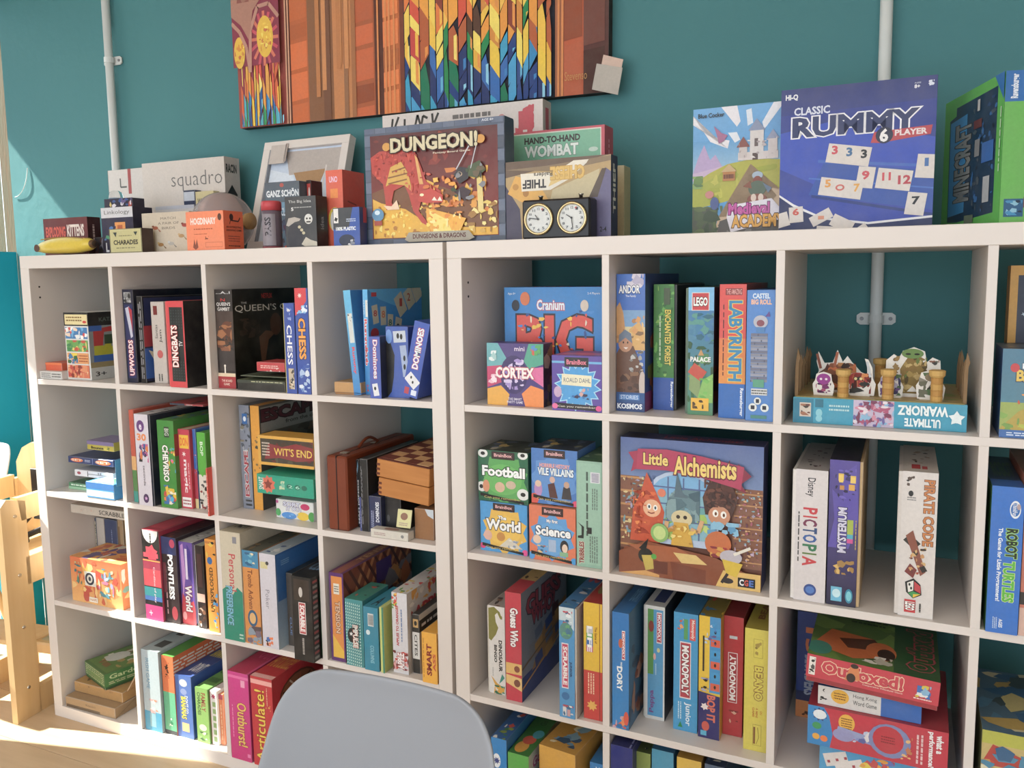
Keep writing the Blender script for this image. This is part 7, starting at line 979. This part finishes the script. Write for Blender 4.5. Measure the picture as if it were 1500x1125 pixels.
TG(0, 566, 797, 170, .055, .285, 'long white box with thin black brush lettering standing under the painting', '#dcd2cc', F=[
   ('r', 0, 0, 1, 1, '#d9cfca')]+[('ln', q, .018, '#2a2624') for q in ([(.05, .80), (.07, .97)], [(.07, .87), (.11, .98)], [(.07, .87), (.09, .78)], [(.15, .96), (.145, .83), (.19, .84)], [(.20, .82), (.235, .98), (.27, .83)], [(.30, .95), (.27, .97), (.26, .91), (.29, .85)], [(.34, .80), (.33, .98)], [(.33, .88), (.37, .98)], [(.33, .88), (.37, .80)])]
   +[('l', .46, .78, .7, .97, 3, '#6a6462'), ('e', .76, .87, .028, .055, '#c88a88'), ('e', .755, .87, .014, .03, '#d9cfca'), ('b', .84, .74, .95, .97, '#c43c4c', 16, 2, .35), ('r', .86, .78, .94, .93, '#c43c4c'), ('r', .885, .74, .91, .8, '#d9cfca')],
   R=[('r', 0, 0, 1, 1, '#c8beb4'), ('r', .3, .8, .7, .95, '#b84450')])
TG(1, 899, 914, 243, .05, .26, 'pale yellow box edge peeking out at the right of the red bordered box', '#b8a878', F=[('r', 0, 0, 1, 1, '#b4a47a')])
# chess clock
kx0 = solve_x(1, 765, .03, H_, .18); kx1 = solve_x(1, 864.5, .03, H_, .3); kw = kx1-kx0; kh = solve_z(1, 294, kx0, .03, 1.55)-H_
ck = empty('chess_clock', (0, 0, 0), (0, 0, 0), 'black double dial chess clock with brass bezels in front of cheese box', 'clock', 'games on top of the right shelving unit'); ck.matrix_world = UNITS[1] @ Matrix.Translation((kx0, .03, H_+.0004))
MB().box(0, 0, 0, kw, .045, kh, .004).build('casing', M_BLACK, ck)
for i, cxk in enumerate((kw*.255, kw*.745)):
    Mk = Matrix.Translation((cxk, 0, kh*.5)) @ Matrix.Rotation(math.pi/2, 4, 'X'); R_ = kh*.40
    bz_ = MB().lathe([(R_, -.001), (R_*1.02, .004), (R_*.92, .006), (R_*.86, .004), (R_*.86, -.001)], 32, M=Mk, cap=False).build('bezel', mat('brass', '#c9b48a', rough=.25, metal=1) if i == 0 else bpy.data.materials['brass'], ck, True)
    dl = MB().lathe([(R_*.88, 0), (R_*.88, .0015)], 32, '#d8dad8', Mk).build('dial', M_CARD, ck)
    A = Art(1, 1, lambda u, v, e, c=cxk: (c+(u-.5)*2*R_*.88, -.0016-e, kh*.5+(v-.5)*2*R_*.88))
    ops = []
    for h_ in range(12):
        a = math.pi/2-h_*math.pi/6; tx, ty = .5+.37*math.cos(a), .5+.37*math.sin(a); ops.append(('t', str(h_ or 12), tx-.05, ty-.045, tx+.05, ty+.045, '#4a5058', 0, .02))
    for h_ in range(60):
        a = h_*math.pi/30; ops.append(('ln', [(.5+.45*math.cos(a), .5+.45*math.sin(a)), (.5+.48*math.cos(a), .5+.48*math.sin(a))], .008, '#555'))
    hands = ((2.75, .2), (2.9, .33)) if i == 0 else ((2.4, .22), (-1.4, .34))
    for an, ln_ in (((2.2, .2), (3.0, .36)) if i == 0 else ((2.6, .24), (-1.45, .36))): ops.append(('ln', [(.5, .5), (.5+ln_*math.cos(an), .5+ln_*math.sin(an))], .03, '#2a2c30'))
    ops += [('e', .5, .5, .04, .04, '#2a2c30'), ('p', [(.62, .86), (.70, .90), (.68, .80)], '#b83030')]
    A.run(ops); A.build('dial_print', dl)
    MB().lathe([(.004, 0), (.004, .006), (.006, .008), (.006, .010)], 12, M=Matrix.Translation((cxk+(.012 if i else -.004), .022, kh))).build('button', M_CHROME, ck, True)

# ================================================================ THINGS ON TOP, right unit
TG(1, 1014, 1143, 161, .06, .20, 'cartoon castle on a green hill box, left of the big blue rummy box', '#6a8a48', split='B', tray='#5a6a50', F=[
   ('r', 0, 0, 1, 1, '#4a90c8', '#68a8dc'), ('r', 0, .4, 1, .75, '#a8c8d8', '#5a9cd0'), ('p', [(0, .95), (0, .88), (.3, .76), (.42, .74), (.4, .68), (.2, .74)], '#e8e4e8'), ('p', [(.32, 1), (.5, 1), (.54, .88), (.5, .84)], '#e8e4ea'), ('p', [(.6, .96), (.66, .97), (.68, .86), (.62, .84)], '#dde4ee'), ('p', [(.8, .8), (1, .98), (1, 1), (.9, 1), (.78, .86)], '#e8e8ee'), ('p', [(.4, .8), (.5, .8), (.54, .74), (.48, .72)], '#e0e4ec'),
   ('p', [(0, .5), (.06, .62), (.13, .72), (.2, .6), (.26, .64), (.36, .52), (.36, .45), (0, .45)], '#b8a0c8'), ('p', [(0, .5), (.36, .55), (.3, .46), (0, .44)], '#c8b0cc'), ('p', [(0, .22), (0, .42), (.2, .5), (.4, .56), (.7, .59), (1, .57), (1, .3), (.6, .3)], '#b4b040'), ('p', [(0, .2), (0, .38), (.3, .48), (.35, .3)], '#a8ac3c'), ('b', .05, .3, .95, .54, '#c0bc48 #a4a834 #b8b440', 22, 3, .2), ('b', 0, .38, .12, .48, '#6a8a48 #88a860 #5a7a48', 12, 2, .5),
   ('p', [(.66, .55), (.72, .5), (.62, .45), (.56, .42), (.7, .40), (.9, .36), (1, .34), (1, .2), (.8, .3), (.5, .32), (.3, .15), (.25, 0), (.6, 0), (.95, .3)], '#cdb090'), ('p', [(0, .0), (0, .24), (.3, .22), (.28, .1), (.3, 0)], '#4a5a38'), ('b', 0, 0, .35, .24, '#3a4a30 #5a6a3c #4a5040', 18, 2, .25), ('p', [(.28, 0), (.32, .12), (.5, .16), (1, .12), (1, 0)], '#5a5450'), ('b', .3, 0, 1, .12, '#6a6460 #4a4444 #7a7470', 12, 2, .3),
   ('r', .52, .58, .96, .64, '#d8ccc8'), ('r', .65, .60, .8, .80, '#d8d0cc'), ('p', [(.63, .80), (.72, .89), (.82, .80)], '#8a94b0'), ('r', .85, .60, .95, .73, '#d4c8c4'), ('p', [(.83, .73), (.9, .80), (.97, .73)], '#9aa0b8'), ('r', .53, .60, .62, .68, '#ccc0bc'), ('p', [(.50, .68), (.575, .76), (.65, .68)], '#8a4a40'), ('r', .70, .68, .74, .74, '#6a5a58'), ('r', .68, .58, .74, .63, '#5a4440'), ('b', .52, .58, .96, .74, '#c0b4b4 #e4dcd8 #b0a0a0', 16, 2, .1), ('r', .35, .43, .49, .5, '#b87838'), ('p', [(.33, .5), (.42, .56), (.51, .5)], '#c8a878'), ('l', .36, .43, .48, .5, 1, '#6a3420'),
   ('p', [(.24, .86), (.33, .80), (.40, .78), (.36, .74), (.3, .72), (.28, .78)], '#a86a90'), ('e', .74, .46, .06, .03, '#a8b8c8'), ('e', .74, .415, .05, .04, '#8a4030'), ('e', .74, .36, .1, .06, '#5a6a58'), ('p', [(.58, .38), (.66, .42), (.68, .36)], '#8a5038'), ('p', [(.8, .40), (.9, .36), (.86, .32)], '#6a7a90'), ('e', .74, .28, .11, .04, '#8a4a38'), ('e', .70, .29, .03, .03, '#e0c8b8'), ('e', .78, .29, .03, .03, '#e0c8b8'), ('e', .26, .26, .05, .05, '#4a5a90'), ('e', .2, .33, .05, .03, '#c88078'),
   ('p', [(.40, .15), (.42, .24), (.9, .28), (1, .20), (1, .12), (.45, .03)], '#e8e0e8'), ('t', 'Medieval', .42, .165, .88, .255, '#c850a0', 0, .06, '#5a2050', .05), ('t', 'ACADEMY', .46, .065, 1.04, .165, '#e8a838', 0, .09, '#5a3018', .05), ('t', 'Blue Cocker', .06, .925, .36, .96, '#222', 0, .02)])
def tile(cx_, cy_, a, b, ang): return ('rr', cx_, cy_, a, b, ang, '#d9cfc8')
TG(1, 1140.5, 1365, 133, .075, .12, 'big glossy blue rummy box with white number tiles on cover', '#20317c', split='B', tray='#1c2a6a', F=[
   ('r', 0, 0, 1, 1, '#1d3aa8', '#2a3474'), ('p', [(0, .7), (0, .45), (.3, .3), (.6, .2), (1, .3), (1, .6), (.6, .8)], '#2244b4'), ('p', [(0, .7), (.2, .8), (.5, .72), (1, .6), (1, .85), (0, .82)], '#22348c'),
   ('p', [(.2, .26), (.3, .48), (1, .38), (1, .12)], '#1e4aa4'), ('p', [(.22, .26), (1, .1), (1, .08), (.22, .24)], '#17307c'), ('p', [(.26, .48), (1, .40), (1, .42), (.26, .50)], '#3460b8'), ('p', [(.2, .37), (1, .26), (1, .27), (.2, .38)], '#3a6ac0'),
   ('p', [(0, 0), (0, .27), (.1, .20), (.3, .1), (.6, .055), (1, .085), (1, 0)], '#e8e6e8'), ('p', [(0, 0), (0, .255), (.1, .18), (.3, .085), (.6, .04), (1, .07), (1, 0)], '#12205a'),
   ('t', 'HI-Q', .03, .92, .115, .965, '#e8e8ec', 0, .06), ('t', 'CLASSIC', .09, .815, .33, .87, '#d8dcec', 0, .03), ('t', 'RUMMY', .08, .66, .90, .80, '#2c3564', 0, .045, '#eceaf0', .045), ('p', [(.62, .66), (.60, .59), (.66, .585), (.97, .62), (.98, .68), (.8, .67)], '#b83440'), ('e', .685, .635, .055, .055, '#1c2040'), ('t', '6', .655, .59, .71, .68, '#f0ecec', 0, .05), ('t', 'PLAYER', .75, .625, .95, .665, '#e8d8d8', 0, .05), ('t', 'AGES', .86, .955, .9, .965, '#c8cce0'), ('t', '8+', .86, .925, .895, .95, '#e8e8f0', 0, .04), ('b', .92, .93, .98, .97, '#d8dcec', 5, 2, .4)]
   +[tile(.46, .52, .142, .065, -10), ('t', '3', .35, .53, .39, .59, '#c83848', 0, .05), ('t', '3', .445, .51, .485, .57, '#3a6a98', 0, .05), ('t', '3', .54, .49, .58, .55, '#1c1c24', 0, .06),
     tile(.575, .36, .055, .072, -8), ('t', '9', .55, .345, .60, .405, '#c83848', 0, .05), tile(.415, .295, .142, .062, -10), ('t', '5', .31, .305, .35, .36, '#e09838', 0, .04), ('e', .41, .30, .03, .022, '#c85a50'), ('e', .41, .30, .018, .012, '#d9cfc8'), ('t', '7', .5, .265, .54, .32, '#e0a038', 0, .04),
     tile(.755, .335, .110, .068, -9), ('t', '11', .68, .33, .735, .385, '#c83848', 0, .05), ('t', '12', .78, .30, .86, .36, '#b83040', 0, .05), tile(.96, .41, .07, .078, -6), ('t', '1', .94, .41, .965, .465, '#3a6aa8', 0, .05), tile(.895, .165, .06, .075, -8), ('t', '7', .87, .16, .92, .215, '#1c1c24', 0, .07),
     tile(.12, .125, .048, .055, 4), ('t', '6', .095, .12, .14, .17, '#c84838', 0, .05), tile(.02, .09, .05, .05, 15), tile(.29, .10, .075, .036, 28), ('t', '1', .27, .085, .31, .11, '#d88a68'), tile(.43, .05, .075, .042, -28), tile(.34, .0, .08, .035, -5), ('t', '6', .32, -.01, .36, .02, '#c84838'), tile(.56, -.01, .05, .04, 35)],
   R=[('r', 0, 0, 1, 1, '#141e50')])
# green and blue block game box, set at an angle
gb = empty('game_box', (0, 0, 0), (0, 0, 0), 'green game box with blue inset cover panel, at right end of shelf top', 'board game', 'games on top of the right shelving unit')
gp = sight(1, 1463, 326, 1, .02)
gb.matrix_world = UNITS[1] @ Matrix.Translation((solve_x(1, 1463, .025, H_, 1.1), .025, H_+.0004)) @ Matrix.Rotation(math.radians(17), 4, 'Z')
gh = solve_z(1, 103, 1.1, .025, 1.75)-H_
body = MB().box(0, 0, 0, .075, .275, gh, .0012, '#58b04c').build('carton', M_CARD, gb)
art('L', (0, 0, 0, .075, .275, gh), [('r', 0, 0, 1, 1, '#5cb850'), ('p', [(.12, .06), (.10, .84), (.22, .86), (.22, .92), (.9, .93), (.9, .08), (.3, .05)], '#173a58'), ('p', [(.13, .1), (.12, .82), (.42, .84), (.42, .12)], '#2a8cc8'), ('t', 'MINECRAFT', .22, .2, .50, .78, '#8a8c8c', 90, .08, '#1c1c20', .04), ('b', .5, .1, .9, .88, '#1f4a78 #14283c #2a6aa8 #4a5a68 #0f2030', 60, 3, .07), ('r', .55, .7, .68, .76, '#6a3438'), ('r', .6, .82, .64, .9, '#c8c8c8'), ('r', .58, .5, .66, .62, '#8a8c90'), ('r', .7, .44, .88, .58, '#2a6ab8'), ('r', .74, .16, .84, .34, '#b8bcc0'), ('r', .45, .03, .6, .09, '#6a7a68'), ('p', [(.86, 1), (1, .82), (1, 1)], '#1f70b8'), ('l', .955, .35, .985, .8, 1, '#c8e8c0', 1)], body)
art('F', (0, 0, 0, .075, .275, gh), [('r', 0, 0, 1, 1, '#6ab858'), ('r', 0, .80, 1, 1, '#1f6cb4'), ('t', 'Ravensburger', .12, .82, .32, .98, '#e8eef8', 90, .04), ('r', .5, .1, 1, .17, '#7a4c38'), ('r', .5, .72, 1, .80, '#7a4c38'), ('t', 'MINECRAFT', .55, .24, .95, .70, '#c8b8b0', 90, .09, '#3a2c28', .04), ('r', .08, .04, .5, .16, '#1c5a88'), ('b', .1, .05, .48, .15, '#14304a #3a90c0 #8ac0d8', 10, 2, .3)], body)

# ================================================================ CHAIRS
def shell_chair(name, label, loc, rotz, m, legs=True, scale=1.0):
    ch = empty(name, loc, (0, 0, rotz), label, 'chair')
    # seat shell: loft of cross-sections following seat-to-back profile (local: front -Y... back +Y)
    prof = []   # y, z, half width, side curl
    pts = [(-.21, .455, .20, .012), (-.17, .452, .215, .02), (-.08, .435, .225, .035), (.02, .428, .23, .05), (.11, .44, .232, .065), (.165, .485, .23, .07), (.19, .55, .228, .06), (.205, .62, .224, .05), (.218, .69, .214, .038), (.228, .745, .206, .030), (.234, .776, .188, .022), (.237, .797, .162, .014), (.238, .808, .125, .008)]
    NU = 22; V = []; F = []
    for k, (y, z, hw, curl) in enumerate(pts):
        y0_, z0_ = pts[max(k-1, 0)][:2]; y1_, z1_ = pts[min(k+1, len(pts)-1)][:2]
        ty, tz = y1_-y0_, z1_-z0_; l = math.hypot(ty, tz); ny, nz = -tz/l, ty/l   # normal towards sitter
        for i in range(NU+1):
            s = -1+2*i/NU; c = curl*(abs(s)**2.6)
            V.append((hw*s*scale, y+ny*c, z+nz*c-(.0 if k < 9 else (abs(s)**2)*(.004 if k < 11 else .002))))
    for k in range(len(pts)-1):
        for i in range(NU): a = k*(NU+1)+i; F.append([a, a+1, a+NU+2, a+NU+1])
    o = mesh_obj('shell', V, F, m, ch, None, True)
    sd = o.modifiers.new('thickness', 'SOLIDIFY'); sd.thickness = .007; sd.offset = 0
    sb = o.modifiers.new('round', 'SUBSURF'); sb.levels = sb.render_levels = 2
    if legs:
        for sx in (-1, 1):
            for sy in (-1, 1):
                MB().tube([(sx*.12*scale, sy*.11, .425), (sx*.2*scale, sy*.2, .0)], [.014, .009], 12).build('leg', M_BIRCH, ch, True)
        MB().box(-.13*scale, -.12, .412, .13*scale, .12, .425, .004).build('seat_bracket', M_BLACK, ch)
    return ch
shell_chair('shell_chair', 'light grey moulded plastic chair in the foreground, back towards the shelves', (1.768, -.945, 0), math.radians(2), M_GREY, True, .88)
shell_chair('shell_chair', 'pale grey shell chair behind the highchair at far left', (-.552, .005, 0), math.radians(0), mat('white_plastic', '#b9b8b8', rough=.4, var=.05), True, .56)
# highchair
hc = empty('wooden_highchair', (-.055, -.085, 0), (0, 0, math.radians(97)), 'birch wooden highchair with black harness straps at the left of the shelves', 'highchair')
def bar(nm, x0, y0, z0, x1, y1, z1, b=.006): return MB().box(x0, y0, z0, x1, y1, z1, b).build(nm, M_BIRCH, hc)
SW = .52   # depth of side frame along local x, width between frames along local y
for k, y in enumerate((0, .29)):
    for nm, P4 in (('front_post', [(.0, 0), (.088, 0), (.088, .70), (.02, .72), (.0, .70)]), ('rear_post', [(.30, 0), (.345, 0), (.345, .70), (.30, .70)]), ('foot_rail', [(.085, 0), (.305, 0), (.305, .085), (.085, .085)]), ('arm_rail', [(.07, .64), (.305, .64), (.305, .715), (.06, .715)]), ('seat_rail', [(.075, .43), (.305, .43), (.305, .52), (.075, .52)])):
        MB().prism(P4, y, y+.022).build(nm, M_BIRCH, hc)
    for z in (.10, .30, .47, .66):
        MB().lathe([(.006, 0), (.005, .002)], 12, M=Matrix.Translation((.048, y+(0 if k == 0 else .022), z)) @ Matrix.Rotation(math.radians(90 if k == 0 else -90), 4, 'X')).build('screw_cap', M_CHROME, hc)
bar('footrest', .06, .022, .22, .20, .29, .235); bar('cross_bar', .31, .022, .06, .34, .29, .10); bar('seat', .06, .022, .49, .31, .29, .51)
MB().prism([(.022, .50), (.29, .50), (.29, .76), (.26, .81), (.22, .83), (.09, .83), (.05, .81), (.022, .76)], 0, .018, M=Matrix.Translation((.335, 0, 0)) @ Matrix.Rotation(math.pi/2, 4, 'Z')).build('backrest', M_BIRCH, hc)
bar('front_bar', .0, .022, .62, .02, .29, .68)
for y in (.08, .19):
    MB().box(.308, y, .56, .315, y+.03, .74, .001).build('harness_strap', M_BLACK, hc)
    MB().tube([(.31, y+.015, .60), (.25, y+.015, .56), (.18, .155, .53)], .010, 8).build('harness_strap', M_BLACK, hc)
MB().box(.155, .125, .515, .205, .185, .535, .004).build('buckle', M_BLACK, hc)
# folded teal patterned cloth behind the highchair
tb_ = empty('cloth_bundle', (-.20, .345, 0), (0, 0, 0), 'folded teal and white patterned cloth on a low stool beside the shelves', 'cloth')
mb = MB()
for i in range(4): mb.box(-.09, -.06, .30+.03*i, .10-.01*i, .07, .326+.03*i, .010, ('#3a8a98', '#c8d8d8', '#2f7886', '#6ab0b8')[i])
mb.build('folded_layers', M_MATTE, tb_)
ls = empty('low_stool', (-.20, .345, 0), (0, 0, 0), 'low plain wooden stool under the folded teal cloth', 'stool')
MB().box(-.12, -.07, .275, .12, .085, .298, .004).build('seat', M_BIRCH, ls)
for sx in (-.11, .085):
    for sy in (-.065, .055): MB().box(sx, sy, 0, sx+.025, sy+.025, .275, .003).build('leg', M_BIRCH, ls)

# thin cable looping out of the wall by the corner
wc = empty('wall_cable', (-.58, WY-.003, 1.7), (0, 0, 0), 'thin loose cable on the sunlit wall above the banana pouch', 'cable')
a_, b_ = sight(0, 22, 289, 1, WY-.003), sight(0, 40, 246, 1, WY-.003)
MB().tube([(a_.x+.58+(b_.x-a_.x)*(1-(1-t)**2), -.004*math.sin(3.14*t), a_.z-1.7+(b_.z-a_.z)*t**1.6) for t in [i/10 for i in range(11)]], .0016, 6).build('cord', M_PIPE, wc)
